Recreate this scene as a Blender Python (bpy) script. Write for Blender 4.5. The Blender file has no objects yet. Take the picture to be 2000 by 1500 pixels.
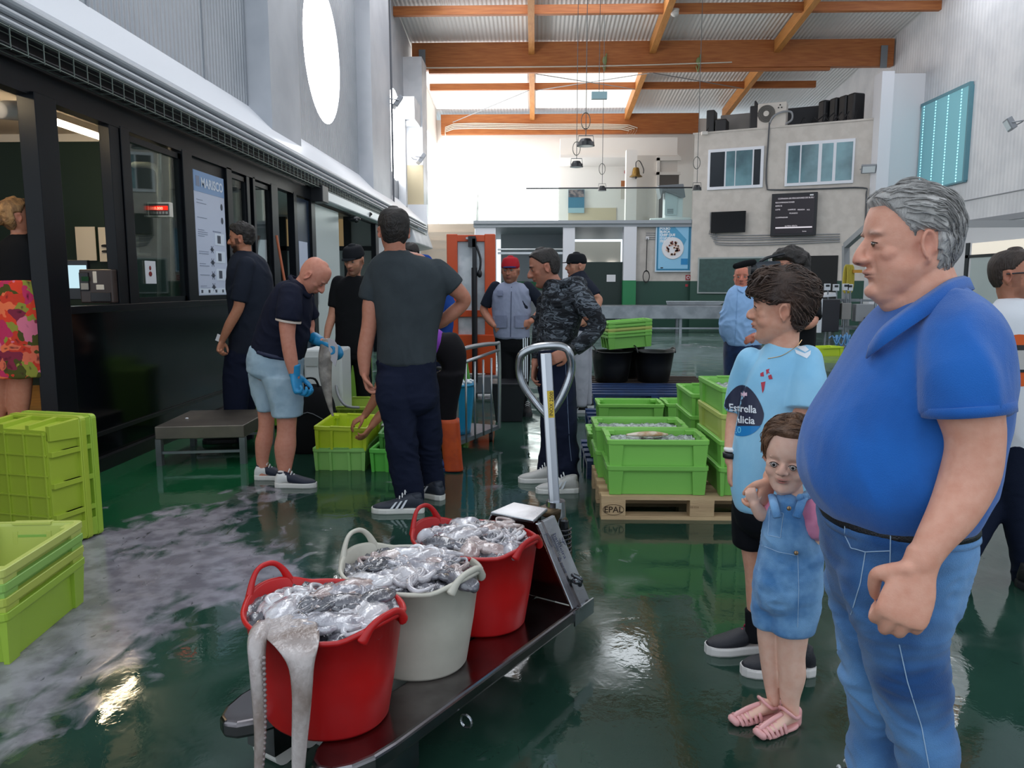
import bpy, bmesh, math, random
import numpy as np
from mathutils import Vector, Matrix, noise
from mathutils.bvhtree import BVHTree
random.seed(7)
V = Vector
C = bpy.context.scene.collection
S = bpy.context.scene
PI = math.pi
rad = math.radians
# ---------------------------------------------------------------- camera
F, PITCH, YAW, CH = 1500.0, rad(7.4), rad(1.72), 1.4
cd = bpy.data.cameras.new('camera'); cam = bpy.data.objects.new('camera', cd); C.objects.link(cam)
cd.sensor_fit = 'HORIZONTAL'; cd.sensor_width = 36; cd.lens = 36*F/2000; cd.clip_start = .05; cd.clip_end = 300
cam.location = (0, 0, CH); cam.rotation_euler = (PI/2-PITCH, 0, YAW)
S.camera = cam
# ---------------------------------------------------------------- world and exposure
w = bpy.data.worlds.new('world'); S.world = w; w.use_nodes = True
bg = w.node_tree.nodes['Background']; bg.inputs[0].default_value = (.80, .90, 1.0, 1); bg.inputs[1].default_value = 1.0
S.view_settings.view_transform = 'Standard'; S.view_settings.look = 'None'
S.view_settings.gamma = 1; S.view_settings.exposure = 0.45; S.view_settings.use_curve_mapping = False

def ray(u, v):
    x = (u-1000)/F; y = -(v-750)/F
    cp, sp = math.cos(PITCH), math.sin(PITCH)
    d = (x, cp+y*sp, -sp+y*cp)
    c, s = math.cos(YAW), math.sin(YAW)
    return (d[0]*c-d[1]*s, d[0]*s+d[1]*c, d[2])
def at(u, v, Y):                       # point on the depth plane y = Y
    d = ray(u, v); t = Y/d[1]; return V((d[0]*t, Y, CH+d[2]*t))
def ax(u, v, X):                       # point on the plane x = X
    d = ray(u, v); t = X/d[0]; return V((X, d[1]*t, CH+d[2]*t))
def gp(u, v, z=0.0):                   # point on the plane z
    d = ray(u, v); t = (z-CH)/d[2]; return V((d[0]*t, d[1]*t, z))

def lin(h):
    if isinstance(h, str):
        h = h.lstrip('#'); c = [int(h[i:i+2], 16)/255 for i in (0, 2, 4)]
        return tuple(x/12.92 if x <= .04045 else ((x+.055)/1.055)**2.4 for x in c)
    return tuple(h[:3])
MATS = {}
def mat(name, col, rough=.6, metal=0, col2=None, scale=8, detail=4, bump=0, bscale=60, stretch=(1, 1, 1), spec=.5, coat=0,
        emit=0, alpha=1, lo=.4, hi=.6, sheen=0, attr=None, sss=0, trans=0, rvar=0):
    if name in MATS: return MATS[name]
    m = bpy.data.materials.new(name); m.use_nodes = True; MATS[name] = m
    nt = m.node_tree; N = nt.nodes; L = nt.links; b = N['Principled BSDF']
    c = lin(col)
    b.inputs['Base Color'].default_value = (*c, 1)
    b.inputs['Roughness'].default_value = rough; b.inputs['Metallic'].default_value = metal
    b.inputs['Specular IOR Level'].default_value = spec if rough < .7 or metal else min(spec, .18); b.inputs['Coat Weight'].default_value = coat
    b.inputs['Coat Roughness'].default_value = .08
    if sheen: b.inputs['Sheen Weight'].default_value = sheen
    if trans: b.inputs['Transmission Weight'].default_value = trans
    if sss:
        b.inputs['Subsurface Weight'].default_value = sss; b.inputs['Subsurface Radius'].default_value = (1, .35, .2); b.inputs['Subsurface Scale'].default_value = .008
    if emit:
        b.inputs['Emission Color'].default_value = (*c, 1); b.inputs['Emission Strength'].default_value = emit
    tc = N.new('ShaderNodeTexCoord'); mp = N.new('ShaderNodeMapping'); mp.inputs['Scale'].default_value = stretch
    L.new(tc.outputs['Object'], mp.inputs[0])
    src = None
    if attr:
        a = N.new('ShaderNodeAttribute'); a.attribute_name = attr; src = a.outputs['Color']
    if col2 is not None:
        n = N.new('ShaderNodeTexNoise'); n.inputs['Scale'].default_value = scale; n.inputs['Detail'].default_value = detail
        L.new(mp.outputs[0], n.inputs['Vector'])
        r = N.new('ShaderNodeMapRange'); r.inputs[1].default_value = lo; r.inputs[2].default_value = hi
        L.new(n.outputs[0], r.inputs[0])
        x = N.new('ShaderNodeMix'); x.data_type = 'RGBA'
        if src: L.new(src, x.inputs[6])
        else: x.inputs[6].default_value = (*c, 1)
        if src:
            mu = N.new('ShaderNodeMix'); mu.data_type = 'RGBA'; mu.blend_type = 'MULTIPLY'; mu.inputs[0].default_value = 1
            L.new(src, mu.inputs[6]); mu.inputs[7].default_value = (*lin(col2), 1); L.new(mu.outputs[2], x.inputs[7])
        else: x.inputs[7].default_value = (*lin(col2), 1)
        L.new(r.outputs[0], x.inputs[0]); src = x.outputs[2]
        if rvar:
            rr = N.new('ShaderNodeMapRange'); rr.inputs[3].default_value = rough; rr.inputs[4].default_value = rough+rvar
            L.new(r.outputs[0], rr.inputs[0]); L.new(rr.outputs[0], b.inputs['Roughness'])
    if src: L.new(src, b.inputs['Base Color'])
    if bump:
        n2 = N.new('ShaderNodeTexNoise'); n2.inputs['Scale'].default_value = bscale; n2.inputs['Detail'].default_value = 3
        L.new(mp.outputs[0], n2.inputs['Vector'])
        bp = N.new('ShaderNodeBump'); bp.inputs['Strength'].default_value = min(1, bump); bp.inputs['Distance'].default_value = .01*max(1, bump)
        L.new(n2.outputs[0], bp.inputs['Height']); L.new(bp.outputs[0], b.inputs['Normal'])
    return m
def ribbed(name, col, axis, scale, rough=.45, strength=.6, col2=None, dist=.02, metal=0, profile='SIN'):
    if name in MATS: return MATS[name]
    m = mat(name, col, rough, metal, col2=col2, scale=1.2)
    nt = m.node_tree; N = nt.nodes; L = nt.links; b = N['Principled BSDF']
    tc = N.new('ShaderNodeTexCoord'); wv = N.new('ShaderNodeTexWave'); wv.bands_direction = axis; wv.inputs['Scale'].default_value = scale
    wv.wave_profile = profile; L.new(tc.outputs['Object'], wv.inputs['Vector'])
    bp = N.new('ShaderNodeBump'); bp.inputs['Strength'].default_value = strength; bp.inputs['Distance'].default_value = dist
    L.new(wv.outputs[1], bp.inputs['Height']); L.new(bp.outputs[0], b.inputs['Normal'])
    return m
def glass(name='clear glass', col='#dfe9e6', gl=.12):
    if name in MATS: return MATS[name]
    m = bpy.data.materials.new(name); m.use_nodes = True; MATS[name] = m
    nt = m.node_tree; N = nt.nodes; L = nt.links; N.clear()
    o = N.new('ShaderNodeOutputMaterial'); t = N.new('ShaderNodeBsdfTransparent'); g = N.new('ShaderNodeBsdfGlossy'); x = N.new('ShaderNodeMixShader')
    t.inputs[0].default_value = (*lin(col), 1); g.inputs['Roughness'].default_value = .02
    lw = N.new('ShaderNodeLayerWeight'); lw.inputs[0].default_value = .35
    mr = N.new('ShaderNodeMapRange'); mr.inputs[3].default_value = gl*.5; mr.inputs[4].default_value = min(1, gl*5)
    L.new(lw.outputs['Fresnel'], mr.inputs[0]); L.new(mr.outputs[0], x.inputs[0]); L.new(t.outputs[0], x.inputs[1]); L.new(g.outputs[0], x.inputs[2]); L.new(x.outputs[0], o.inputs[0])
    return m
def glow(name, col, strength):
    if name in MATS: return MATS[name]
    m = bpy.data.materials.new(name); m.use_nodes = True; MATS[name] = m
    nt = m.node_tree; nt.nodes.clear(); o = nt.nodes.new('ShaderNodeOutputMaterial'); e = nt.nodes.new('ShaderNodeEmission')
    e.inputs[0].default_value = (*lin(col), 1); e.inputs[1].default_value = strength; nt.links.new(e.outputs[0], o.inputs[0])
    return m

# ---------------------------------------------------------------- object helpers
def wm(o):
    W = o.matrix_basis.copy()
    if o.parent: W = wm(o.parent) @ o.matrix_parent_inverse @ W
    return W
def obj(name, bm, m, parent=None, smooth=False, bevel=0, seg=2):
    if isinstance(bm, bpy.types.Mesh): me = bm
    else:
        bmesh.ops.recalc_face_normals(bm, faces=bm.faces)
        me = bpy.data.meshes.new(name); bm.to_mesh(me); bm.free()
    if m and not me.materials: me.materials.append(m)
    if smooth: me.polygons.foreach_set('use_smooth', [True]*len(me.polygons))
    o = bpy.data.objects.new(name, me); C.objects.link(o)
    if parent: o.parent = parent; o.matrix_parent_inverse = wm(parent).inverted()
    if bevel:
        b = o.modifiers.new('bevel', 'BEVEL'); b.width = bevel; b.segments = seg; b.limit_method = 'ANGLE'; b.angle_limit = .6
    return o
def tag(o, label, cat, group=None, kind=None):
    o['label'] = label; o['category'] = cat
    if group: o['group'] = group
    if kind: o['kind'] = kind
    return o
def thing(name, label, cat, loc=(0, 0, 0), rz=0, group=None):
    o = bpy.data.objects.new(name, None); C.objects.link(o); o.location = loc; o.rotation_euler = (0, 0, rz); o.empty_display_size = .1
    return tag(o, label, cat, group)
def struct(name, bm, m, label=None, **k):
    o = obj(name, bm, m, **k); o['kind'] = 'structure'
    if label: o['label'] = label
    return o
def copy_tree(o, parent=None):
    c = o.copy(); C.objects.link(c)
    if parent: c.parent = parent
    for ch in list(o.children): copy_tree(ch, c)
    return c
def B(): return bmesh.new()
def box(bm, a, b, M=None):
    x0, y0, z0 = a; x1, y1, z1 = b
    vs = [V(p) for p in ((x0, y0, z0), (x1, y0, z0), (x1, y1, z0), (x0, y1, z0), (x0, y0, z1), (x1, y0, z1), (x1, y1, z1), (x0, y1, z1))]
    if M: vs = [M @ p for p in vs]
    v = [bm.verts.new(p) for p in vs]
    for f in ((3, 2, 1, 0), (4, 5, 6, 7), (0, 1, 5, 4), (1, 2, 6, 5), (2, 3, 7, 6), (3, 0, 4, 7)): bm.faces.new([v[i] for i in f])
    return bm
def hexa(bm, bot, top):                 # eight corners: four below, four above, same order
    v = [bm.verts.new(p) for p in list(bot)+list(top)]
    for f in ((3, 2, 1, 0), (4, 5, 6, 7), (0, 1, 5, 4), (1, 2, 6, 5), (2, 3, 7, 6), (3, 0, 4, 7)): bm.faces.new([v[i] for i in f])
def bar(bm, p0, p1, wd, ht, up=V((0, 0, 1))):
    p0, p1 = V(p0), V(p1); t = (p1-p0).normalized(); s = t.cross(up)
    if s.length < 1e-4: s = V((1, 0, 0))
    s.normalize(); q = s.cross(t)
    hexa(bm, [p0-s*wd/2-q*ht/2, p0+s*wd/2-q*ht/2, p0+s*wd/2+q*ht/2, p0-s*wd/2+q*ht/2], [p1-s*wd/2-q*ht/2, p1+s*wd/2-q*ht/2, p1+s*wd/2+q*ht/2, p1-s*wd/2+q*ht/2])
def cr(a, b, c, d, t):
    return .5*((2*b)+(c-a)*t+(2*a-5*b+4*c-d)*t*t+(3*b-a-3*c+d)*t*t*t)
def loft(bm, secs, n=20, sub=4, dome=0.0, p=2.0, closed=False, capped=True):
    secs = [tuple(V(q) for q in s) for s in secs]
    R = []; K = len(secs)
    for i in range(K-1):
        a = secs[max(0, i-1)]; b = secs[i]; c = secs[i+1]; d = secs[min(K-1, i+2)]
        for j in range(sub):
            t = j/sub; R.append([cr(a[k], b[k], c[k], d[k], t) for k in range(3)])
    R.append(list(secs[-1]))
    if dome:
        def cap(e, inner):
            dr = (e[0]-inner[0]); 
            if dr.length < 1e-6: return []
            dr.normalize(); r = min(e[1].length, e[2].length)*dome
            return [[e[0]+dr*r*math.sin(a), e[1]*math.cos(a), e[2]*math.cos(a)] for a in (.5, .95, 1.3)]
        R = cap(R[0], R[1])[::-1]+R+cap(R[-1], R[-2])
    rings = []
    for c, U, W in R:
        ring = []
        for k in range(n):
            a = 2*PI*k/n; ca, sa = math.cos(a), math.sin(a)
            if p != 2:
                ca = math.copysign(abs(ca)**(2/p), ca); sa = math.copysign(abs(sa)**(2/p), sa)
            ring.append(bm.verts.new(c+U*ca+W*sa))
        rings.append(ring)
    for a, b in zip(rings, rings[1:]):
        for k in range(n): bm.faces.new((a[k], a[(k+1) % n], b[(k+1) % n], b[k]))
    if capped:
        bm.faces.new(rings[0][::-1]); bm.faces.new(rings[-1])
    return rings
def tube(bm, pts, r, n=12, sub=4, dome=1.0, flat=1.0, up=None):
    pts = [V(p) for p in pts]
    if not hasattr(r, '__len__'): r = [r]*len(pts)
    secs = []; U = None
    for i, p in enumerate(pts):
        t = (pts[min(i+1, len(pts)-1)]-pts[max(0, i-1)]).normalized()
        if U is None:
            g = V(up) if up else (V((0, 0, 1)) if abs(t.z) < .8 else V((1, 0, 0)))
            U = t.cross(g)
        else: U = U-t*U.dot(t)
        if U.length < 1e-5: U = t.cross(V((.3, .8, .1)))
        U.normalize(); W = t.cross(U)
        secs.append((p, U*r[i], W*r[i]*flat))
    return loft(bm, secs, n, sub, dome)
def ell(bm, c, rx, ry, rz, M=None, n=14):
    r = bmesh.ops.create_uvsphere(bm, u_segments=n, v_segments=max(6, n//2+1), radius=1)
    T = Matrix.Translation(V(c)) @ Matrix.Diagonal((rx, ry, rz, 1))
    if M is not None: T = M @ T
    bmesh.ops.transform(bm, matrix=T, verts=r['verts'])
def cyl(bm, p0, p1, r0, r1=None, n=16, caps=True):
    p0, p1 = V(p0), V(p1); r1 = r0 if r1 is None else r1
    t = (p1-p0).normalized(); U = t.cross(V((0, 0, 1)) if abs(t.z) < .9 else V((1, 0, 0))).normalized(); W = t.cross(U)
    loft(bm, [(p0, U*r0, W*r0), (p1, U*r1, W*r1)], n, 1, 0, capped=caps)
def poly(bm, pts): bm.faces.new([bm.verts.new(V(p)) for p in pts])
def plate(bm, pts, off):                # thickened polygon
    a = [bm.verts.new(V(p)) for p in pts]; b = [bm.verts.new(V(p)+V(off)) for p in pts]; k = len(a)
    bm.faces.new(a); bm.faces.new(b[::-1])
    for i in range(k): bm.faces.new((a[i], b[i], b[(i+1) % k], a[(i+1) % k]))
def fuse(name, bm, m, parent=None, voxel=.006, smooth=4, fac=.5):
    bmesh.ops.recalc_face_normals(bm, faces=bm.faces)
    me = bpy.data.meshes.new(name+'_raw'); bm.to_mesh(me); bm.free()
    o = bpy.data.objects.new('tmp', me); C.objects.link(o)
    r = o.modifiers.new('r', 'REMESH'); r.mode = 'VOXEL'; r.voxel_size = voxel
    if smooth:
        s = o.modifiers.new('s', 'SMOOTH'); s.factor = fac; s.iterations = smooth
    dg = bpy.context.evaluated_depsgraph_get(); dg.update()
    me2 = bpy.data.meshes.new_from_object(o.evaluated_get(dg)); me2.name = name
    bpy.data.objects.remove(o); bpy.data.meshes.remove(me)
    me2.materials.clear()
    return obj(name, me2, m, parent, smooth=True)
def get_co(me):
    a = np.empty(len(me.vertices)*3, np.float32); me.vertices.foreach_get('co', a); return a.reshape(-1, 3)
def set_co(me, a): me.vertices.foreach_set('co', a.astype(np.float32).ravel()); me.update()
def get_no(me):
    a = np.empty(len(me.vertices)*3, np.float32); me.vertices.foreach_get('normal', a); return a.reshape(-1, 3)
def wrinkle(o, amp=.004, scale=9, stretch=(1, 1, 1), seed=0):
    me = o.data; co = get_co(me); no = get_no(me); s = V(stretch)*scale; sv = V((seed*3.1, seed*1.7, seed))
    def f(c):
        p = V((c[0]*s.x, c[1]*s.y, c[2]*s.z))+sv; w_ = noise.noise(p*.6+V((9, 3, 5)))
        q = p+V((w_, w_*1.3, w_))*.8
        return .55*noise.noise(p)+.9*(.32-abs(noise.noise(q*1.3)))*max(0, .35+w_*1.6)*1.6+.3*(.3-abs(noise.noise(q*2.9)))
    d = np.array([f(c) for c in co.tolist()], np.float32)
    set_co(me, co+no*(d*amp*1.35)[:, None])
def paint(me, cols):
    a = me.color_attributes.new('tint', 'FLOAT_COLOR', 'POINT')
    a.data.foreach_set('color', np.concatenate([cols, np.ones((len(cols), 1))], 1).astype(np.float32).ravel())
def text_mesh(s, size=1.0, bold=0.0, align='LEFT'):
    cu = bpy.data.curves.new('txt', 'FONT'); cu.body = s; cu.size = size; cu.align_x = align; cu.resolution_u = 3; cu.offset = bold
    o = bpy.data.objects.new('txt', cu); C.objects.link(o)
    dg = bpy.context.evaluated_depsgraph_get(); dg.update()
    me = bpy.data.meshes.new_from_object(o.evaluated_get(dg)); bpy.data.objects.remove(o); me.materials.clear()
    return me
def text_on(name, s, origin, xdir, ydir, size, m, parent, bold=0.0, align='LEFT', label=None):
    me = text_mesh(s, size, bold, align)
    X = V(xdir).normalized(); Yv = V(ydir).normalized(); Z = X.cross(Yv)
    M = Matrix((X, Yv, Z)).transposed().to_4x4(); M.translation = V(origin)
    me.transform(M); o = obj(name, me, m, parent)
    if label: o['label'] = label
    return o
def project(me, target, view=V((0, 0, 1.4)), off=.002, flat=None):
    """lay a small printed shape onto a garment; points are cast from outside along their own direction"""
    t = target.data; bv = BVHTree.FromPolygons([v.co for v in t.vertices], [p.vertices[:] for p in t.polygons])
    bad = []
    for v in me.vertices:
        d = flat if flat else (v.co-view).normalized()
        h, nrm, i, dd = bv.ray_cast(v.co-d*.6, d)
        if h is not None: v.co = h-d*off
        else: bad.append(v.index)
    if bad and len(me.polygons):
        bm = bmesh.new(); bm.from_mesh(me); bm.verts.ensure_lookup_table(); bmesh.ops.delete(bm, geom=[bm.verts[i] for i in bad], context='VERTS'); bm.to_mesh(me); bm.free()
    me.update()
# ---------------------------------------------------------------- the hall
XL, XR = -3.9, 10.8
def roofz(y): return 8.80-.10*(y-24.4)
white_p = mat('white paint', '#d4d6da', .5, col2='#c3c6cb', scale=1.5, rvar=.1)
wall_m = ribbed('grey ribbed cladding', '#aeb2b8', 'Y', 3.4, .4, .7, col2='#a2a7ae', dist=.03)
wallr_m = ribbed('pale ribbed cladding', '#dcdcdf', 'Y', 2.2, .45, .28, col2='#cfd0d4', dist=.02)
# floor: wet green resin, pale grey-lilac patches near the booth
def floor_mat():
    m = mat('wet green floor', '#1c3a2c', .2); nt = m.node_tree; N = nt.nodes; L = nt.links; b = N['Principled BSDF']
    tc = N.new('ShaderNodeTexCoord')
    def nz(scale, detail=4, dist=0, st=(1, 1, 1)):
        mp = N.new('ShaderNodeMapping'); mp.inputs['Scale'].default_value = st; L.new(tc.outputs['Object'], mp.inputs[0])
        n = N.new('ShaderNodeTexNoise'); n.inputs['Scale'].default_value = scale; n.inputs['Detail'].default_value = detail; n.inputs['Distortion'].default_value = dist; L.new(mp.outputs[0], n.inputs['Vector']); return n.outputs[0]
    def mr(src, a, c, lo=0, hi=1):
        r = N.new('ShaderNodeMapRange'); r.inputs[1].default_value = a; r.inputs[2].default_value = c; r.inputs[3].default_value = lo; r.inputs[4].default_value = hi; L.new(src, r.inputs[0]); return r.outputs[0]
    def ma(op, x, y):
        q = N.new('ShaderNodeMath'); q.operation = op; q.use_clamp = False
        for i, s in enumerate((x, y)):
            if isinstance(s, (int, float)): q.inputs[i].default_value = s
            else: L.new(s, q.inputs[i])
        return q.outputs[0]
    def mixc(f, a, c):
        x = N.new('ShaderNodeMix'); x.data_type = 'RGBA'
        L.new(f, x.inputs[0])
        for i, s in ((6, a), (7, c)):
            if isinstance(s, str): x.inputs[i].default_value = (*lin(s), 1)
            else: L.new(s, x.inputs[i])
        return x.outputs[2]
    sep = N.new('ShaderNodeSeparateXYZ'); L.new(tc.outputs['Object'], sep.inputs[0]); X_, Y_ = sep.outputs[0], sep.outputs[1]
    col = mixc(mr(nz(.9, 5), .35, .65), '#1a332a', '#274539')
    lane = ma('MULTIPLY', mr(X_, -2.02, -2.0, 1, 0), mr(Y_, 3.9, 4.4, 0, 1))
    col = mixc(ma('MULTIPLY', lane, .8), col, '#12502e')
    far = mr(Y_, 7, 16, 0, 1); col = mixc(ma('MULTIPLY', far, .8), col, '#5d756d')  # far floor greyer and paler: its reflection put into the colour
    # grey-lilac patches, denser at the near left
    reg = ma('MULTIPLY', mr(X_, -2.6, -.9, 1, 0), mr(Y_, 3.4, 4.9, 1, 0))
    wn = ma('ADD', ma('MULTIPLY', nz(.9, 3, .3, (1, .8, 1)), .68), ma('MULTIPLY', nz(6, 8, .7, (1.2, .8, 1)), .32)); patchy = mr(ma('ADD', wn, ma('MULTIPLY', reg, .36)), .585, .645)
    col = mixc(patchy, col, mixc(mr(nz(9, 5), .4, .6), '#6f6c75', '#8d8a93'))
    sc = nz(14, 6, 2.5, (1, .4, 1)); col = mixc(mr(sc, .66, .70, 0, .6), col, '#14201a')
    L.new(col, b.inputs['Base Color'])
    dry = mr(nz(1.6, 6, 1.0), .48, .62, .03, .20); rr = ma('ADD', dry, ma('MULTIPLY', patchy, .12)); rr = ma('ADD', rr, ma('MULTIPLY', far, .06)); L.new(rr, b.inputs['Roughness'])
    b.inputs['Specular IOR Level'].default_value = .6
    h = ma('ADD', ma('MULTIPLY', nz(7, 4, .6), .5), ma('MULTIPLY', nz(38, 3, .5), .12)); h = ma('ADD', h, ma('MULTIPLY', mr(wn, .5, .7), .5))
    bp = N.new('ShaderNodeBump'); bp.inputs['Strength'].default_value = .15; bp.inputs['Distance'].default_value = .012; L.new(h, bp.inputs['Height']); L.new(bp.outputs[0], b.inputs['Normal'])
    return m
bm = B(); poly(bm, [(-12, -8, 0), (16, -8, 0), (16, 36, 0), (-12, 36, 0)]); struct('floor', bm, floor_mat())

# ceiling: ribbed metal roof with translucent strips, two of them added as fill
ceil_m = ribbed('white roof sheeting', '#e4e3e1', 'X', 2.6, .45, .6, dist=.03)
sky_m = glow('glowing roof sheet', '#f3f8ff', 3.6)
bm = B()
def roofquad(bm, x0, x1, y0, y1, dz=0): poly(bm, [(x0, y0, roofz(y0)+dz), (x1, y0, roofz(y0)+dz), (x1, y1, roofz(y1)+dz), (x0, y1, roofz(y1)+dz)])
roofquad(bm, XL-.3, XR+.3, -4, 34); struct('ceiling', bm, ceil_m)
for i, (x0, x1, y0, y1) in enumerate(((-2.9, -.6, 1, 20), (8.7, 11.2, 1, 20.5), (-2.6, 3.2, 20.4, 21.7), (-3.85, -.3, 24.9, 30.8), (0, 3.5, 24.9, 30.8))):  # first two strips: unseen, added to light the hall
    bm = B(); roofquad(bm, x0, x1, y0, y1, -.015); struct('window_%d' % (i+20), bm, sky_m if i < 3 else glow('rear roof sheet', '#fbf8f2', 1.3), 'glowing roof sheet for daylight; the long side strips are added fill')

# left wall with the two round windows
def wall_with_circles(name, x, y0, y1, z0, z1, circ, m, thick=.12):
    bm = B(); N_ = 48; cur = y0
    for cy, cz, r in circ:
        q = r+.12
        box(bm, (x-thick, cur, z0), (x, cy-q, z1)); box(bm, (x-thick, cy-q, z0), (x, cy+q, cz-q)); box(bm, (x-thick, cy-q, cz+q), (x, cy+q, z1))
        ci = []; sq = []
        for k in range(N_):
            a = 2*PI*k/N_; c_, s_ = math.cos(a), math.sin(a); ci.append((cy+r*c_, cz+r*s_)); t = q/max(abs(c_), abs(s_)); sq.append((cy+t*c_, cz+t*s_))
        A = [bm.verts.new((x, a, b)) for a, b in ci]; D = [bm.verts.new((x, a, b)) for a, b in sq]; E_ = [bm.verts.new((x-thick, a, b)) for a, b in ci]
        for k in range(N_):
            j = (k+1) % N_; bm.faces.new((A[k], A[j], D[j], D[k])); bm.faces.new((A[k], E_[k], E_[j], A[j]))
        cur = cy+q
    box(bm, (x-thick, cur, z0), (x, y1, z1)); return struct(name, bm, m)
CIR = [(14.6, 5.58, 1.22), (21.9, 5.5, 1.22)]
wall_with_circles('wall_left', XL, 2.0, 25.0, 3.72, 11.2, CIR, wall_m)
day = glow('daylight glazing', '#ffffff', 9.0)
for i, (cy, cz, r) in enumerate(CIR):
    bm = B(); cyl(bm, (XL-.10, cy, cz), (XL-.08, cy, cz), r+.02, n=48); struct('window_%d' % (i+1), bm, day, 'round window blown out by daylight')
bm = B()
for y in (6.9, 9.3, 10.65): box(bm, (XL, y, 3.74), (XL+.012, y+.03, 10.5))
struct('trim_1', bm, mat('seam grey', '#8d9198', .5), 'vertical joints of the left cladding')
cols = mat('column grey', '#b7bac0', .5, col2='#a9adb4', scale=1)
for i, (y0, y1) in enumerate(((10.7, 12.0), (17.3, 19.5))):
    bm = B(); box(bm, (XL, y0, 3.2), (XL+.32, y1, 10.6)); o = struct('column', bm, cols, ['broad grey column left of the large round window', 'broad grey column between the two round windows'][i])
bm = B(); cyl(bm, (-3.55, 19.55, 3.0), (-3.55, 19.55, 9.4), .025, n=8); tag(obj('drain_pipe', bm, mat('pipe dark', '#5d6067', .5)), 'thin vertical pipe running down beside the second grey column', 'pipe')
# sloped ledge over the booth
bm = B(); plate(bm, [(XL, 2, 3.80), (XL, 23.3, 3.80), (-3.27, 23.3, 3.18), (-3.27, 2, 3.18)], (0, 0, -.04)); box(bm, (-3.30, 2, 2.98), (-3.22, 23.3, 3.17)); box(bm, (XL, 23.2, 2.75), (-3.22, 23.35, 3.75))
struct('trim_2', bm, mat('white ledge', '#dfe1e6', .35), 'sloping white ledge above the booth')
bm = B()
for i, z in enumerate((3.10, 3.02, 2.95)): cyl(bm, (-3.19+.02*i, 2, z), (-3.19+.02*i, 22.6, z), .028-.004*i, n=10)
tag(obj('service_pipe', bm, mat('grey pipe', '#a9adb3', .4)), 'bundle of grey pipes running under the white ledge above the booth', 'pipes')
ct = thing('cable_tray', 'green grey wire mesh cable tray with black cables above the booth windows', 'cable tray', (-3.2, 2, 2.85))
bm = B()
for x, z in ((-3.24, 2.80), (-3.14, 2.80), (-3.24, 2.92), (-3.14, 2.92)): bar(bm, (x, 2, z), (x, 22.5, z), .006, .006)
obj('tray_rail', bm, mat('galvanised', '#7d8a84', .4, .7), ct)
bm = B(); y = 2.0
while y < 22.5:
    bar(bm, (-3.14, y, 2.79), (-3.14, y, 2.93), .006, .006); bar(bm, (-3.24, y, 2.80), (-3.14, y, 2.80), .006, .006); y += .16
obj('tray_rung', bm, mat('galvanised', '#7d8a84', .4, .7), ct)
bm = B()
for i in range(4): tube(bm, [(-3.22+.02*i, 2+k*2.9, 2.815+.012*(i % 2)+.006*math.sin(k*2+i)) for k in range(8)], .009, 6, 2)
obj('black_cable', bm, mat('cable black', '#14161a', .6), ct)

# right wall, pilasters, blind window
bm = B(); box(bm, (XR, 2, 2.9), (XR+.15, 34, 11.2)); struct('wall_right', bm, wallr_m)
bm = B(); box(bm, (XR, 2, 0), (XR+.15, 24, 2.9)); struct('wall_right_lower', bm, mat('pale wall', '#d9dade', .6))
bm = B(); box(bm, (XR-.06, 2, 2.85), (XR, 22.4, 2.98)); box(bm, (XR-.03, 2, 3.47), (XR, 22.4, 3.49)); struct('trim_3', bm, mat('grey steel', '#8c8f95', .45), 'grey rail along right wall')
for i, (x0, x1, y0, y1, z1) in enumerate(((9.42, 9.75, 22.1, 22.6, 7.15), (XR-.5, XR, 14.8, 16.3, 9.6))):
    bm = B(); box(bm, (x0, y0, 0), (x1, y1, z1)); struct('column', bm, mat('white column', '#dcdde3', .5), ['white column at the right end of the block wall', 'white column on the right wall by the floodlight'][i])
bm = B(); box(bm, (9.75, 22.55, 0), (XR, 22.7, 7.2)); struct('wall_back_right', bm, mat('pale wall', '#d9dade', .6))
# doors low on the right wall
bm = B(); box(bm, (XR-.03, 19.7, 0), (XR+.02, 19.85, 2.42)); box(bm, (XR-.03, 17.4, 2.05), (XR+.02, 19.85, 2.12)); box(bm, (XR-.03, 17.4, 0), (XR+.02, 17.5, 2.42)); struct('door_5', bm, mat('dark frame paint', '#1d2426', .4), 'dark framed glazed door in right wall')
bm = B(); box(bm, (XR-.012, 17.5, .02), (XR-.004, 19.6, 2.05)); struct('window_9', bm, mat('frosted panel', '#b7c3c2', .3), 'pale glazed door leaf'); 
bm = B(); box(bm, (XR-.012, 17.5, 2.12), (XR-.004, 19.6, 2.4)); struct('window_10', bm, mat('lit fanlight', '#efe6d6', .5, emit=.35), 'pale fanlight')
wy0, wy1, wz0, wz1 = 20.1, 22.45, 3.98, 6.28
w8 = thing('window_8', 'teal blinded window high in right wall', 'window', (XR, 21.3, 4)); w8['kind'] = 'structure'
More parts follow.
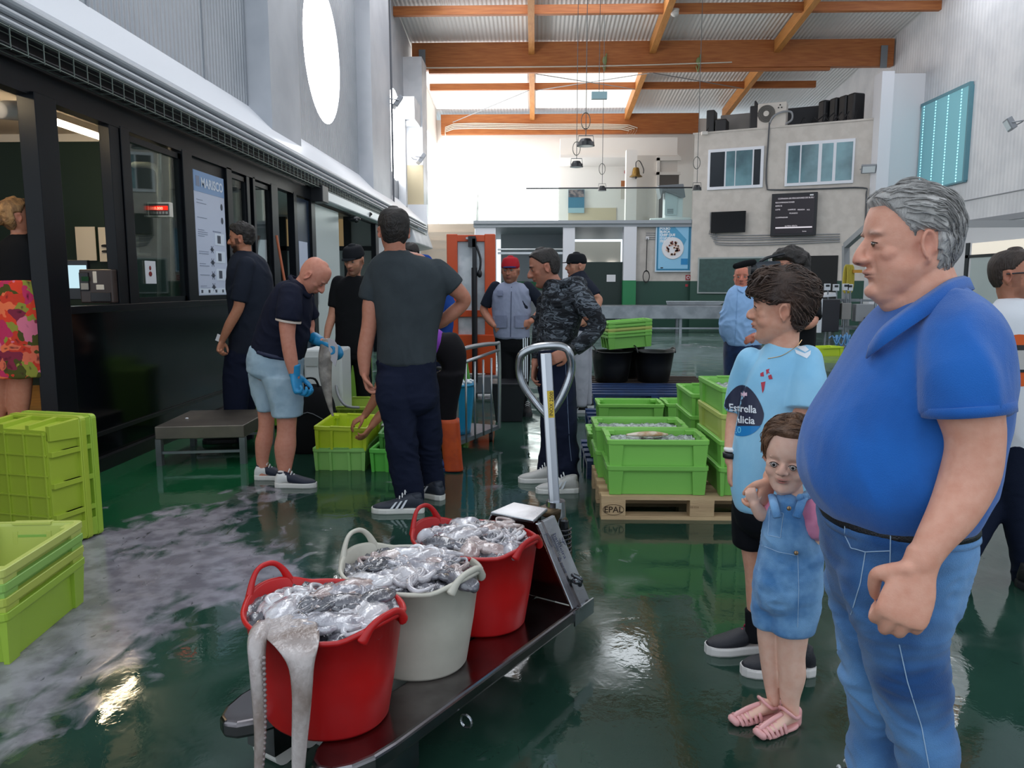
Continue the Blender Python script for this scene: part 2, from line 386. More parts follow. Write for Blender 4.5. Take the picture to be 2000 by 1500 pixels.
def blind_mat():
    m = mat('teal blind', '#7fbfcb', .5); nt = m.node_tree; N = nt.nodes; L = nt.links; b = N['Principled BSDF']
    tc = N.new('ShaderNodeTexCoord'); sp = N.new('ShaderNodeSeparateXYZ'); L.new(tc.outputs['Object'], sp.inputs[0])
    wv = N.new('ShaderNodeTexWave'); wv.bands_direction = 'Z'; wv.inputs['Scale'].default_value = 4.2; L.new(tc.outputs['Object'], wv.inputs[0])
    wy = N.new('ShaderNodeTexWave'); wy.bands_direction = 'Y'; wy.inputs['Scale'].default_value = .50; L.new(tc.outputs['Object'], wy.inputs[0])
    def gt(s, v):
        q = N.new('ShaderNodeMath'); q.operation = 'GREATER_THAN'; L.new(s, q.inputs[0]); q.inputs[1].default_value = v; return q.outputs[0]
    m1 = N.new('ShaderNodeMath'); m1.operation = 'MULTIPLY'; L.new(gt(wv.outputs[1], .45), m1.inputs[0]); L.new(gt(wy.outputs[1], .985), m1.inputs[1])
    m2 = N.new('ShaderNodeMath'); m2.operation = 'MULTIPLY_ADD'; L.new(m1.outputs[0], m2.inputs[0]); m2.inputs[1].default_value = 1.6; m2.inputs[2].default_value = .06
    b.inputs['Emission Color'].default_value = (*lin('#8fd0dc'), 1); L.new(m2.outputs[0], b.inputs['Emission Strength']); return m
bm = B(); box(bm, (XR-.10, wy0, wz0), (XR-.07, wy1, wz1)); obj('roller_blind', bm, blind_mat(), w8)
bm = B()
for a, b in (((XR-.11, wy0-.05, wz1), (XR-.02, wy1+.05, wz1+.08)), ((XR-.11, wy0-.06, wz0), (XR-.0, wy0, wz1)), ((XR-.11, wy0-.05, wz0-.04), (XR-.02, wy1+.05, wz0))): box(bm, a, b)
obj('window_frame', bm, mat('teal frame', '#5f8f9c', .4), w8)

# timber roof frame
def wood(name, c1, c2, rot=0):
    return mat(name, c1, .55, col2=c2, scale=3, stretch=(.6, 6, 9) if not rot else (6, .6, 9), lo=.3, hi=.7, bump=.1)
wx = wood('glulam', '#9a5527', '#b5703a'); wy_ = wood('rafter timber', '#b47436', '#c98c4c', 1)
for i, (y, z0, z1, xa, xb, d) in enumerate(((24.6, 7.92, 8.71, XL+.1, XR-.05, .22), (31.0, 7.20, 7.95, XL+.2, 6.3, .22), (22.0, 8.66, 8.90, XL, XR, .16), (27.8, 8.10, 8.32, XL+.2, 9.6, .14), (18.2, 8.98, 9.25, XL, XR, .16), (13.5, 9.1, 9.7, XL, XR, .2), (24.62, 7.83, 7.925, XL+.6, 8.9, .14))):
    bm = B(); box(bm, (xa, y-d/2, z0), (xb, y+d/2, z1)); o = struct('roof_beam', bm, wx, bevel=.01)
    o['label'] = ['deep glulam roof beam, the largest of the hall', 'glulam beam over the mezzanine', 'thin purlin nearest in view', 'thin purlin beyond the deep beam', 'purlin near the top edge', 'beam above the frame', 'timber batten under the deep beam'][i]
for x in (-.14, 3.52, 7.25):
    for y0, y1 in ((13.5, 24.45), (24.75, 30.9)):
        bm = B(); a = roofz(y0)-.27; c = roofz(y1)-.27 if y1 > 25 else roofz(y1)-.30
        hexa(bm, [(x-.09, y0, a-.17), (x+.09, y0, a-.17), (x+.09, y1, c-.17), (x-.09, y1, c-.17)], [(x-.09, y0, a+.2), (x+.09, y0, a+.2), (x+.09, y1, c+.2), (x-.09, y1, c+.2)])
        o = struct('rafter', bm, wy_); o['label'] = 'timber rafter running along the hall'
bm = B()
for x, y, z in ((XL+.42, 24.47, 8.0), (XR-.36, 24.47, 8.0)): box(bm, (x-.1, y-.02, z-.15), (x+.1, y, z+.5))
struct('trim_4', bm, mat('plate grey', '#7f858a', .5, .4), 'steel beam shoes')
for a, c in (((0, 24.8, 7.85), (3.5, 27.8, 8.08)), ((3.5, 24.8, 7.85), (0, 27.8, 8.08)), ((3.6, 24.8, 7.85), (7.2, 27.8, 8.08)), ((-3.2, 30.6, 7.6), (-.2, 27.8, 8.1))):
    bm = B(); cyl(bm, a, c, .014, n=6); struct('tie_rod', bm, mat('rod grey', '#8b8f92', .5), 'steel cross tie under the roof')
# conduits along beams
bm = B(); tube(bm, [(XL+.5, 24.44, 7.4), (XL+.52, 24.44, 7.92), (XL+.8, 24.44, 7.96), (2, 24.44, 7.97), (5.9, 24.44, 8.05)], .018, 6, 3)
for k in range(4): tube(bm, [(XL+.4, 30.8, 7.15-.05*k), (XL+.7, 30.85, 7.58-.06*k), (0, 30.85, 7.55-.06*k), (3.6-.1*k, 30.85, 7.5-.05*k), (3.8-.1*k, 30.85, 7.15)], .02, 6, 3)
tag(obj('conduit', bm, mat('cream conduit', '#d8cfc0', .5)), 'cream cable conduits clipped along the timber roof beams', 'conduit')

# mezzanine
YM, YB = 24.6, 31.2
zf = 3.38
bm = B(); box(bm, (-1.95, YM-.05, 3.18), (5.3, YB, zf)); box(bm, (-1.95, YM-.12, 3.28), (4.85, YM-.05, zf)); struct('mezzanine_floor', bm, mat('slab grey', '#9fa4aa', .5), 'grey edged mezzanine slab')
bm = B(); box(bm, (-1.9, YM, 0), (-1.25, YM+.3, 3.18)); box(bm, (.87, YM, 0), (1.24, YM+.3, 3.18)); struct('column', bm, mat('white column', '#dcdde3', .5), 'white columns carrying the mezzanine')
o = bm
greenc = mat('green dado', '#1c7a48', .4)
bm = B(); box(bm, (2.77, YM-.1, 1.52), (3.16, YM+.35, 3.18)); struct('column', bm, mat('white column', '#dcdde3', .5), 'white column beside dark green door')
bm = B(); box(bm, (2.76, YM-.11, 0), (3.17, YM+.36, 1.52)); struct('baseboard_1', bm, greenc, 'bright green column foot')
# walls behind under the mezzanine
bm = B(); box(bm, (-1.25, 28.2, 0), (1.3, 28.3, 3.18)); struct('wall_back_left', bm, mat('grey room wall', '#aab0b6', .5))
bm = B(); box(bm, (1.1, 28.2, 0), (1.2, YM+.3, 3.18)); struct('wall_divider', bm, mat('grey room wall', '#aab0b6', .5))
bm = B(); box(bm, (1.3, 33, 0), (3.6, 33.1, 3.18)); struct('wall_room', bm, mat('cream wall', '#cfc8bc', .7))
for i, (x0, x1) in enumerate(((1.95, 2.35), (3.05, 3.4))):
    bm = B(); box(bm, (x0, 32.9, 1.3), (x1, 32.98, 2.3)); struct('window_%d' % (11+i), bm, glow('room window', '#ffffff', 2.5), 'bright window of the back room')
bm = B(); box(bm, (1.24, YM+.15, 0), (2.77, YM+.22, 2.1)); struct('door_3', bm, mat('dark green door', '#06221c', .45), 'dark green sliding door')
bm = B(); box(bm, (2.27, YM+.13, 1.48), (2.55, YM+.15, 1.70)); tag(obj('notice', bm, mat('paper white', '#d8d8dc', .8)), 'small white notice on the dark green sliding door', 'notice')
bm = B(); box(bm, (-1.2, YM+.2, 2.35), (.87, YM+.3, 2.42)); cyl(bm, (-1.2, YM+.15, 2.5), (.87, YM+.15, 2.5), .03, n=8); struct('trim_5', bm, mat('rail steel', '#c3c7ca', .3, .6), 'door rail')
bm = B(); box(bm, (-1.2, 28.1, 1.2), (1.3, 28.2, 1.5)); struct('trim_6', bm, greenc, 'green band')
# back wall upstairs, bright glazing on the left
bm = B(); box(bm, (-4.2, YB, 3.4), (10, YB+.12, 7.8)); struct('wall_back', bm, mat('mezzanine white', '#ece9e4', .7))
bm = B(); poly(bm, [(-3.85, YB-.02, 3.5), (.9, YB-.02, 3.5), (.9, YB-.02, 6.0), (-3.85, YB-.02, 6.0)]); struct('window_3', bm, glow('glare glazing', '#ffffff', 4.0), 'glazed back wall of the mezzanine, blown out')
bm = B(); box(bm, (-4.05, 25.0, 0), (XL, 25.4, 11)); box(bm, (-4.05, 25.4, 6.9), (XL, YB, 10)); struct('wall_left_rear', bm, mat('mezzanine white', '#ece9e4', .7))
bm = B(); poly(bm, [(XL-.02, 25.4, 3.4), (XL-.02, YB, 3.4), (XL-.02, YB, 6.9), (XL-.02, 25.4, 6.9)]); struct('window_4', bm, glow('glare side glazing', '#ffffff', 5.5), 'side glazing of the mezzanine, blown out')
bm = B(); box(bm, (.9, 29.3, 6.05), (5.2, 29.6, 6.75)); box(bm, (.9, 29.0, 6.0), (5.2, YB, 6.1)); box(bm, (3.2, 28.0, 3.38), (3.58, 28.35, 6.1)); struct('trim_7', bm, mat('mezzanine white', '#ece9e4', .7), 'white soffit and post of the mezzanine')
bm = B(); box(bm, (1.3, YB-.03, 3.42), (3.2, YB-.01, 4.4)); struct('baseboard_2', bm, mat('beige dado', '#cbbd9d', .6), 'beige dado upstairs')
bm = B(); box(bm, (3.6, 28.6, 3.42), (5.1, 28.7, 6.0)); struct('wall_lobby', bm, mat('lobby wall', '#d8d2ca', .7))
bm = B(); box(bm, (4.45, 28.5, 3.42), (5.15, 28.6, 5.3)); struct('door_4', bm, mat('door brown grey', '#57524e', .6), 'dark doorway upstairs')
bm = B(); box(bm, (4.35, 28.48, 5.3), (5.2, 28.6, 5.4)); box(bm, (4.35, 28.48, 3.42), (4.45, 28.6, 5.9)); box(bm, (4.35, 28.48, 5.8), (5.2, 28.6, 5.95)); struct('trim_8', bm, mat('door trim white', '#dfdbd4', .6), 'white door trim upstairs')
gr = thing('glass_balustrade', 'glass balustrade with dark steel handrail along the edge of the mezzanine', 'railing', (0, YM, zf))
bm = B(); box(bm, (-1.9, YM-.09, zf), (4.85, YM-.078, 4.34)); obj('glass_pane', bm, glass('balustrade glass', '#eef4f2', .04), gr)
bm = B(); cyl(bm, (-.3, YM-.08, 4.36), (4.85, YM-.08, 4.37), .022, n=8); obj('handrail', bm, mat('rail dark', '#3f4348', .4, .5), gr, smooth=True)
# lower wall behind the tables and the block wall
gw = mat('grey green dado', '#22483c', .5); bw = mat('block wall', '#cbc4bd', .8, col2='#c2bbb4', scale=4, bump=.15, bscale=30)
A0, A1 = V((4.87, 24.5, 0)), V((9.42, 22.5, 0)); d01 = (A1-A0).normalized(); nrm = V((d01.y, -d01.x, 0))
def wp(t, z, o=0.0): return A0+d01*t+nrm*o+V((0, 0, z))
LW = (A1-A0).length
def wallbox(bm, t0, t1, z0, z1, o0, o1): hexa(bm, [wp(t0, z0, o0), wp(t1, z0, o0), wp(t1, z0, o1), wp(t0, z0, o1)], [wp(t0, z1, o0), wp(t1, z1, o0), wp(t1, z1, o1), wp(t0, z1, o1)])
def wt_(u, v): # pixel to the block wall
    d = V(ray(u, v)); o = V((0, 0, CH)); k = (A0-o).dot(nrm)/d.dot(nrm); q = o+d*k; return ((q-A0).dot(d01), q.z)
bm = B(); wallbox(bm, 0, LW, 1.5, 5.97, -.2, 0); wallbox(bm, -.05, LW, 5.95, 6.0, -.22, .02); struct('wall_block', bm, bw)
bm = B(); wallbox(bm, 0, LW, 0, 1.5, -.2, 0); struct('baseboard_3', bm, gw, 'dark green dado of the block wall')
bm = B(); box(bm, (3.16, YM+.1, 1.5), (5.1, YM+.2, 3.36)); struct('wall_poster', bm, bw)
bm = B(); box(bm, (3.16, YM+.1, 0), (5.1, YM+.2, 1.5)); struct('baseboard_4', bm, gw, 'dark green dado under the poster')
# ---------------------------------------------------------------- the glazed booth along the left
XB = -3.3
al = mat('dark blue black aluminium', '#05080d', .3, col2='#080c12', scale=2, spec=.22); pn = mat('black glossy panel', '#05070a', .14, spec=.4)
def yb(u): return ax(u, 500, XB).y
bm = B(); box(bm, (XB-.06, 5.31, .0), (XB, 9.9, 1.20)); box(bm, (XB-.06, 2, 0), (XB, 4.0, 2.7)); struct('wall_booth', bm, pn)
bm = B(); box(bm, (XB-.02, 5.3, .0), (XB+.05, 11.45, .10)); box(bm, (XB-.02, 5.3, .26), (XB+.02, 11.45, .29)); struct('baseboard_left', bm, mat('black kick strip', '#0c0e10', .35), 'black kick strip of the booth')
bm = B(); box(bm, (XB-.08, 2, 2.62), (XB+.02, 16.2, 2.80)); box(bm, (XB-.08, 2, 2.80), (XB-.02, 22, 3.0)); struct('trim_9', bm, al, 'dark header over the booth windows')
bm = B(); box(bm, (XB-.06, 5.31, 1.19), (XB+.045, 7.42, 1.245)); box(bm, (XB-.05, 7.42, 1.19), (XB+.02, 9.9, 1.24)); struct('trim_10', bm, al, 'dark window sill', bevel=.004)
for i, (y0, y1, w_) in enumerate(((5.08, 5.31, .10), (6.02, 6.16, .03), (6.17, 6.30, .05), (7.24, 7.44, .05), (8.28, 8.42, .04), (8.86, 8.95, .03), (9.05, 9.12, .04), (9.66, 9.9, .05), (10.55, 10.68, .05), (11.35, 11.55, .06), (15.9, 16.2, .06))):
    bm = B(); box(bm, (XB-.07, y0, 0 if i in (0, 7, 8, 9, 10) else 1.22), (XB+w_*.5, y1, 2.64)); struct('trim_%d' % (30+i), bm, al, 'dark aluminium post of the booth', bevel=.004)
gl = glass('booth glass', '#c9d4d2', .10)
for i, (y0, y1) in enumerate(((6.30, 7.25), (8.42, 8.87), (9.12, 9.66))):
    t = thing('window_%d' % (5+i), 'sliding booth window', 'window', (XB, y0, 1.24)); t['kind'] = 'structure'
    bm = B(); box(bm, (XB-.03, y0, 1.24), (XB-.02, y1, 2.6)); obj('glass_pane', bm, gl, t)
    bm = B()
    for a, b in (((XB-.04, y0, 1.24), (XB, y0+.05, 2.6)), ((XB-.04, y1-.05, 1.24), (XB, y1, 2.6)), ((XB-.04, y0, 1.24), (XB, y1, 1.29)), ((XB-.04, y0, 2.55), (XB, y1, 2.6))): box(bm, a, b)
    obj('window_frame', bm, al, t)
# room behind
din = mat('dark green wall', '#10281c', .6); flo = mat('ochre floor', '#b98a4a', .5, col2='#a87a40')
bm = B(); box(bm, (-7.5, 3, .0), (XB-.06, 9.9, .26)); struct('floor_booth', bm, flo)
bm = B(); box(bm, (-7.5, 8.5, .26), (XB-.1, 8.6, 2.94)); box(bm, (-7.6, 3, .26), (-7.5, 8.6, 2.75)); struct('wall_booth_back', bm, din)
bm = B(); box(bm, (-7.5, 8.48, 2.94), (XB-.1, 8.6, 3.05)); struct('wall_booth_upper', bm, mat('booth white', '#d8d2c8', .6))
bm = B(); box(bm, (-7.5, 3, 3.02), (XB-.1, 10, 3.08)); struct('ceiling_booth', bm, mat('booth ceiling', '#d8cfc4', .7))
bm = B(); box(bm, (-7.5, 8.6, .0), (XB-.1, 8.68, 3.0)); box(bm, (-6.0, 9.9, 0), (XB-.1, 9.95, 3)); struct('wall_booth_second', bm, mat('grey room wall', '#aab0b6', .5))
def tube_light(y0, y1, x, z, lab):
    t = thing('tube_light', lab, 'light', (x, y0, z))
    bm = B(); box(bm, (x-.05, y0, z), (x+.05, y1, z+.06)); obj('housing', bm, mat('lamp white', '#e6e2da', .5), t, bevel=.004)
    bm = B(); cyl(bm, (x, y0+.02, z-.025), (x, y1-.02, z-.025), .022, n=12); obj('tube', bm, glow('warm tube', '#ffe6bd', 42), t)
tube_light(6.55, 8.0, -4.3, 2.86, 'long glowing tube light seen through the open booth window')
tube_light(4.0, 4.95, -3.95, 2.80, 'short tube light at the ceiling above the woman in the doorway')
t = thing('ceiling_unit', 'white cylindrical air unit at the booth ceiling above the woman', 'air unit', (-3.9, 5.4, 2.7))
bm = B(); tube(bm, [ax(0, 215, -3.75), ax(30, 216, -3.75)+V((0, 0, 0)), ax(52, 224, -3.75)], [.06, .07, .05], 14, 2, .3); obj('unit_body', bm, mat('lamp white', '#e6e2da', .5), t, smooth=True)
bm = B(); box(bm, (-3.42, 5.33, 2.0+.0), (-3.36, 5.36, 2.5)); bm.free()
# papers, monitor, till printer
def sheet(name, u0, v0, u1, v1, Y, m, lab, cat, th=.01):
    a = at(u0, v0, Y); b = at(u1, v1, Y); bm = B(); box(bm, (a.x, Y-th, b.z), (b.x, Y, a.z)); return tag(obj(name, bm, m), lab, cat)
pw = mat('paper warm', '#e4dccd', .8)
sheet('paper_sheet', 147, 443, 190, 509, 8.46, pw, 'blank white sheet pinned on the dark green booth wall, left of the fish chart', 'paper')
ch = sheet('fish_chart', 192, 444, 236, 511, 8.46, pw, 'white chart with small dark fish pictures on the green booth wall', 'poster')
bm = B()
for u, v in ((205, 480), (221, 480), (206, 491), (221, 491)):
    c_ = at(u, v, 8.44); ell(bm, c_, .045, .004, .015); plate(bm, [c_+V((.035, 0, 0)), c_+V((.06, 0, .018)), c_+V((.06, 0, -.018))], (0, .004, 0))
obj('fish_picture', bm, mat('print black', '#1c1d20', .6), ch)
sheet('paper_sheet', 57, 408, 84, 520, 8.0, pw, 'white ruled sheet on the wall behind the blonde woman', 'paper')
t = thing('monitor', 'flat computer screen glowing pale blue on the booth counter', 'monitor', (-3.9, 6.3, 1.1))
a = at(128, 508, 6.1); b = at(176, 590, 6.1); bm = B(); box(bm, (a.x-.03, 6.1, b.z+.02), (b.x, 6.14, a.z)); obj('monitor_body', bm, mat('black plastic', '#15171c', .4), t, bevel=.005)
a = at(131, 518, 6.09); b = at(170, 563, 6.09); bm = B(); box(bm, (a.x-.02, 6.09, b.z), (b.x, 6.10, a.z)); obj('screen', bm, glow('screen blue', '#b8d6e0', .9), t)
t = thing('label_printer', 'dark brown label printer with keypad on the booth counter', 'printer', (-3.6, 5.9, 1.1))
def pbox(t, name, u0, v0, u1, v1, Y0, dep, m, bev=.004):
    a = at(u0, v0, Y0); b = at(u1, v1, Y0); bm = B(); box(bm, (a.x, Y0, b.z), (b.x, Y0+dep, a.z)); return obj(name, bm, m, t, bevel=bev)
pr = mat('brown plastic', '#3a2e2a', .4)
pbox(t, 'printer_body', 153, 526, 222, 592, 5.95, .35, pr, .01); pbox(t, 'front_flap', 176, 571, 216, 589, 5.94, .02, mat('black plastic', '#15171c', .4))
k = pbox(t, 'keypad', 153, 532, 174, 568, 5.94, .02, mat('black plastic', '#15171c', .4)); pbox(k, 'key', 157, 553, 172, 566, 5.93, .015, mat('key grey', '#a8a49c', .5)); pbox(k, 'display', 158, 540, 172, 549, 5.93, .012, glow('display green', '#1f3a28', .6))
pbox(t, 'sticker', 180, 530, 189, 553, 5.945, .01, pw); pbox(t, 'sticker', 187, 556, 203, 566, 5.945, .01, pw)
bm = B(); box(bm, (-5.4, 5.45, 1.14), (XB-.08, 6.9, 1.19)); tag(obj('booth_counter', bm, mat('counter dark', '#2a221d', .4)), 'dark counter inside the booth carrying the printer and the screen', 'counter')
sh = thing('wall_shelf', 'thin pale shelf with papers and small scale display in booth', 'shelf', at(222, 495, 7.0))
pbox(sh, 'shelf_board', 216, 493, 268, 498, 6.9, .25, pw); pbox(sh, 'display_box', 230, 460, 262, 492, 6.95, .1, mat('beige plastic', '#b9b2a6', .5)); pbox(sh, 'display', 246, 466, 258, 480, 6.94, .02, glow('display red', '#e02418', 1.5))
# scale indicator behind the glass
t = thing('scale_indicator', 'white weighing indicator with red digits on a pole behind booth glass', 'scale display', at(311, 590, 6.9))
bm = B(); cyl(bm, at(311, 595, 6.92), at(311, 300, 6.92), .018, n=12); obj('pole', bm, mat('white tube', '#d9d4ca', .4), t, smooth=True)
pbox(t, 'indicator_box', 287, 395, 333, 424, 6.80, .06, mat('beige white plastic', '#d6cfc2', .5), .006); f = pbox(t, 'front_panel', 290, 398, 330, 420, 6.79, .02, mat('grey panel', '#57524f', .5)); pbox(f, 'red_display', 299, 402, 327, 410, 6.78, .02, glow('display red', '#e02418', 1.5))
for i in range(5): pbox(f, 'key', 298+i*6.2, 413, 302+i*6.2, 418, 6.78, .02, mat('key grey', '#a8a49c', .5), .001)
text_on('digits', '0.000', at(301, 409.5, 6.775), (1, 0, 0), (0, 0, 1), .035, glow('digit bright', '#ff8a70', 3), f)
bm = B(); cyl(bm, at(338, 600, 7.3), at(334, 300, 7.3), .02, n=10); cyl(bm, at(360, 600, 7.3), at(350, 300, 7.3), .024, n=10); tube(bm, [at(262, 322, 7.3), at(300, 325, 7.3), at(312, 345, 7.3), at(312, 380, 7.3)], .03, 8, 3)
tag(obj('white_pipe', bm, mat('white tube', '#d9d4ca', .4), smooth=True), 'white vertical pipes inside the booth behind the weighing indicator', 'pipes')
a = ax(283, 509, XB-.016); b = ax(306, 554, XB-.016); bm = B(); box(bm, (XB-.021, a.y, b.z), (XB-.016, b.y, a.z)); nt_ = tag(obj('small_notice', bm, mat('paper white', '#d8d8dc', .8)), 'small white notice with red crab drawing taped low on booth window', 'notice')
bm = B(); a = ax(294, 535, XB-.015); ell(bm, a, .003, .030, .022); ell(bm, a+V((0, 0, .05)), .003, .018, .02); obj('drawing', bm, mat('print crab', '#7d3030', .7), nt_)
# MARISCO poster on a dark panel
bm = B(); box(bm, (XB-.04, 7.44, 1.24), (XB-.01, 8.28, 2.62)); struct('wall_booth_panel', bm, al)
pt = thing('marisco_poster', 'tall white poster headed MARISCO with shellfish pictures on booth front', 'poster', (XB, 7.5, 1.27))
y0, y1, z0, z1 = 7.49, 8.22, 1.29, 2.50
bm = B(); box(bm, (XB-.008, y0, z0), (XB+.004, y1, z1)); obj('poster_sheet', bm, mat('poster white', '#c3cbe0', .35), pt)
bm = B(); box(bm, (XB+.003, y0, 2.30), (XB+.006, y1, z1)); obj('header_band', bm, mat('poster blue', '#7ea0cc', .35), pt)
YD, ZD = V((0, 1, 0)), V((0, 0, 1))
text_on('heading', 'MARISCO', (XB+.009, y0+.16, 2.355), YD, ZD, .125, mat('poster pale', '#dbe4f2', .4), pt, .004)
pk_ = mat('poster ink', '#3a4152', .5)
bm = B(); box(bm, (XB+.006, y0+.05, 2.35), (XB+.008, y0+.13, 2.45))
for i, z in enumerate((2.22, 2.19, 2.05, 1.93, 1.91, 1.89, 1.87, 1.72, 1.70, 1.60, 1.58, 1.49, 1.38, 1.36)): box(bm, (XB+.004, y0+.05, z), (XB+.006, y0+.05+(.22 if i % 3 else .14), z+.006))
for z in (1.93,): box(bm, (XB+.004, y0+.4, z), (XB+.006, y0+.6, z+.012))
obj('text_lines', bm, mat('poster lines', '#8590a8', .5), pt)
bm = B()
for z, r in ((1.75, .035), (1.62, .04), (1.49, .04), (1.37, .04)):
    c_ = V((XB+.005, y0+.36, z)); ell(bm, c_, .002, r, r*.55)
    for k in range(6): a_ = k*1.05; tube(bm, [c_, c_+V((0, math.cos(a_)*r*1.3, math.sin(a_)*r*1.1))], .003, 4, 1)
for z in (2.2, 2.06): ell(bm, (XB+.005, y1-.08, z), .002, .03, .035)
obj('shellfish_picture', bm, pk_, pt)
bm = B(); bm2 = B()
for z in (1.80, 1.62, 1.44):
    box(bm, (XB+.004, y0+.44, z-.0), (XB+.006, y1-.05, z+.12)); box(bm2, (XB+.006, y0+.5, z+.02), (XB+.008, y0+.58, z+.10))
ob = obj('picture_frame', bm, mat('poster pale', '#dbe4f2', .4), pt); obj('picture', bm2, pk_, ob)
bm = B(); box(bm, (XB+.004, y0+.02, 1.30), (XB+.006, y1-.02, 1.36)); fo_ = obj('footer_band', bm, mat('poster pale', '#dbe4f2', .4), pt)
bm = B()
for k in range(4): box(bm, (XB+.006, y0+.05+k*.17, 1.315), (XB+.008, y0+.09+k*.17, 1.345))
obj('footer_mark', bm, pk_, fo_)
# doors further back
bm = B(); box(bm, (XB-.05, 10.68, 0), (XB-.01, 11.35, 2.6)); struct('door_1', bm, mat('blue black door', '#1d2c3f', .25), 'dark blue door leaf')
bm = B(); box(bm, (XB-.008, 10.8, 1.3), (XB-.002, 11.2, 2.0)); struct('trim_11', bm, mat('poster white', '#c3cbe0', .35), 'white sheet on the blue door')
t = thing('broom', 'broom with orange handle leaning in the dark booth doorway', 'broom', (-3.7, 9.9, 0))
bm = B(); cyl(bm, at(540, 460, 9.6), at(565, 600, 9.5), .016, n=10); obj('broom_handle', bm, mat('broom orange', '#a8552f', .5), t)
bm = B(); box(bm, (-.14, -.03, 0), (.14, .03, .1), Matrix.Translation(V((at(568, 600, 9.5).x, 9.5, .0)))); obj('broom_head', bm, mat('brush', '#3a2a20', .8), t)
bm = B(); box(bm, (XB-.04, 11.55, 0), (XB-.02, 13.1, 2.6)); struct('door_2', bm, mat('milky glass', '#c6cfcd', .25), 'milky sliding glass door')
bm = B(); box(bm, (XB+.0, 11.55, 1.1), (XB+.03, 11.6, 1.3)); struct('trim_12', bm, mat('steel', '#b7babd', .3, .8), 'door handle')
bm = B(); box(bm, (-6.5, 17.5, 0), (XB-.1, 17.6, 3)); box(bm, (-6.5, 11.5, 0), (-6.4, 17.6, 3)); box(bm, (-6.5, 11.4, 2.95), (XB-.1, 17.6, 3.0)); struct('wall_annex', bm, mat('annex white', '#d5dad8', .6))
bm = B(); box(bm, (-5.6, 17.42, .2), (-4.3, 17.48, 2.15)); struct('door_6', bm, mat('annex door', '#bfc9c8', .5), 'pale inner door')
bm = B(); box(bm, (-5.75, 17.38, 2.15), (-3.6, 17.48, 2.25)); box(bm, (-5.75, 17.38, 0), (-5.6, 17.48, 2.9)); box(bm, (-4.3, 17.38, 0), (-4.15, 17.48, 2.9)); box(bm, (-4.9, 17.38, 2.2), (-4.85, 17.48, 2.9)); struct('trim_13', bm, mat('dark frame paint', '#1d2426', .4), 'dark frame of the inner door')
bm = B(); box(bm, (-5.6, 17.44, 2.25), (-4.3, 17.47, 2.85)); struct('window_13', bm, mat('amber glass', '#a98f66', .4, emit=.3), 'amber fanlight')
bm = B(); box(bm, (XB-.1, 16.2, 0), (XB-.02, 19.9, 2.8)); box(bm, (-4.0, 19.9, 0), (-3.9, 23.2, 2.3)); struct('wall_left_lower', bm, mat('white paint', '#d4d6da', .5))
t = thing('air_curtain', 'long white air curtain over the sliding door of the booth', 'air curtain', (XB+.1, 11.6, 2.7))
bm = B(); box(bm, (XB-.02, 11.7, 2.64), (XB+.16, 19.2, 2.80)); obj('curtain_body', bm, mat('white enamel', '#dfe2e6', .3), t, bevel=.02)
bm = B(); box(bm, (XB-.02, 11.4, 2.60), (XB+.19, 11.72, 2.84)); obj('end_cap', bm, mat('black plastic', '#15171c', .4), t, bevel=.01)
for u, v, Y_, i in ((692, 428, 13.6, 0), (716, 418, 14.8, 1)):
    t = thing('security_camera', ['black dome camera under the air curtain', 'black camera bracket on the front of the air curtain'][i], 'camera', at(u, v, Y_))
    bm = B(); c_ = at(u, v, Y_); ell(bm, c_, .11, .09, .05); o = obj('camera_body', bm, mat('black plastic', '#15171c', .4), t, smooth=True); bm = B(); ell(bm, c_+V((.05, -.05, -.03)), .04, .04, .04); obj('camera_lens', bm, mat('dark lens', '#101214', .08), t, smooth=True)
# white box housing and stair at the far left corner
t = thing('roller_housing', 'white boxed shutter housing at the far end of the ledge above stairs', 'housing', (-3.4, 23, 2.6))
bm = B(); plate(bm, [(-3.85, 20, 3.15), (-3.2, 20, 2.9), (-3.05, 20, 2.45), (-3.85, 20, 2.3)], (0, 3.2, 0)); obj('housing_body', bm, white_p, t, bevel=.03)
st = thing('staircase', 'beige staircase with white tubular railing behind the orange stacker', 'stairs', (-2.9, 24.5, 0))
bm = B()
for k in range(12): box(bm, (-3.8, 26.6-.26*(11-k)-.26, 0), (-1.9, 26.6-.26*(11-k), .285*(k+1)))
obj('steps', bm, mat('beige step', '#bfb2a2', .6), st)
bm = B()
for y, z in ((23.6, .2), (24.4, 1.1), (25.3, 2.1), (26.4, 3.3)):
    for x in (-3.75, -1.95): cyl(bm, (x, y, z), (x, y, z+1.0), .02, n=8)
for x in (-3.75, -1.95):
    for dz in (1.0, .6): cyl(bm, (x, 23.5, .1+dz), (x, 26.5, 3.4+dz), .022, n=8)
obj('railing', bm, mat('white tube paint', '#e2e2e2', .4), st, smooth=True)
bm = B(); box(bm, (-3.85, 26.5, 3.3), (-1.9, YB, 3.44)); struct('landing', bm, mat('beige landing', '#c4b6a6', .6), 'beige landing at the head of the stairs')
bm = B(); box(bm, (-3.85, 26.5, 3.45), (-2.2, 26.52, 4.5)); tag(obj('stair_glass', bm, glass()), 'glass screen beside the upper end of the stairs', 'glass screen')
bm = B(); box(bm, (XL, 23.4, 3.5), (XL+.55, 24.4, 8.0)); o = struct('column', bm, white_p, 'white column at the far left corner'); 
bm = B(); box(bm, (XL+.0, 23.3, 3.5), (XL+.56, 23.4, 4.9)); struct('trim_14', bm, mat('beige dado', '#cbbd9d', .6), 'beige band on the corner column')
bm = B(); box(bm, (XL, 22.2, 6.0), (XL+.5, 23.4, 6.6)); box(bm, (XL+.01, 22.25, 3.6), (XL+.22, 22.5, 5.99)); struct('trim_15', bm, white_p, 'white boxed duct by the corner column')
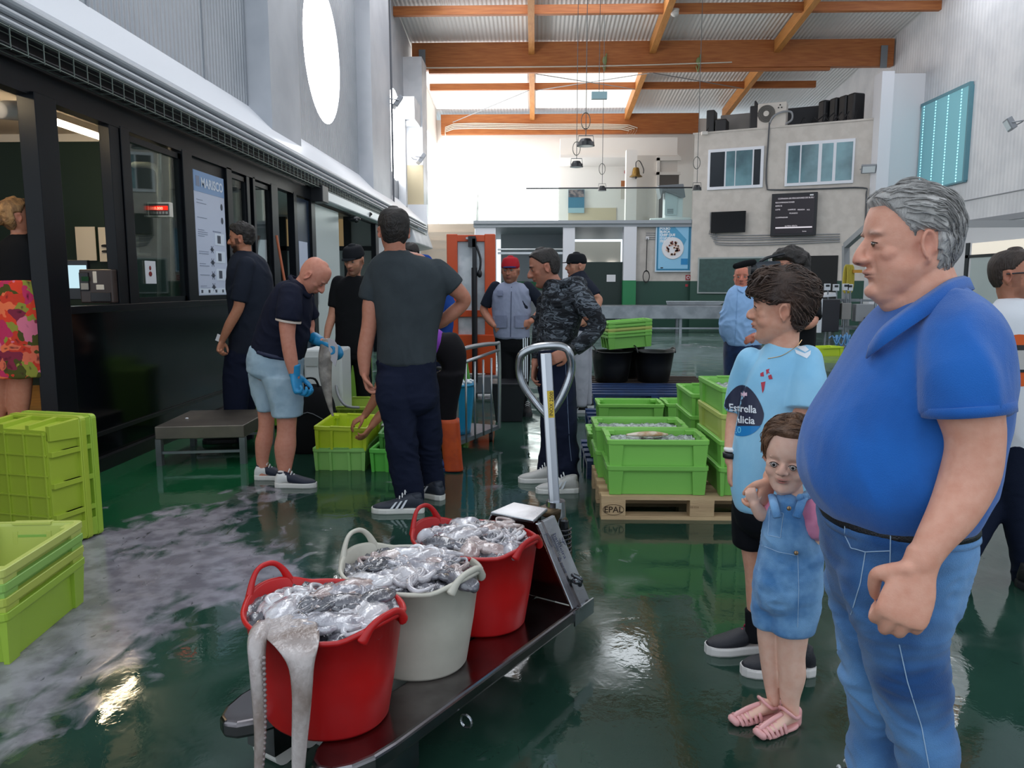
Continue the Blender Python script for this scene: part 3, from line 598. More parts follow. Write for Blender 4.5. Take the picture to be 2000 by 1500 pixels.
# ---------------------------------------------------------------- fittings of the far end
def wbox(t, name, u0, v0, u1, v1, o0, o1, m, bev=0):
    a = wt_(u0, v0); b = wt_(u1, v1); bm = B(); wallbox(bm, a[0], b[0], min(a[1], b[1]), max(a[1], b[1]), o0, o1); return obj(name, bm, m, t, bevel=bev)
alw = mat('white window frame', '#dfe1e8', .35); wgl = mat('teal window glass', '#44636c', .06, col2='#6f98a2', scale=.8, spec=.8); wgd = mat('dark window glass', '#141c22', .05, spec=.8)
for i, (u0, u1, vt, vb, parts) in enumerate(((1384, 1493, 289, 369, ((1389, 1417, wgd), (1420, 1437, wgl), (1439, 1471, wgl), (1474, 1487, wgd))), (1536, 1671, 275, 361, ((1541, 1564, wgl), (1567, 1600, wgl), (1607, 1629, wgl), (1635, 1667, wgl))))):
    (t0, zt), (t1, _) = wt_(u0, vt+3), wt_(u1, vt); z0 = wt_((u0+u1)/2, vb)[1]; z1 = wt_((u0+u1)/2, vt)[1]
    t = thing('window_%d' % (14+i), 'sliding window in the block wall', 'window', wp(t0, z0)); t['kind'] = 'structure'
    bm = B(); wallbox(bm, t0, t1, z0, z1, 0, .05); obj('window_frame', bm, alw, t, bevel=.01)
    for ua, ub, m in parts:
        a = wt_(ua, vt)[0]; b = wt_(ub, vt)[0]; bm = B(); wallbox(bm, a, b, z0+.09, z1-.09, .05, .056); obj('glass_pane', bm, m, t)
t = thing('wall_television', 'black flat television on a bracket on the block wall', 'television', wp(1, 3))
wbox(t, 'television_body', 1391, 415, 1457, 454, .10, .16, mat('tv black', '#060608', .12), .01); wbox(t, 'wall_bracket', 1415, 425, 1435, 445, 0, .1, mat('black plastic', '#15171c', .4))
t = thing('information_board', 'black electronic information board with rows of text on block wall', 'display', wp(3, 3))
wbox(t, 'board_body', 1509, 380, 1594, 460, .05, .17, mat('board black', '#14141a', .35), .01); wbox(t, 'board_face', 1515, 386, 1589, 455, .17, .18, mat('board plum', '#20161f', .3))
wl = glow('board text', '#d8d4dc', .8)
def wtext(s, u, v, size, t, m=wl, off=.19):
    a = wt_(u, v); return text_on('lettering', s, wp(a[0], a[1], off), d01, V((0, 0, 1)), size, m, t)
wtext('COFRADIA DE PESCADORES DE BUEU', 1521, 391, .058, t)
for s, u, v in (('RECOMENDACIONES', 1516, 398.5), ('ESPECIE', 1516, 405), ('LOTE', 1516, 412), ('CAMPOS', 1540, 412), ('PESADA', 1559, 412), ('KG', 1577, 412), ('PUXADO', 1543, 419), ('COMPRADOR', 1516, 427.5)): wtext(s, u, v, .055, t)
wbox(t, 'line', 1516, 444.8, 1587, 445.2, .18, .186, wl); wtext('ULTIMA VENTA', 1534, 443.5, .05, t); wtext('lonxa', 1568, 453.5, .05, t); wbox(t, 'label_tag', 1583, 380.5, 1590, 383, .18, .186, mat('paper white', '#d8d8dc', .8))
# conduits on the block wall
bm = B()
def wt3(u, v, o=.03): a = wt_(u, v); return wp(a[0], a[1], o)
for k, v in enumerate((459, 464, 468, 474, 478)): tube(bm, [wt3(1388+3*k, 415), wt3(1388+3*k, v-12), wt3(1394+3*k, v), wt3(1500, v), wt3(1640, v-2 if k < 3 else v-6)], .014, 6, 3)
o_ = tag(obj('conduit', bm, mat('grey conduit', '#8e9094', .5), smooth=True), 'bundle of grey conduits below the television and information board', 'conduit')
bm = B(); tube(bm, [wt3(1503, 240), wt3(1500, 285), wt3(1497, 330), wt3(1498, 365), wt3(1510, 371), wt3(1600, 369), wt3(1685, 367), wt3(1692, 380), wt3(1690, 440)], .022, 6, 4)
tag(obj('conduit', bm, mat('dark conduit', '#4a4d52', .5), smooth=True), 'single dark conduit curving between the two windows of block wall', 'conduit')
t = thing('chalkboard', 'dark green chalkboard with pale frame on the block wall', 'board', wp(1, 1))
wbox(t, 'board_frame', 1364, 503, 1500, 574, 0, .05, mat('board frame', '#9fa8a8', .5), .01); wbox(t, 'writing_surface', 1367, 506, 1498, 571, .05, .06, mat('chalk green', '#2f4a47', .5, col2='#35524e'))
bm = B(); a = wt_(1558, 500); b = wt_(1630, 640); wallbox(bm, a[0], b[0], 0, a[1], 0, .02); struct('door_7', bm, mat('opening black', '#040506', .6), 'black opening in the block wall')
# poster with the plate of octopus
t = thing('octopus_poster', 'pale blue advertising poster with a white plate of sliced octopus', 'poster', at(1315, 530, 24.3))
Yp = 24.66
def pb(t, name, u0, v0, u1, v1, Y, m, th=.02): a = at(u0, v0, Y); b = at(u1, v1, Y); bm = B(); box(bm, (a.x, Y-th, b.z), (b.x, Y, a.z)); return obj(name, bm, m, t)
pb(t, 'poster_frame', 1281, 429, 1351, 531, Yp, mat('pale frame', '#c3d8e8', .4), .05); pb(t, 'blue_border', 1284, 433, 1347, 528, Yp-.05, mat('poster petrol', '#1d7ba3', .4), .008); sh_ = pb(t, 'poster_sheet', 1287, 436, 1343, 525, Yp-.058, mat('poster sky', '#8cc5e6', .4), .006)
bm = B(); c_ = at(1314, 485, Yp-.07)
plate(bm, [at(1289, 447, Yp-.066), at(1318, 443, Yp-.066), at(1341, 468, Yp-.066), at(1330, 490, Yp-.066), at(1300, 465, Yp-.066)], (0, -.002, 0)); obj('letter_shadow', bm, mat('poster mid blue', '#4d9cc4', .4), sh_)
bm = B(); cyl(bm, c_, c_-V((0, .02, 0)), .345, .33, 40); pl = obj('plate_picture', bm, mat('plate white', '#e3e2e6', .4), sh_)
rnd = random.Random(2); bm = B(); bm2 = B()
for k in range(44):
    r = .21*math.sqrt(rnd.random()); a_ = rnd.random()*6.3; p_ = c_+V((r*math.cos(a_), -.024, r*math.sin(a_))); cyl(bm if k % 3 else bm2, p_, p_-V((0, .006, 0)), .032, n=8)
obj('octopus_slices', bm, mat('slice pink', '#dcb8a4', .5), pl); obj('octopus_slices', bm2, mat('slice brown', '#7a3a34', .5), pl)
wl2 = mat('poster lettering', '#f2f6fa', .5)
for i, s in enumerate(('POLBO', 'BUSCA', 'CHEF QUE', 'O LEVE A', 'FEIRA')): a = at(1289, 448.5+i*6.2, Yp-.075); text_on('lettering', s, a, (1, 0, 0), (0, 0, 1), .10, wl2, t, .004)
pb(t, 'blue_square', 1330, 505, 1343, 517, Yp-.066, mat('square blue', '#1682bd', .4), .004); pb(t, 'small_mark', 1290, 522, 1295, 524, Yp-.066, mat('print black', '#1c1d20'), .004)
bm = B(); a = at(1270, 426, 24.62); b = at(1348, 434, 24.62); tube(bm, [(a.x, 24.62, a.z-.06), (b.x, 24.62, a.z-.03)], .06, 10, 1, .3); tag(obj('sign_lamp', bm, mat('lamp white cover', '#eef0f2', .4), smooth=True), 'white tubular lamp cover above the octopus poster', 'lamp')
t = thing('fire_sign', 'small red and white hose sign on the wall below the octopus poster', 'sign', at(1344, 542, 24.4))
pb(t, 'sign_plate', 1339, 537, 1349, 547, 24.7, mat('sign red', '#a5343c', .5), .02); bm = B(); c_ = at(1344, 542, 24.68); cyl(bm, c_, c_-V((0, .01, 0)), .055, n=20); q = obj('sign_ring', bm, mat('paper white', '#d8d8dc'), t); bm = B(); c_ = c_-V((0, .012, 0)); cyl(bm, c_, c_-V((0, .01, 0)), .03, n=16); obj('sign_dot', bm, mat('sign red', '#a5343c'), q)
t = thing('fire_sign', 'tiny red square button low on the green dado', 'sign', at(1341, 557, 24.6)); pb(t, 'sign_plate', 1338.5, 555, 1343.5, 560, 24.7, mat('sign red', '#a5343c', .5), .02)
t = thing('coiled_cable', 'coil of dark cable hanging from white socket on the wall', 'cable', at(1262, 540, 24.6)); bm = B()
tube(bm, [at(1264, 466, 24.62), at(1263, 500, 24.6), at(1262, 530, 24.6)], .014, 6, 3); c_ = at(1262, 540, 24.58)
for k in range(3): tube(bm, [c_+V((.1*math.sin(a_), -.01*k, (.17+.01*k)*math.cos(a_))) for a_ in np.linspace(0, 2*PI, 13)], .012, 6, 2)
obj('cable', bm, mat('cable black', '#14161a', .6), t); pb(t, 'socket', 1261, 462, 1267, 468, 24.68, mat('paper white', '#d8d8dc'), .06)
bm = B()
for v in (455, 459, 463, 467): tube(bm, [at(1262, v, 24.69), at(1300, v+.5, 24.69), at(1352, v+.5, 24.68)], .013, 6, 1)
tag(obj('conduit', bm, mat('grey conduit', '#8e9094', .5), smooth=True), 'grey cable pipes on wall behind the octopus poster', 'conduit')
# bell, upstairs posters, lectern
t = thing('brass_bell', 'small brass ship bell on a bracket on the white mezzanine post', 'bell', at(1242, 342, 27.9)); c_ = at(1242, 341, 27.8)
bm = B(); loft(bm, [(c_+V((0, 0, z)), V((r, 0, 0)), V((0, r, 0))) for z, r in ((.24, .06), (.22, .10), (.1, .13), (0, .15), (-.06, .22), (-.08, .23))], 24, 3, 0); obj('bell_body', bm, mat('brass', '#8a6f3c', .35, .9), t, smooth=True)
bm = B(); tube(bm, [c_+V((0, 0, .24)), c_+V((0, 0, .42)), c_+V((.12, 0, .46)), c_+V((.26, 0, .2)), c_+V((.26, .0, .05))], .018, 6, 4); obj('bell_bracket', bm, mat('iron', '#3a3a3c', .6), t); bm = B(); ell(bm, c_-V((0, 0, .1)), .04, .04, .05); obj('clapper', bm, mat('iron', '#3a3a3c', .6), t)
t = thing('wall_poster', 'dark blue poster with photo at top on the bright mezzanine glazing', 'poster', at(1125, 415, 31)); pb(t, 'poster_sheet', 1110, 370, 1141, 416, 31.1, mat('poster petrol dark', '#1b6d8c', .5), .02); pb(t, 'photo_strip', 1110.5, 370.5, 1140.5, 385, 31.07, mat('photo', '#2a3040', .6, col2='#8a7a78', scale=8), .01)
pb(t, 'pale_strip', 1110, 406, 1141, 416, 31.07, mat('poster pale teal', '#8fb3bd', .5), .01)
t = thing('wall_poster', 'white notice with orange top on the mezzanine wall behind glass', 'poster', at(1225, 380, 31)); pb(t, 'poster_sheet', 1213, 353, 1239, 389, 31.1, mat('poster cream', '#cfc6bb', .6), .02); pb(t, 'orange_top', 1213, 353, 1239, 364, 31.07, mat('poster orange', '#a8683c', .6), .01)
bm = B(); c_ = at(1224, 336, 31.1); cyl(bm, c_, c_-V((0, .03, 0)), .10, n=20); tag(obj('round_sign', bm, mat('sign red', '#a5343c')), 'round red sign high on mezzanine wall left of bell', 'sign')
t = thing('lectern_cabinet', 'white cabinet with grey tilted lid standing at the balustrade', 'cabinet', at(1313, 425, 25))
pb(t, 'cabinet_body', 1295, 372, 1327, 428, 25.2, mat('cabinet white', '#dfe6ea', .4), .5); pb(t, 'cabinet_door', 1299, 378, 1322, 420, 24.69, mat('cabinet door', '#c6d2d8', .4), .02)
for i in range(5): pb(t, 'vent_slot', 1303, 408+i*2, 1315, 409+i*2, 24.67, mat('slot', '#7f8a90'), .01)
bm = B(); a = at(1286, 360, 25.0); b = at(1338, 372, 25.0); plate(bm, [at(1286, 362, 24.7), at(1335, 359, 24.7), at(1339, 385, 24.6), at(1330, 386, 24.6), at(1295, 372, 24.6), at(1291, 387, 24.6)], (0, .6, 0)); obj('lid', bm, mat('lid grey', '#6d7379', .5), t, bevel=.01)
# equipment on top of the block
dk = mat('equipment dark', '#1c1d21', .5)
t = thing('air_conditioner', 'white air conditioner outdoor unit with round fan on top of block wall', 'air conditioner', wp(2.3, 6.0, -.4))
a = wt_(1478, 240); b = wt_(1534, 240); bm = B(); wallbox(bm, a[0], b[0], 6.0, 6.7, -.55, -.1); obj('unit_casing', bm, mat('unit white', '#cfc8c0', .5), t, bevel=.02)
c_ = V(wt3(1496, 221, -.1)); bm = B(); cyl(bm, c_, c_+nrm*.02, .25, n=32); g_ = obj('fan_grille', bm, mat('grille dark', '#3a3a3a', .5), t); bm = B()
for r in np.linspace(.1, .24, 6): tube(bm, [c_+nrm*.03+d01*(r*math.cos(a_))+V((0, 0, r*math.sin(a_))) for a_ in np.linspace(0, 2*PI, 25)], .006, 4, 1)
obj('grille_rings', bm, mat('grille wire', '#8a8680', .5), g_); bm = B(); cyl(bm, c_+nrm*.03, c_+nrm*.05, .08, n=20); obj('fan_hub', bm, mat('unit white', '#cfc8c0'), g_)
bm = B()
q = wt3(1523, 207, -.09)
for k in range(3): a_ = k*2.094; p_ = q+d01*(.05*math.sin(a_))+V((0, 0, .05*math.cos(a_))); cyl(bm, p_, p_+nrm*.008, .026, n=4)
obj('maker_mark', bm, mat('print black', '#1c1d20'), t)
bm = B(); tube(bm, [wt3(1503, 242, 0), wt3(1512, 228, .1), wt3(1530, 218, 0), wt3(1545, 218, -.1), wt3(1546, 232, -.1), wt3(1535, 240, -.1)], .03, 8, 4); obj('hose', bm, mat('grey conduit', '#8e9094'), t, smooth=True)
for i, (u0, u1, h_) in enumerate(((1372, 1388, .75), (1390, 1412, .45), (1458, 1476, .75), (1466, 1470, .9))):
    a = wt_(u0, 250); b = wt_(u1, 250); bm = B(); wallbox(bm, a[0], b[0], 6.0, 6.0+h_, -1.0, -.5); tag(obj('equipment_box', bm, dk, bevel=.03), ['tall dark box at the left end on top of block wall', 'low dark slanting box second from left on block wall', 'tall dark box just left of the air conditioner', 'narrow dark post between tall dark box and air conditioner'][i], 'box')
a = wt_(1392, 240); b = wt_(1460, 240); bm = B(); wallbox(bm, a[0], b[0], 6.0, 6.7, -1.3, -1.2); tag(obj('grey_cabinet', bm, mat('cabinet grey', '#83807e', .5), bevel=.02), 'grey metal cabinet between dark boxes on top of block wall', 'cabinet')
for i, u in enumerate((1606, 1630, 1650, 1668)):
    a = wt_(u, 220); bm = B(); p_ = wp(a[0], 6.02, -1.6+.2*i); T = Matrix.Translation(p_) @ Matrix.Rotation(.3, 4, 'Z'); box(bm, (-.2, -.15, 0), (.2, .15, .9-.0*i), T); tag(obj('wall_unit', bm, dk, bevel=.05), '%s dark unit from the left in the row at right end of block top' % ('first', 'second', 'third', 'fourth')[i], 'equipment', 'dark units on top of the block wall')
bm = B(); a = wt_(1570, 240); 
for k in range(5): tube(bm, [wp(3.0+k*.3, 6.02, -.3), wp(3.1+k*.28, 6.25, -.4), wp(3.3+k*.28, 6.04, -.3), wp(3.7+k*.2, 6.35, -.6)], .02, 6, 4)
tag(obj('loose_cable', bm, mat('cable black', '#14161a')), 'tangle of black cables on top of the block wall', 'cable')
bm = B(); wallbox(bm, 2.2, 4.3, 6.0, 6.95, -2.4, -2.3); struct('wall_loft', bm, mat('loft dark', '#3a3c40', .7))
t = thing('cctv_camera', 'small white camera on the top left corner of the block wall', 'camera', wt3(1378, 258, .1)); bm = B(); box(bm, (-.09, -.06, -.05), (.09, .06, .05), Matrix.Translation(wt3(1378, 262, .15))); obj('camera_body', bm, mat('camera white', '#cfcac4'), t, bevel=.01); bm = B(); cyl(bm, wt3(1381, 258, .1), wt3(1383, 250, 0), .02, n=8); obj('bracket', bm, dk, t)
# floodlights
def flood(p_, rz, lab, tilt=.5, s=1.0):
    t = thing('floodlight', lab, 'light', p_); T = Matrix.Translation(p_) @ Matrix.Rotation(rz, 4, 'Z') @ Matrix.Rotation(tilt, 4, 'X') @ Matrix.Scale(s, 4)
    bm = B(); box(bm, (-.19, -.05, -.12), (.19, .05, .12), T); obj('lamp_body', bm, mat('lamp grey', '#8f9298', .45, .3), t, bevel=.015); bm = B(); box(bm, (-.16, -.056, -.09), (.16, -.05, .09), T); obj('lamp_glass', bm, mat('lamp glass', '#dfe3e6', .15), t)
    bm = B(); T2 = Matrix.Translation(p_) @ Matrix.Rotation(rz, 4, 'Z'); tube(bm, [T2 @ V((-.2*s, 0, 0)), T2 @ V((-.2*s, .16*s, .02)), T2 @ V((0, .22*s, .05)), T2 @ V((.2*s, .16*s, .02)), T2 @ V((.2*s, 0, 0))], .014, 6, 2); obj('bracket', bm, mat('lamp grey', '#8f9298'), t)
flood(ax(776, 200, -3.45), PI/2+.3, 'white floodlight on the grey column high left of the roof', .6, 1.2); flood(ax(822, 310, -3.35), PI/2+.3, 'lower white floodlight on the far left corner column', .6, 1.2)
flood(wt3(1697, 333, .35), -.3, 'grey floodlight on the column right of the block wall windows', .5); flood(V((10.3, 17.6, 4.85)), -1.9, 'grey floodlight on the right wall beside the teal window', .5, 1.1)
# hanging lamps with cable coils
def pendant(u, v, Y, lab, coilv=None, top=9.2, r=.12, ctop=None):
    c_ = at(u, v, Y); t = thing('hanging_lamp', lab, 'lamp', c_)
    bm = B(); cyl(bm, c_+V((0, 0, .02)), c_-V((0, 0, .05)), r*.9, r, 24); cyl(bm, c_+V((0, 0, .08)), c_+V((0, 0, .02)), r*.55, r*.8, 20); obj('lamp_body', bm, mat('black plastic', '#15171c'), t, smooth=False)
    bm = B(); cyl(bm, c_-V((0, 0, .05)), c_-V((0, 0, .055)), r*.85, n=20); obj('lamp_lens', bm, mat('lamp glass', '#dfe3e6', .15), t)
    bm = B(); tube(bm, [c_+V((-r*.9, 0, .0)), c_+V((-r*.8, 0, .14)), c_+V((r*.8, 0, .14)), c_+V((r*.9, 0, 0))], .008, 6, 1)
    tp = V((c_.x, c_.y, top)); cyl(bm, c_+V((0, 0, .13)), tp, .008, n=6); obj('wire', bm, mat('wire', '#4d5052', .5), t)
    if coilv:
        q = at(u, coilv, Y); bm = B()
        for k in range(3): tube(bm, [q+V((.085*math.sin(a_), .01*k, .15*math.cos(a_))) for a_ in np.linspace(0, 2*PI, 15)], .008, 6, 1)
        obj('cable_coil', bm, mat('cable grey', '#55564f', .6), t)
pendant(1144, 280, 15, 'highest black hanging lamp, nearest in the hall, below a cable coil', 236, 9.9, .17); pendant(1126, 322, 18, 'black hanging lamp just left of and below the highest one', 290, 9.6, .15)
pendant(1176, 369, 22, 'small black hanging lamp in front of the glass balustrade', 330, 9.2, .12); pendant(1361, 368, 20, 'small black hanging lamp in front of the block wall left window', 318, 9.4, .12)
for u, v in ((1181, 118), (1364, 120)):
    c_ = at(u, v, 24.46); bm = B(); ell(bm, c_, .07, .04, .12); tube(bm, [c_, c_+V((.05, 0, .2)), c_+V((.0, 0, -.3)), c_+V((-.06, 0, -.15))], .02, 6, 4); tag(obj('pulley', bm, mat('faded green', '#7d8a5a', .6)), 'faded green pulley hook on the deep roof beam, %s' % ('left one' if u < 1300 else 'right one'), 'pulley')
t = thing('hanging_light_box', 'pale rectangular light box hanging under the deep roof beam', 'lamp', at(1170, 187, 20)); pb(t, 'light_box', 1155, 181, 1185, 195, 20, mat('light box', '#8fb0b8', .3), .12)
bm = B(); cyl(bm, at(1170, 181, 19.94), V((at(1170, 181, 19.94).x, 19.94, 9.4)), .008, n=6); obj('wire', bm, mat('wire', '#4d5052'), t)
t = thing('dome_camera', 'white dome camera on the timber rafter near the top edge', 'camera', at(1318, 24, 21.8)); bm = B(); c_ = at(1318, 26, 21.8); ell(bm, c_, .11, .11, .09); cyl(bm, c_, c_+V((0, 0, .1)), .1, .12, 16); obj('camera_dome', bm, mat('camera white', '#cfcac4'), t, smooth=True)
# steel portal frame on the right
bm = B(); p0 = at(1652, 640, 19.6); p0.z = 0; p1 = at(1652, 480, 19.6); p2 = at(1697, 440, 18.2); p3 = at(2060, 436, 14)
bar(bm, p0, p1, .14, .14, V((0, 1, 0))); bar(bm, p1, p2, .12, .14); bar(bm, p2, p3, .10, .13); tag(obj('gantry', bm, mat('grey steel frame', '#8b8e92', .5)), 'grey steel portal frame rising behind the machines on the right', 'frame')
# steel tables in front of the back wall
stl = mat('brushed steel', '#8f9499', .35, .75, col2='#7c8186', scale=3)
t = thing('conveyor_table', 'long low stainless steel sorting table along back wall', 'table', (3, 22.9, 0))
bm = B(); box(bm, (1.3, 22.1, .74), (7.2, 22.9, .80)); box(bm, (1.3, 22.05, .42), (7.2, 22.12, .78)); obj('table_top', bm, stl, t, bevel=.01)
for x in (1.5, 2.4, 4.17, 5.6, 7.0):
    bm = B(); box(bm, (x-.04, 22.2, 0), (x+.04, 22.28, .45)); box(bm, (x-.04, 22.75, 0), (x+.04, 22.83, .76)); obj('leg', bm, stl, t)
bm = B(); box(bm, (1.4, 22.22, .12), (7.1, 22.26, .17)); obj('stretcher', bm, stl, t)
t = thing('steel_tray', 'shallow steel tray lying on the long table under the octopus poster', 'tray', (4.4, 22.6, .8)); bm = B(); hexa(bm, [(3.8, 22.35, .80), (5.3, 22.35, .80), (5.2, 22.85, .80), (3.9, 22.85, .80)], [(3.75, 22.3, .92), (5.5, 22.3, .92), (5.4, 22.88, .92), (3.85, 22.88, .92)]); obj('tray_body', bm, mat('tray bright', '#c3c9cc', .25, .8), t, bevel=.01)
t = thing('side_table', 'steel side table beside the man in pale trousers', 'table', (.9, 12, 0)); bm = B(); box(bm, (.75, 11.6, .74), (1.35, 12.4, .78)); box(bm, (.75, 11.6, .60), (1.35, 11.62, .74)); obj('table_top', bm, stl, t, bevel=.005)
for x in (.8, 1.3):
    for y in (11.65, 12.35): bm = B(); box(bm, (x-.025, y-.025, 0), (x+.025, y+.025, .74)); obj('leg', bm, stl, t)
# grading machine with scales, right
t = thing('grading_machine', 'grey steel fish grading machine with control cabinets behind the boy', 'machine', (7.2, 18.5, 0))
bm = B()
for u in (1586, 1606, 1640, 1672, 1700):
    p_ = at(u, 640, 18.4); cyl(bm, (p_.x, 18.2, 0), (p_.x, 18.2, 1.05), .03, n=10); cyl(bm, (p_.x, 19.0, 0), (p_.x, 19.0, 1.05), .03, n=10)
for z in (.35, 1.0): a = at(1586, 600, 18.2).x; b = at(1705, 600, 18.2).x; box(bm, (a, 18.18, z), (b, 18.24, z+.05)); box(bm, (a, 18.97, z), (b, 19.03, z+.05))
obj('machine_frame', bm, stl, t)
pbox(t, 'control_cabinet', 1603, 585, 1638, 648, 17.9, .35, mat('cabinet dark', '#1b1a22', .3), .01); pbox(t, 'cabinet_edge', 1600, 583, 1604, 650, 17.88, .3, mat('edge white', '#c9ccd2', .4)); pbox(t, 'control_box', 1645, 592, 1662, 624, 17.95, .25, mat('cabinet grey', '#83807e'), .01)
pbox(t, 'control_box', 1673, 594, 1706, 628, 17.95, .25, mat('box grey', '#8a8c90', .5), .01); pbox(t, 'side_panel', 1582, 588, 1594, 612, 18.0, .2, mat('cabinet grey', '#83807e'), .01); pbox(t, 'side_panel', 1583, 620, 1600, 645, 18.1, .1, mat('box grey', '#8a8c90', .5), .01)
pbox(t, 'monitor', 1690, 620, 1716, 650, 17.8, .08, mat('black plastic', '#15171c'), .01); bm = B(); a = at(1604, 582, 18); b = at(1633, 571, 18.4); plate(bm, [at(1601, 581, 18), at(1632, 571, 18), at(1634, 579, 18)], (0, .6, 0)); obj('chute', bm, mat('edge white', '#c9ccd2'), t)
for i, u in enumerate((1586, 1600, 1617, 1634, 1653, 1661)):
    v = 560+(i % 2); s_ = thing('weighing_display', 'small white scale display on a stalk above the grading machine, %s from the left' % ('first', 'second', 'third', 'fourth', 'fifth', 'sixth')[i], 'scale display', at(u, 580, 18.2), group='scale displays on the grading machine')
    pbox(s_, 'display_housing', u-5, v-6, u+5, v+7, 18.0, .08, mat('edge white', '#c9ccd2')); pbox(s_, 'display', u-3.5, v-4, u+3.5, v, 17.99, .02, mat('screen dark', '#1d1f24')); bm = B(); cyl(bm, at(u, v+6, 18.05), at(u, 600, 18.05), .018, n=8); obj('stalk', bm, stl, s_)
t = thing('yellow_hose', 'coil of yellow hose hanging beside the grey steel post', 'hose', at(1660, 540, 18.8)); bm = B(); c_ = at(1659, 545, 18.8)
for k in range(8): tube(bm, [c_+V((-.1+.03*k+.05*math.sin(a_), .02*k, .33*math.cos(a_))) for a_ in np.linspace(0, 2*PI, 13)], .016, 6, 1)
obj('hose', bm, mat('hose yellow', '#b8a63a', .5), t); pb(t, 'bracket', 1665, 527, 1682, 533, 18.9, mat('sign orange', '#c08a34'), .05)
t = thing('blue_tubing', 'tangle of blue and grey pipes under the grading machine', 'pipes', at(1650, 665, 17)); rnd = random.Random(5); bm = B()
for k in range(9):
    u = 1620+k*9; tube(bm, [at(u, 660, 17), at(u+6, 650+rnd.random()*10, 17.1), at(u+14, 662+rnd.random()*14, 16.9), at(u+22, 655, 17)], .02, 6, 4)
for u in (1635, 1655, 1668): p_ = at(u, 650, 17); cyl(bm, (p_.x, 17, 0), (p_.x, 17, .3), .03, n=8)
obj('tubing', bm, mat('tubing blue', '#4a7fae', .4), t, smooth=True)
# ---------------------------------------------------------------- crates, pallets, tubs
LG, LG2 = '#7cc832', '#6fbf2c'
def plastic(col): return mat('crate plastic '+col, col, .42, col2=col, spec=.45, sss=0)
def make_crate(col, label, L=.60, W=.40, H=.175, group=None, name='fish_crate', base=False):
    """open nestable fish crate, long side along x, standing at the origin"""
    m = plastic(col); t = thing(name, label, 'crate', (0, 0, 0), 0, group)
    l, w = L/2, W/2; k = .88; th = .008
    bm = B()
    def ring(a, b, z, r=.02):
        out = []
        for sx, sy, a0 in ((1, 1, 0), (-1, 1, PI/2), (-1, -1, PI), (1, -1, 1.5*PI)):
            for j in range(4): a_ = a0+j*PI/6; out.append(V((sx*(a-r)+r*math.cos(a_), sy*(b-r)+r*math.sin(a_), z)))
        return out
    prof = [(l*k, w*k, .0), (l*k, w*k, 0.001), (l-.022, w-.022, H-.03), (l-.003, w-.003, H-.03), (l, w, H-.027), (l, w, H-.003), (l-.003, w-.003, H), (l-.020, w-.020, H), (l-.024, w-.024, H-.01), (l*k-th, w*k-th, .012)]
    rings = [[bm.verts.new(q) for q in ring(*p_)] for p_ in prof]
    for a, b in zip(rings, rings[1:]):
        for i in range(16): bm.faces.new((a[i], a[(i+1) % 16], b[(i+1) % 16], b[i]))
    bm.faces.new(rings[0][::-1]); bm.faces.new(rings[-1])
    for sy in (-1, 1):
        for x in (() if not base else (-.15, 0, .15)):
            hexa(bm, [(x-.012, sy*w*k*.99, .0), (x+.012, sy*w*k*.99, .0), (x+.012, sy*(w*k+.018), .0), (x-.012, sy*(w*k+.018), .0)][::1], [(x-.012, sy*(w-.03), H-.028), (x+.012, sy*(w-.03), H-.028), (x+.012, sy*(w-.002), H-.028), (x-.012, sy*(w-.002), H-.028)])
        for x in (-l+.05, l-.05): hexa(bm, [(x-.035, sy*w*.84, 0), (x+.035, sy*w*.84, 0), (x+.035, sy*(w-.012), 0), (x-.035, sy*(w-.012), 0)], [(x-.045, sy*w*.84, H-.028), (x+.045, sy*w*.84, H-.028), (x+.045, sy*(w-.003), H-.028), (x-.045, sy*(w-.003), H-.028)])
    for sx in (-1, 1):
        for y in (-.07, .07): hexa(bm, [(sx*l*k*.99, y-.01, 0), (sx*(l*k+.02), y-.01, 0), (sx*(l*k+.02), y+.01, 0), (sx*l*k*.99, y+.01, 0)], [(sx*(l-.03), y-.01, H-.028), (sx*(l-.002), y-.01, H-.028), (sx*(l-.002), y+.01, H-.028), (sx*(l-.03), y+.01, H-.028)])
        box(bm, (min(sx*(l-.03), sx*(l+.004)), -.08, H-.004), (max(sx*(l-.03), sx*(l+.004)), .08, H+.006))
        for sy in (-1, 1): x0, x1 = sorted((sx*(l-.075), sx*(l-.012))); y0, y1 = sorted((sy*(w-.06), sy*(w-.012))); box(bm, (x0, y0, H-.03), (x1, y1, H-.006))
    if base:
        for x in np.linspace(-l*k+.02, l*k-.02, 6): box(bm, (x-.004, -w*k+.01, -.008), (x+.004, w*k-.01, .0))
        for y in np.linspace(-w*k+.02, w*k-.02, 4): box(bm, (-l*k+.01, y-.004, -.009), (l*k-.01, y+.004, .0))
    obj('crate_wall', bm, m, t, bevel=.0025)
    bm = B(); R_ = [[bm.verts.new(q) for q in ring(a, b, z)] for a, b, z in ((l+.001, w+.001, H-.024), (l+.004, w+.004, H-.022), (l+.004, w+.004, H+.001), (l+.001, w+.001, H+.003), (l-.018, w-.018, H+.003), (l-.018, w-.018, H-.002))]
    for a, b in zip(R_, R_[1:]):
        for i in range(16): bm.faces.new((a[i], a[(i+1) % 16], b[(i+1) % 16], b[i]))
    obj('rim', bm, m, t)
    return t
PROTO = {}
def crate(col, p_, rz=0, label='', group=None, tilt=None, sc=(1, 1, 1), base=False):
    key = (col, base)
    if key not in PROTO: PROTO[key] = make_crate(col, label, base=base); o = PROTO[key]
    else: o = copy_tree(PROTO[key])
    o.location = p_; o.rotation_mode = 'XYZ'; o.rotation_euler = tilt if tilt else (0, 0, rz); o.scale = sc
    tag(o, label, 'crate', group); return o
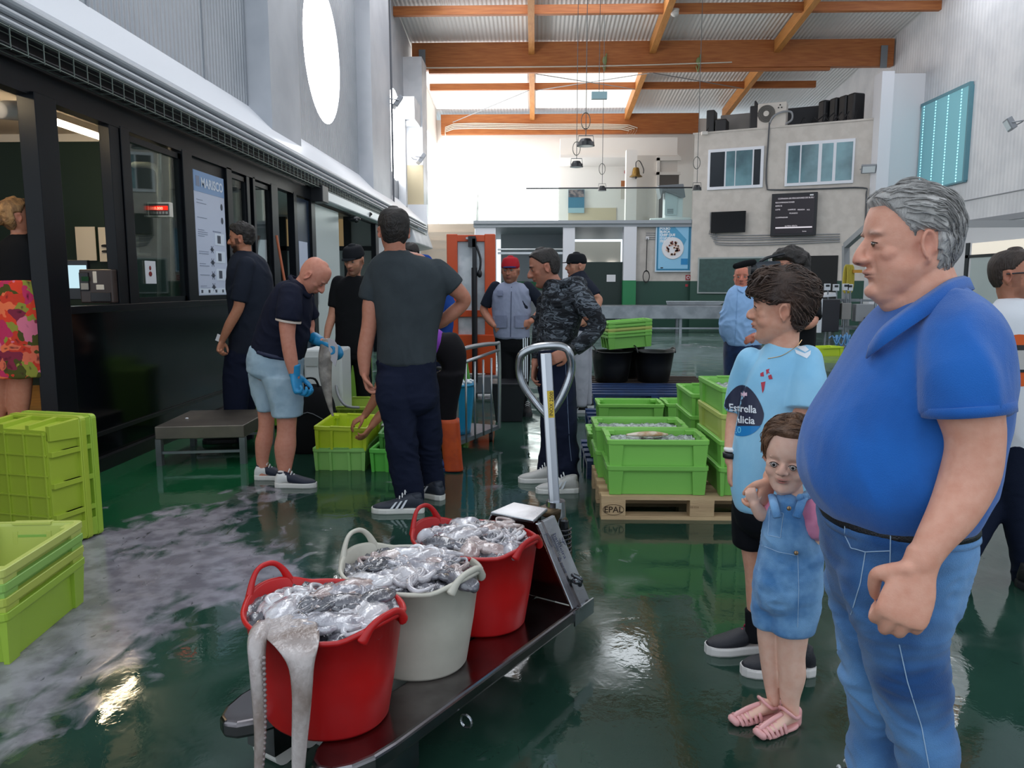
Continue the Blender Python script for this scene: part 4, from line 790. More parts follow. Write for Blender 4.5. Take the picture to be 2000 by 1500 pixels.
wood1 = mat('pallet wood', '#ab8f6e', .8, col2='#c4a882', scale=4, stretch=(.6, 5, 5), lo=.3, hi=.7, bump=.3, bscale=40)
def pallet(name, x0, y0, Lx, Ly, m, label, rz=0, h=.144, z=0):
    t = thing(name, label, 'pallet', (x0, y0, z), rz)
    for i in range(5):
        bm = B(); y = (Ly-.10)*i/4; box(bm, (0, y, h-.022), (Lx, y+.10, h)); obj('deck_board', bm, m, t).matrix_parent_inverse = Matrix.Identity(4)
    for i in range(3):
        bm = B(); x = (Lx-.145)*i/2; box(bm, (x, 0, h-.044), (x+.145, Ly, h-.022)); obj('cross_board', bm, m, t).matrix_parent_inverse = Matrix.Identity(4)
        for j in range(3):
            bm = B(); y = (Ly-.10)*j/2; box(bm, (x, y, .022), (x+.145, y+.10, h-.044)); obj('block', bm, m, t, bevel=.003).matrix_parent_inverse = Matrix.Identity(4)
    for j in range(3):
        bm = B(); y = (Ly-.10)*j/2; box(bm, (0, y, 0), (Lx, y+.10, .022)); obj('bottom_board', bm, m, t).matrix_parent_inverse = Matrix.Identity(4)
    return t
pt = pallet('wooden_pallet', .40, 4.48, 1.2, .8, wood1, 'wooden pallet stamped EPAL under the front green crates', .0)
ink = mat('burnt ink', '#3a2c22', .8)
me_ = text_mesh('EPAL', .058, 0, 'CENTER')
o = text_on('stamp', 'EPAL', (.40+.073, 4.478, .045), (1, 0, 0), (0, 0, 1), .052, ink, pt, .0006, 'CENTER')
bm = B(); tube(bm, [(.473+.062*math.cos(a), 4.477, .062+.032*math.sin(a)) for a in np.linspace(0, 2*PI, 33)], .0014, 5, 1); obj('stamp_oval', bm, ink, pt)
text_on('stamp', 'ES 014', (.93, 4.478, .075), (1, 0, 0), (0, 0, 1), .018, mat('faded ink', '#7d644a', .8), pt)
PZ = .146
GR = 'green fish crates on the pallets'
def octo_fill(p_, rz, label, seed, s=1.0):
    """bed of small fish pieces and ice inside a crate"""
    rnd = random.Random(seed); bm = B()
    n1, n2 = 26, 16; g = []
    for i in range(n1+1):
        row = []
        for j in range(n2+1):
            x = (i/n1-.5)*.53; y = (j/n2-.5)*.33; row.append(bm.verts.new((x, y, .135+.018*noise.noise(V((x*25, y*25, seed)))+.012*noise.noise(V((x*60, y*60, seed))))))
        g.append(row)
    for i in range(n1):
        for j in range(n2): bm.faces.new((g[i][j], g[i+1][j], g[i+1][j+1], g[i][j+1]))
    o = obj('shellfish_ice', bm, mat('ice and fish', '#8d9490', .25, col2='#c2c8c8', scale=40, lo=.45, hi=.55, bump=.6, bscale=90), smooth=True); o.location = p_; o.rotation_euler = (0, 0, rz)
    tag(o, label, 'fish', kind='stuff')
G1, G2, G3 = '#7fbf55', '#77b551', '#b3bb62'
H = .158
# front row, two high; row behind, two high
c1 = (.735, 4.70)
crate(G2, (c1[0], c1[1], PZ), 0, 'lower green crate at the very front of the EPAL pallet', GR)
crate(G1, (c1[0], c1[1], PZ+H), 0, 'upper green crate at the very front of the EPAL pallet, filled with fish', GR)
octo_fill((c1[0], c1[1], PZ+H), 0, 'fish pieces on ice in the frontmost upper green crate', 1)
bm = B(); p_ = V((c1[0]-.03, c1[1]+.05, PZ+H+.16)); loft(bm, [(p_+V((-.13, 0, 0)), V((0, .01, 0)), V((0, 0, .006))), (p_+V((-.05, 0, .005)), V((0, .035, 0)), V((0, 0, .014))), (p_+V((.05, .01, .006)), V((0, .04, 0)), V((0, 0, .015))), (p_+V((.13, .02, 0)), V((0, .012, 0)), V((0, 0, .006)))], 12, 4, .5)
tag(obj('fish', bm, mat('fish tan', '#b08a62', .3, col2='#d8c8b8', scale=18), smooth=True), 'tan fish lying on ice in the frontmost green crate', 'fish')
crate(G1, (c1[0]-.035, c1[1]+.41, PZ), 0, 'lower green crate in the second row of the EPAL pallet', GR)
crate(G1, (c1[0]-.04, c1[1]+.42, PZ+H), 0, 'upper green crate in the second row of the EPAL pallet, filled with ice', GR)
octo_fill((c1[0]-.04, c1[1]+.42, PZ+H), 0, 'grey fish on ice in the second row green crate', 2)
# right hand column, turned
for i, (col, lab) in enumerate(((G2, 'lowest'), (G1, 'second'), (G3, 'third, yellowish'), (G1, 'topmost'))):
    crate(col, (1.29, 4.78+.005*i, PZ+H*i), PI/2+.02, '%s crate of the tall stack right of the front crates' % lab, GR)
octo_fill((1.29, 4.79, PZ+H*3), PI/2, 'grey fish on ice in the topmost crate of the tall stack', 3)
# blue plastic pallets with more crates
blue = mat('blue plastic', '#16335f', .45, col2='#122a50')
def bpallet(x0, y0, Lx, Ly, label): return pallet('blue_pallet', x0, y0, Lx, Ly, blue, label, 0, .13)
bpallet(.38, 5.45, 1.2, .8, 'blue plastic pallet just behind the EPAL pallet'); bpallet(.52, 6.85, 1.6, 1.0, 'blue plastic pallet under the third group of crates'); bpallet(.68, 8.9, 1.5, 1.0, 'empty blue plastic pallet near the black tubs')
crate(G1, (.70, 5.75, .135), .0, 'single green crate on the blue pallet behind the EPAL pallet', GR)
for i in range(3): crate(G1, (1.31, 5.72, .135+H*i), PI/2, ('lowest', 'middle', 'top')[i]+' green crate of the stack on the blue pallet behind the EPAL pallet', GR)
crate(G1, (.88, 7.15, .135), 0, 'empty green crate at front left on the third blue pallet', GR); crate(G1, (1.51, 7.2, .135), .03, 'empty green crate at front right on the third blue pallet', GR)
crate(G1, (1.62, 6.45, .0), PI/2, 'green crate on the floor beside the third blue pallet', GR)
for i in range(3): crate(G1, (1.92, 5.5, .0+H*i), PI/2, ('lowest', 'middle', 'top')[i]+' green crate of the stack standing on floor behind boy', GR)
# black tubs on a dark pallet
def oval_tub(name, label, c_, H_, rt, rb, m, ex=(1, 0), squeeze=1.0, handles=True, group=None, z=0, arch=1.0):
    """flexible two-handled tub; ex = direction of the handles"""
    t = thing(name, label, 'tub', (c_[0], c_[1], z), 0, group); a = V((ex[0], ex[1], 0)).normalized(); b = V((-a.y, a.x, 0)); o = V((c_[0], c_[1], z)); N_ = 64; bm = B(); rings = []
    def rr(k, r, zz, s=1.0): th_ = 2*PI*k/N_; return o+a*(r*math.cos(th_))+b*(r*squeeze*math.sin(th_))+V((0, 0, zz))
    def lift(k): th_ = 2*PI*k/N_; return .028*max(0, abs(math.cos(th_))-.80)/.20 if handles else 0
    pr = [(rb*.96, 0), (rb, .01), (rb+(rt-rb)*.5, H_*.5), (rt*.985, H_-.012), (rt+.008, H_-.010), (rt+.009, H_), (rt, H_+.003), (rt-.006, H_-.004), (rb+(rt-rb)*.5-.006, H_*.5), (rb-.008, .012)]
    for i, (r, zz) in enumerate(pr):
        rings.append([bm.verts.new(rr(k, r, zz+(lift(k) if 3 <= i <= 7 else 0))) for k in range(N_)])
    for p0, p1 in zip(rings, rings[1:]):
        for k in range(N_): bm.faces.new((p0[k], p0[(k+1) % N_], p1[(k+1) % N_], p1[k]))
    bm.faces.new(rings[0][::-1]); bm.faces.new(rings[-1]); obj('tub_wall', bm, m, t, smooth=True)
    if handles:
        for s in (-1, 1):
            bm = B(); ps = []
            for q in np.linspace(-1, 1, 9): th_ = q*.40+(0 if s > 0 else PI); ps.append(o+a*((rt+.006)*math.cos(th_))+b*((rt+.006)*squeeze*math.sin(th_))+V((0, 0, H_+.022+arch*(.018 if s > 0 else .055)*(1-abs(q)**2.6)-.03*abs(q)**3)))
            tube(bm, ps, [.013, .009, .0075, .0075, .0075, .0075, .0075, .009, .013], 10, 4, .5, flat=1.3); obj('handle', bm, m, t, smooth=True)
    return t
black_r = mat('black rubber tub', '#0b0c0e', .45)
pallet('dark_pallet', .75, 9.9, 1.5, .9, mat('dark wet wood', '#3a3029', .7), 'dark wooden pallet under the black tubs', 0, .12)
oval_tub('black_tub', 'left black rubber tub on the dark pallet, full of water', (1.02, 10.2), .40, .275, .215, black_r, (1, .3), 1, group='black tubs on the dark pallet', z=.122); oval_tub('black_tub', 'right black rubber tub on the dark pallet with raised handles', (1.575, 10.2), .40, .27, .205, black_r, (1, .2), 1, group='black tubs on the dark pallet', z=.122)
oval_tub('black_tub', 'black rubber tub at the back between the two others', (1.28, 10.7), .44, .25, .2, black_r, (1, .2), 1, group='black tubs on the dark pallet', z=.122)
for i in range(5): crate([G2, G1, G3, G1, G1][i], (1.22, 10.3, .57+.045*i), .25, ('lowest', 'second', 'yellowish third', 'fourth', 'topmost')[i]+' of the nested crates lying across the black tubs', 'nested crates on the black tubs', (math.radians(0), rad(-4), .18))
crate('#b9cf2f', (5.75, 15.4, 0), .4, 'yellow crate alone on the floor near the grading machine')
# crates between the men
YG = '#bcd02a'
cr1 = crate('#8fc66a', (-1.47, 5.92, 0), PI/2, 'pale green crate on floor under the bright yellow green crate'); 
crate(YG, (-1.46, 5.90, .165), PI/2+.02, 'bright yellow green open crate held by the bending person', None, (rad(2), 0, PI/2+.02))
crate('#a3bb45', (-1.62, 6.77, .178), PI/2, 'olive green open crate behind the bright yellow green one'); crate('#8fc66a', (-1.62, 6.78, -.0), PI/2, 'pale green crate under the olive green open crate')
crate('#5cb848', (-1.02, 5.88, 0), PI/2-.06, 'fresh green crate right of the yellow green crates, with label text')
crate('#4a8f3a', (-1.0, 6.0, .10), PI/2+.05, 'green crate nested on the fresh green crate by orange boots')
for x, y, lab in ((-2.0, 8.2, 'green crate on its end behind the man in black cap'), (-2.65, 7.3, 'green crate behind the legs of the man in navy T-shirt')):
    crate('#7fae3a', (x, y, .3), 0, lab, None, (0, rad(90), rad(90)))
crate('#5fb048', (-1.08, 8.7, .30), .2, 'green crate standing behind the steel trolley', None, (rad(80), 0, .9))
# stacks at the left edge
GL = '#98b83c'
def upright(dy, lab, col):
    o = crate(col, (0, 0, 0), 0, lab, 'crates standing on end at the left edge', base=True); o.scale = (1.13, 1.2, 1.25)
    M_ = Matrix.Translation(V((-2.74, 3.90, .345))+V((.22, .975, 0)).normalized()*dy) @ Matrix.Rotation(rad(-13), 4, 'Z') @ Matrix.Rotation(rad(-90), 4, 'X') @ Matrix.Rotation(rad(90), 4, 'Z')
    o.rotation_mode = 'XYZ'; o.location = M_.translation; o.rotation_euler = M_.to_euler(); return o
upright(0, 'front crate of the pair standing on end at the left edge, ribbed base showing', '#a4b83a'); upright(.075, 'second crate of the pair standing on end at left edge, nested behind', GL)
for i in range(4): crate([GL, '#aebc50', '#8cb85a', '#bcc668'][i], (-2.16, 2.90, .0+.055*i), PI/2+.1, ('lowest', 'second', 'third', 'topmost')[i]+' of the nested crates at the bottom left corner', 'nested crates at the left bottom corner', None, (1, 1, 1.15))
# low steel weighing platform
t = thing('weighing_platform', 'low stainless steel weighing platform on legs beside booth', 'platform', (-2.6, 6.1, 0))
a, b, c_, d_ = V((-2.93, 5.74, .31)), V((-2.27, 5.84, .31)), V((-2.30, 6.62, .31)), V((-3.0, 6.52, .31))
bm = B(); plate(bm, [a, b, c_, d_], (0, 0, -.10)); obj('platform_top', bm, mat('satin steel', '#6f6860', .38, .8, col2='#857c72', scale=3), t, bevel=.006)
for q in (a, b, c_, d_): q2 = q+(V((-2.62, 6.18, .31))-q)*.06; bm = B(); box(bm, (q2.x-.022, q2.y-.022, 0), (q2.x+.022, q2.y+.022, .21)); obj('leg', bm, stl, t)
bm = B(); bar(bm, V((a.x+.03, a.y+.03, .10)), V((b.x-.03, b.y+.03, .10)), .02, .02); bar(bm, V((d_.x+.05, d_.y-.03, .10)), V((c_.x-.03, c_.y-.03, .10)), .02, .02); obj('stretcher', bm, stl, t)
bm = B(); ell(bm, at(365, 817, 6.1), .014, .01, .006); tag(obj('scrap', bm, mat('paper white', '#d8d8dc')), 'tiny white scrap lying on the weighing platform', 'scrap')
# white box and backpack behind the bald man
t = thing('white_container', 'white plastic container behind the bald man', 'container', (-2.0, 6.9, 0)); bm = B(); a = at(592, 682, 6.55); b = at(668, 745, 6.55); box(bm, (a.x, 6.55, .25), (b.x, 6.9, a.z)); obj('container_body', bm, mat('container white', '#c9cccb', .4), t, bevel=.02)
bm = B(); box(bm, (a.x, 6.6, 0), (b.x, 6.85, .25)); obj('container_base', bm, mat('black plastic', '#15171c'), t)
a = at(596, 698, 6.54); b = at(620, 715, 6.54); bm = B(); box(bm, (a.x, 6.535, b.z), (b.x, 6.55, a.z)); obj('grey_label', bm, mat('label grey', '#a5a9a8', .5), t)
t = thing('backpack', 'black backpack standing on floor behind the bald man', 'bag', (-1.9, 6.35, 0)); bm = B(); p_ = V((-1.86, 6.3, 0))
loft(bm, [(p_+V((0, 0, z)), V((w_, 0, 0)), V((0, d, 0))) for z, w_, d in ((.02, .17, .12), (.2, .19, .14), (.4, .18, .13), (.52, .13, .09), (.56, .06, .04))], 24, 4, .4, p=3); obj('bag_body', bm, blackc if 'blackc' in globals() else mat('black cloth', '#101114', .9), t, smooth=True)
bm = B(); tube(bm, [p_+V((-.06, -.02, .54)), p_+V((-.04, -.04, .62)), p_+V((.04, -.04, .62)), p_+V((.07, -.02, .53))], .010, 8, 4); obj('carry_loop', bm, mat('black cloth', '#101114'), t, smooth=True)
bm = B(); tube(bm, [p_+V((-.12, -.13, .3)), p_+V((0, -.15, .36)), p_+V((.12, -.13, .3))], .004, 6, 3); obj('zip', bm, mat('zip grey', '#5a5d62'), t)
bm = B(); tube(bm, [at(655, 740, 6.6), at(660, 770, 6.5), at(675, 792, 6.4), at(700, 796, 6.4)], .012, 8, 5); tag(obj('hose', bm, mat('grey hose', '#85878a', .5), smooth=True), 'thin grey hose curving down beside the hanging fish', 'hose')
t = thing('floor_scale', 'steel floor scale with ice between the crates and the tall man', 'scale', (-.9, 6.5, 0)); bm = B(); box(bm, (-1.3, 6.35, .18), (-.75, 6.85, .22)); obj('scale_plate', bm, stl, t, bevel=.005); bm = B(); box(bm, (-1.2, 6.4, 0), (-.85, 6.8, .18)); obj('scale_base', bm, dk, t)
# steel trolley with blue bucket
t = thing('steel_trolley', 'tubular steel trolley with looped push handle', 'trolley', (-.6, 6.8, 0)); tb = mat('tube steel', '#a5a8aa', .3, .85)
q = [gp(893, 868, .10), gp(976, 838, .10)]; A_, B_ = V((-.82, 6.25, .12)), V((-.36, 6.95, .12)); dv = (B_-A_).normalized(); pv = V((-dv.y, dv.x, 0))
A_ = gp(893, 872, .10); B_ = gp(975, 838, .10); dv = (B_-A_); pv = V((-dv.y, dv.x, 0)).normalized()*.45
bm = B(); plate(bm, [A_, B_, B_+pv, A_+pv], (0, 0, .035)); obj('deck', bm, stl, t)
bm = B()
def hoop(P0, P1, z1, sag=.0): tube(bm, [P0, V((P0.x, P0.y, z1-.07)), P0+(P1-P0)*.12+V((0, 0, z1-P0.z)), P1+(P0-P1)*.12+V((0, 0, z1-P1.z)), V((P1.x, P1.y, z1-.07)), P1], .017, 10, 5)
hoop(A_+V((0, 0, .02)), B_+V((0, 0, .02)), .88); hoop(A_+pv, B_+pv, .80)
obj('side_frame', bm, tb, t, smooth=True)
bm = B(); n_ = 5
for i in range(1, n_): p_ = A_+(B_-A_)*i/n_; cyl(bm, p_, p_+V((0, 0, .66)), .009, n=8)
P0, P1 = A_+V((0, 0, .66)), B_+V((0, 0, .72)); cyl(bm, P0, P1, .014, n=8); obj('upright_bars', bm, tb, t, smooth=True)
bm = B(); q0 = A_+V((0, 0, .72)); tube(bm, [at(856, 719, 6.5), at(880, 721, 6.4), q0], .016, 10, 3); obj('push_handle', bm, mat('black plastic', '#15171c'), t)
for p_ in (A_+pv*.1+dv*.1, B_+pv*.1-dv*.1, A_+pv*.9+dv*.1, B_+pv*.9-dv*.1): bm = B(); cyl(bm, V((p_.x-.015, p_.y, .05)), V((p_.x+.015, p_.y, .05)), .05, n=20); obj('wheel', bm, mat('wheel rubber', '#1a1a1c', .6), t)
t = thing('blue_bucket', 'turquoise bucket full of ice inside the steel trolley', 'bucket', (-.62, 6.9, .14)); c_ = A_+(B_-A_)*.42+pv*.45; c_.z = .14
bm = B(); loft(bm, [(c_+V((0, 0, z)), V((r, 0, 0)), V((0, r, 0))) for z, r in ((0, .135), (.2, .155), (.40, .175), (.41, .185), (.425, .185))], 32, 3, 0); obj('bucket_wall', bm, mat('turquoise plastic', '#1d86b0', .35), t, smooth=True)
bm = B(); rnd = random.Random(8)
for k in range(60): a_ = rnd.random()*6.3; r = .16*math.sqrt(rnd.random()); ell(bm, c_+V((r*math.cos(a_), r*math.sin(a_), .425+rnd.random()*.02)), .018, .016, .012, n=6)
o = obj('ice', bm, mat('ice', '#d6dde0', .15, spec=.7), t, smooth=True); o['kind'] = 'stuff'
bm = B(); tube(bm, [c_+V((-.19, 0, .40)), c_+V((-.21, -.1, .30)), c_+V((-.1, -.2, .12)), c_+V((-.05, -.2, .05))], .007, 6, 4); obj('bucket_bail', bm, mat('white tube', '#d9d4ca'), t)
t = thing('black_bin', 'black plastic bin standing behind the steel trolley', 'bin', (-.25, 8.0, 0)); bm = B(); hexa(bm, [(-.40, 7.75, 0), (-.13, 7.75, 0), (-.13, 8.05, 0), (-.40, 8.05, 0)], [(-.44, 7.7, .40), (-.09, 7.7, .40), (-.09, 8.1, .40), (-.44, 8.1, .40)]); obj('bin_body', bm, mat('black plastic', '#15171c'), t, bevel=.01); bm = B(); box(bm, (-.45, 7.69, .385), (-.08, 8.11, .405)); obj('rim', bm, mat('black plastic', '#15171c'), t, bevel=.004)
# orange stacker truck
t = thing('orange_stacker', 'tall orange hand stacker with clear guard and black mast', 'stacker', (-.8, 9.5, 0)); org = mat('stacker orange', '#d9521c', .4, col2='#cc4a18', scale=2)
a = at(872, 457, 9.5); b = at(967, 457, 9.5); z1 = a.z; x0, x1 = a.x, b.x
for xa in (x0, x1-.13): bm = B(); box(bm, (xa, 9.5, .25), (xa+.13, 9.62, z1)); obj('mast_rail', bm, org, t, bevel=.008)
bm = B(); box(bm, (x0+.02, 9.51, z1-.09), (x1-.02, 9.6, z1-.01)); box(bm, (x0+.02, 9.51, 1.0), (x1-.02, 9.6, 1.08)); box(bm, (x0, 9.48, .30), (x1, 9.6, .78)); obj('cross_member', bm, org, t, bevel=.006)
bm = B(); box(bm, (x0+.10, 9.56, .78), (x1-.10, 9.57, z1-.08)); obj('guard_sheet', bm, mat('milky guard', '#e2e8ec', .2, col2='#c3ccd2', scale=6, alpha=1), t)
bm = B(); box(bm, (x0+.32, 9.42, .0), (x0+.37, 9.5, z1-.06)); box(bm, (x0+.27, 9.42, z1-.16), (x0+.36, 9.5, z1-.03)); cyl(bm, (x0+.345, 9.40, .2), (x0+.345, 9.40, 1.6), .035, n=14); obj('lift_cylinder', bm, mat('black plastic', '#15171c'), t)
bm = B(); tube(bm, [(x0+.37, 9.42, z1-.15), (x0+.42, 9.4, z1-.3), (x0+.41, 9.4, z1-.45), (x0+.37, 9.42, z1-.5)], .014, 8, 4); ell(bm, (x0+.41, 9.4, z1-.48), .03, .03, .05); obj('chain', bm, mat('black plastic', '#15171c'), t)
bm = B(); box(bm, (x0-.02, 9.4, .05), (x1+.1, 9.9, .28)); obj('chassis', bm, mat('chassis grey', '#6a6d72', .5), t, bevel=.02)
for x in (x0+.03, x1): bm = B(); cyl(bm, (x, 9.45, .05), (x+.04, 9.45, .05), .05, n=16); obj('wheel', bm, mat('wheel rubber', '#1a1a1c'), t)
bm = B(); box(bm, (x0+.24, 9.47, z1-.065), (x0+.31, 9.5, z1-.04)); obj('sticker', bm, mat('paper white', '#d8d8dc'), t)
# ---------------------------------------------------------------- stainless pallet truck with the three tubs
O = V((.16, 2.733, 0)); TN = V((.521, .853, 0)).normalized(); TP = V((.853, -.521, 0)).normalized()     # TN: fork tips -> pump, TP: to the right
def tp(n_, p_, z): return O+TN*n_+TP*p_+V((0, 0, z))
sst = mat('polished stainless', '#b9bcc0', .16, 1.0, col2='#9a9da1', scale=5, rvar=.15); ssd = mat('wet stainless deck', '#8a8688', .14, 1.0, col2='#6f6a6c', scale=6, rvar=.12)
PT = thing('pallet_truck', 'stainless steel hand pallet truck with looped handle carrying three tubs', 'pallet truck', tp(-.5, -.26, 0))
def fork(p0, p1):
    bm = B(); z0, z1 = .15, .20; pts = [(0.0, p0), (0.0, p1)]
    out = [(.02, p0), (.02, p1), (-1.0, p1)]
    mid, hw2 = (p0+p1)/2, (p1-p0)/2
    for a in np.linspace(0, PI, 9)[1:-1]: out.append((-1.0-.19*math.sin(a), mid+hw2*math.cos(a)))
    out.append((-1.0, p0))
    vt = [bm.verts.new(tp(n_, p_, z1)) for n_, p_ in out]; vb = [bm.verts.new(tp(n_, p_, z0)) for n_, p_ in out]; bm.faces.new(vt); bm.faces.new(vb[::-1])
    for i in range(len(out)): j = (i+1) % len(out); bm.faces.new((vt[i], vt[j], vb[j], vb[i]))
    f = obj('fork', bm, ssd, PT, bevel=.012, seg=3)
    bm = B()
    for n_ in (-1.02, -.92): cyl(bm, tp(n_, mid-.05, .04), tp(n_, mid+.05, .04), .04, n=20)
    obj('fork_roller', bm, mat('white nylon', '#c9c6c0', .4), f, smooth=False)
    bm = B(); hexa(bm, [tp(-1.07, mid-.06, .05), tp(-.87, mid-.06, .05), tp(-.87, mid+.06, .05), tp(-1.07, mid+.06, .05)], [tp(-1.07, mid-.06, .15), tp(-.87, mid-.06, .15), tp(-.87, mid+.06, .15), tp(-1.07, mid+.06, .15)]); obj('roller_bracket', bm, ssd, f)
    return f
f1 = fork(-.19, 0.0); f2 = fork(-.56, -.37)
bm = B(); hexa(bm, [tp(-.55, -.37, .17), tp(.02, -.37, .17), tp(.02, -.19, .17), tp(-.55, -.19, .17)], [tp(-.55, -.37, .199), tp(.02, -.37, .199), tp(.02, -.19, .199), tp(-.55, -.19, .199)]); obj('deck_plate', bm, ssd, PT)
bm = B(); tube(bm, [tp(-.70, .005, .11)+TP*.02*math.sin(a)+V((0, 0, .02*math.cos(a))) for a in np.linspace(0, 2*PI, 9)], .004, 6, 2); obj('ring', bm, sst, f1)
# trapezium chassis: back plate with a sloping flange each side
zt, zb = .50, .20
bm = B(); hexa(bm, [tp(.02, -.56, zb), tp(.02, 0, zb), tp(.035, 0, zb), tp(.035, -.56, zb)], [tp(.02, -.39, zt), tp(.02, -.17, zt), tp(.035, -.17, zt), tp(.035, -.39, zt)]); obj('back_plate', bm, ssd, PT)
FL = []
for s, b0, t0 in ((1, 0.0, -.17), (-1, -.56, -.39)):
    bm = B(); hexa(bm, [tp(-.005, b0, zb-.03), tp(.125, b0, zb-.03), tp(.125, b0-s*.012, zb-.03), tp(-.005, b0-s*.012, zb-.03)], [tp(-.005, t0, zt), tp(.125, t0, zt), tp(.125, t0-s*.012, zt), tp(-.005, t0-s*.012, zt)]); FL.append(obj('side_flange', bm, sst, PT, bevel=.003))
bm = B(); plate(bm, [tp(-.01, -.385, zt), tp(-.01, -.185, zt), tp(.13, -.205, zt+.01), tp(.13, -.365, zt+.01)], (0, 0, .012)); tpn = obj('top_plate', bm, sst, PT, bevel=.003)
bm = B(); hexa(bm, [tp(-.02, -.002, .14), tp(.13, -.002, .14), tp(.13, .004, .14), tp(-.02, .004, .14)], [tp(-.02, -.002, .20), tp(.13, -.002, .20), tp(.13, .004, .20), tp(-.02, .004, .20)]); obj('lower_rim', bm, sst, PT)
# lettering on the right flange: along the slope
up = (tp(0, -.17, zt)-tp(0, 0, zb)).normalized(); nf = TN.cross(up); nf = nf if nf.z > 0 else -nf
base = tp(.055, 0, zb)+nf*.003
inkb = mat('print navy', '#2a3250', .5)
def fl_text(s, n_, h_, size, m=inkb): text_on('lettering', s, tp(n_, 0, zb)+up*h_+nf*.0035, -up, TN, size, m, FL[0], .0003)
fl_text('bandeira', .055, .285, .030); fl_text('equipamento inox', .045, .28, .009); fl_text('puerto pesquero', .038, .28, .009); fl_text('986 320 000', .025, .20, .013)
bm = B(); c0 = tp(.095, 0, zb)+up*.24+nf*.004
ell(bm, c0, .006, .006, .002)
for k in range(5): a = -.9+k*.45; tube(bm, [c0+up*.01*math.sin(a), c0+TN*.016*math.cos(a)+up*.02*math.sin(a)], .0012, 5, 1)
obj('crab_mark', bm, inkb, FL[0])
bm = B(); tube(bm, [tp(.02+.012*math.cos(a), 0, zb)+up*(.27+.028*math.sin(a))+nf*.003 for a in np.linspace(0, 2*PI, 13)], .0008, 4, 1); obj('label_frame', bm, inkb, FL[0])
bm = B(); M_ = Matrix.Translation(tp(.06, 0, zb)+up*.09+nf*.012); ell(bm, (0, 0, 0), .022, .022, .014, M_); tube(bm, [tp(.055, 0, zb)+up*.115+nf*.01, tp(.062, 0, zb)+up*.09+nf*.03, tp(.07, 0, zb)+up*.07+nf*.01], .009, 8, 4); obj('latch', bm, mat('dark chrome', '#5d6064', .2, .9), FL[0], smooth=True)
# pump, spring, steering wheels
PC = tp(.27, -.28, 0); br = mat('bronze casting', '#5a4a35', .4, .7, col2='#43382a', scale=12)
pump = B(); tube(pump, [PC+V((0, 0, .12)), PC+V((0, 0, .3)), PC+V((.01, 0, .42)), PC+V((.0, 0, .47))], [.045, .055, .05, .062], 16, 3, .3); tube(pump, [PC+V((.04, -.02, .16)), PC+V((.065, -.02, .28)), PC+V((.05, -.01, .42))], [.03, .032, .03], 12, 3)
po_ = obj('pump_housing', pump, br, PT, smooth=True)
bm = B(); tube(bm, [PC+V((.062+.027*math.cos(a), -.06+.027*math.sin(a), .24+.003*a)) for a in np.linspace(0, 9*2*PI, 110)], .0045, 6, 1); obj('spring', bm, mat('spring steel', '#4a4a4c', .35, .9), po_, smooth=True)
bm = B(); cyl(bm, PC+V((.062, -.06, .2)), PC+V((.062, -.06, .44)), .016, n=12); obj('piston', bm, mat('dark chrome', '#5d6064', .2, .9), po_)
for s in (-1, 1): bm = B(); cyl(bm, PC+TP*s*.03+V((0, 0, .09)), PC+TP*s*.08+V((0, 0, .09)), .09, n=28); obj('steering_wheel', bm, mat('white nylon', '#c9c6c0', .4), PT)
bm = B(); hexa(bm, [tp(.12, -.33, .18), tp(.27, -.33, .14), tp(.27, -.23, .14), tp(.12, -.23, .18)], [tp(.12, -.33, .49), tp(.27, -.33, .42), tp(.27, -.23, .42), tp(.12, -.23, .49)]); obj('pump_mount', bm, ssd, PT)
# mast and looped handle
Y3 = PC.y
b0 = V((at(1085, 1005, Y3).x, Y3, at(1085, 1005, Y3).z-.03)); t0 = at(1066, 690, Y3+.04); ms = mat('mast aluminium', '#a8abb2', .25, .8)
bm = B(); bar(bm, b0, t0, .046, .05, V((0, 1, 0))); ho_ = obj('handle_mast', bm, ms, PT, bevel=.004)
bm = B(); bar(bm, b0+V((-.012, -.027, .02)), t0+V((-.012, -.027, 0)), .014, .012, V((0, 1, 0))); obj('mast_groove', bm, mat('mast light', '#d3d5da', .25, .7), ho_)
bm = B(); cyl(bm, b0-V((0, 0, .02)), b0+V((0, 0, .09)), .045, .04, 20); obj('mast_foot', bm, sst, PT)
lp = [(1068, 812), (1045, 785), (1022, 752), (1014, 722), (1018, 694), (1040, 681), (1070, 676), (1100, 678), (1113, 692), (1116, 722), (1104, 760), (1088, 790), (1072, 812)]
bm = B(); tube(bm, [at(u, v, Y3+.03-(.02 if 3 < i < 9 else 0)) for i, (u, v) in enumerate(lp)], .0165, 14, 5); obj('handle_loop', bm, sst, PT, smooth=True)
a = at(1070, 764, Y3-.0); bm = B(); hexa(bm, [at(1069, 818, Y3-.0), at(1083, 816, Y3-.0), at(1083, 816, Y3+.004), at(1069, 818, Y3+.004)], [at(1068, 764, Y3), at(1081, 763, Y3), at(1081, 763, Y3+.004), at(1068, 764, Y3+.004)]); yl = obj('yellow_label', bm, mat('label yellow', '#d9b93a', .5), PT)
text_on('lettering', 'INOX 2500', at(1080, 813, Y3-.002), (0, 0, 1), (-1, 0, 0), .021, mat('print black', '#1c1d20'), yl)
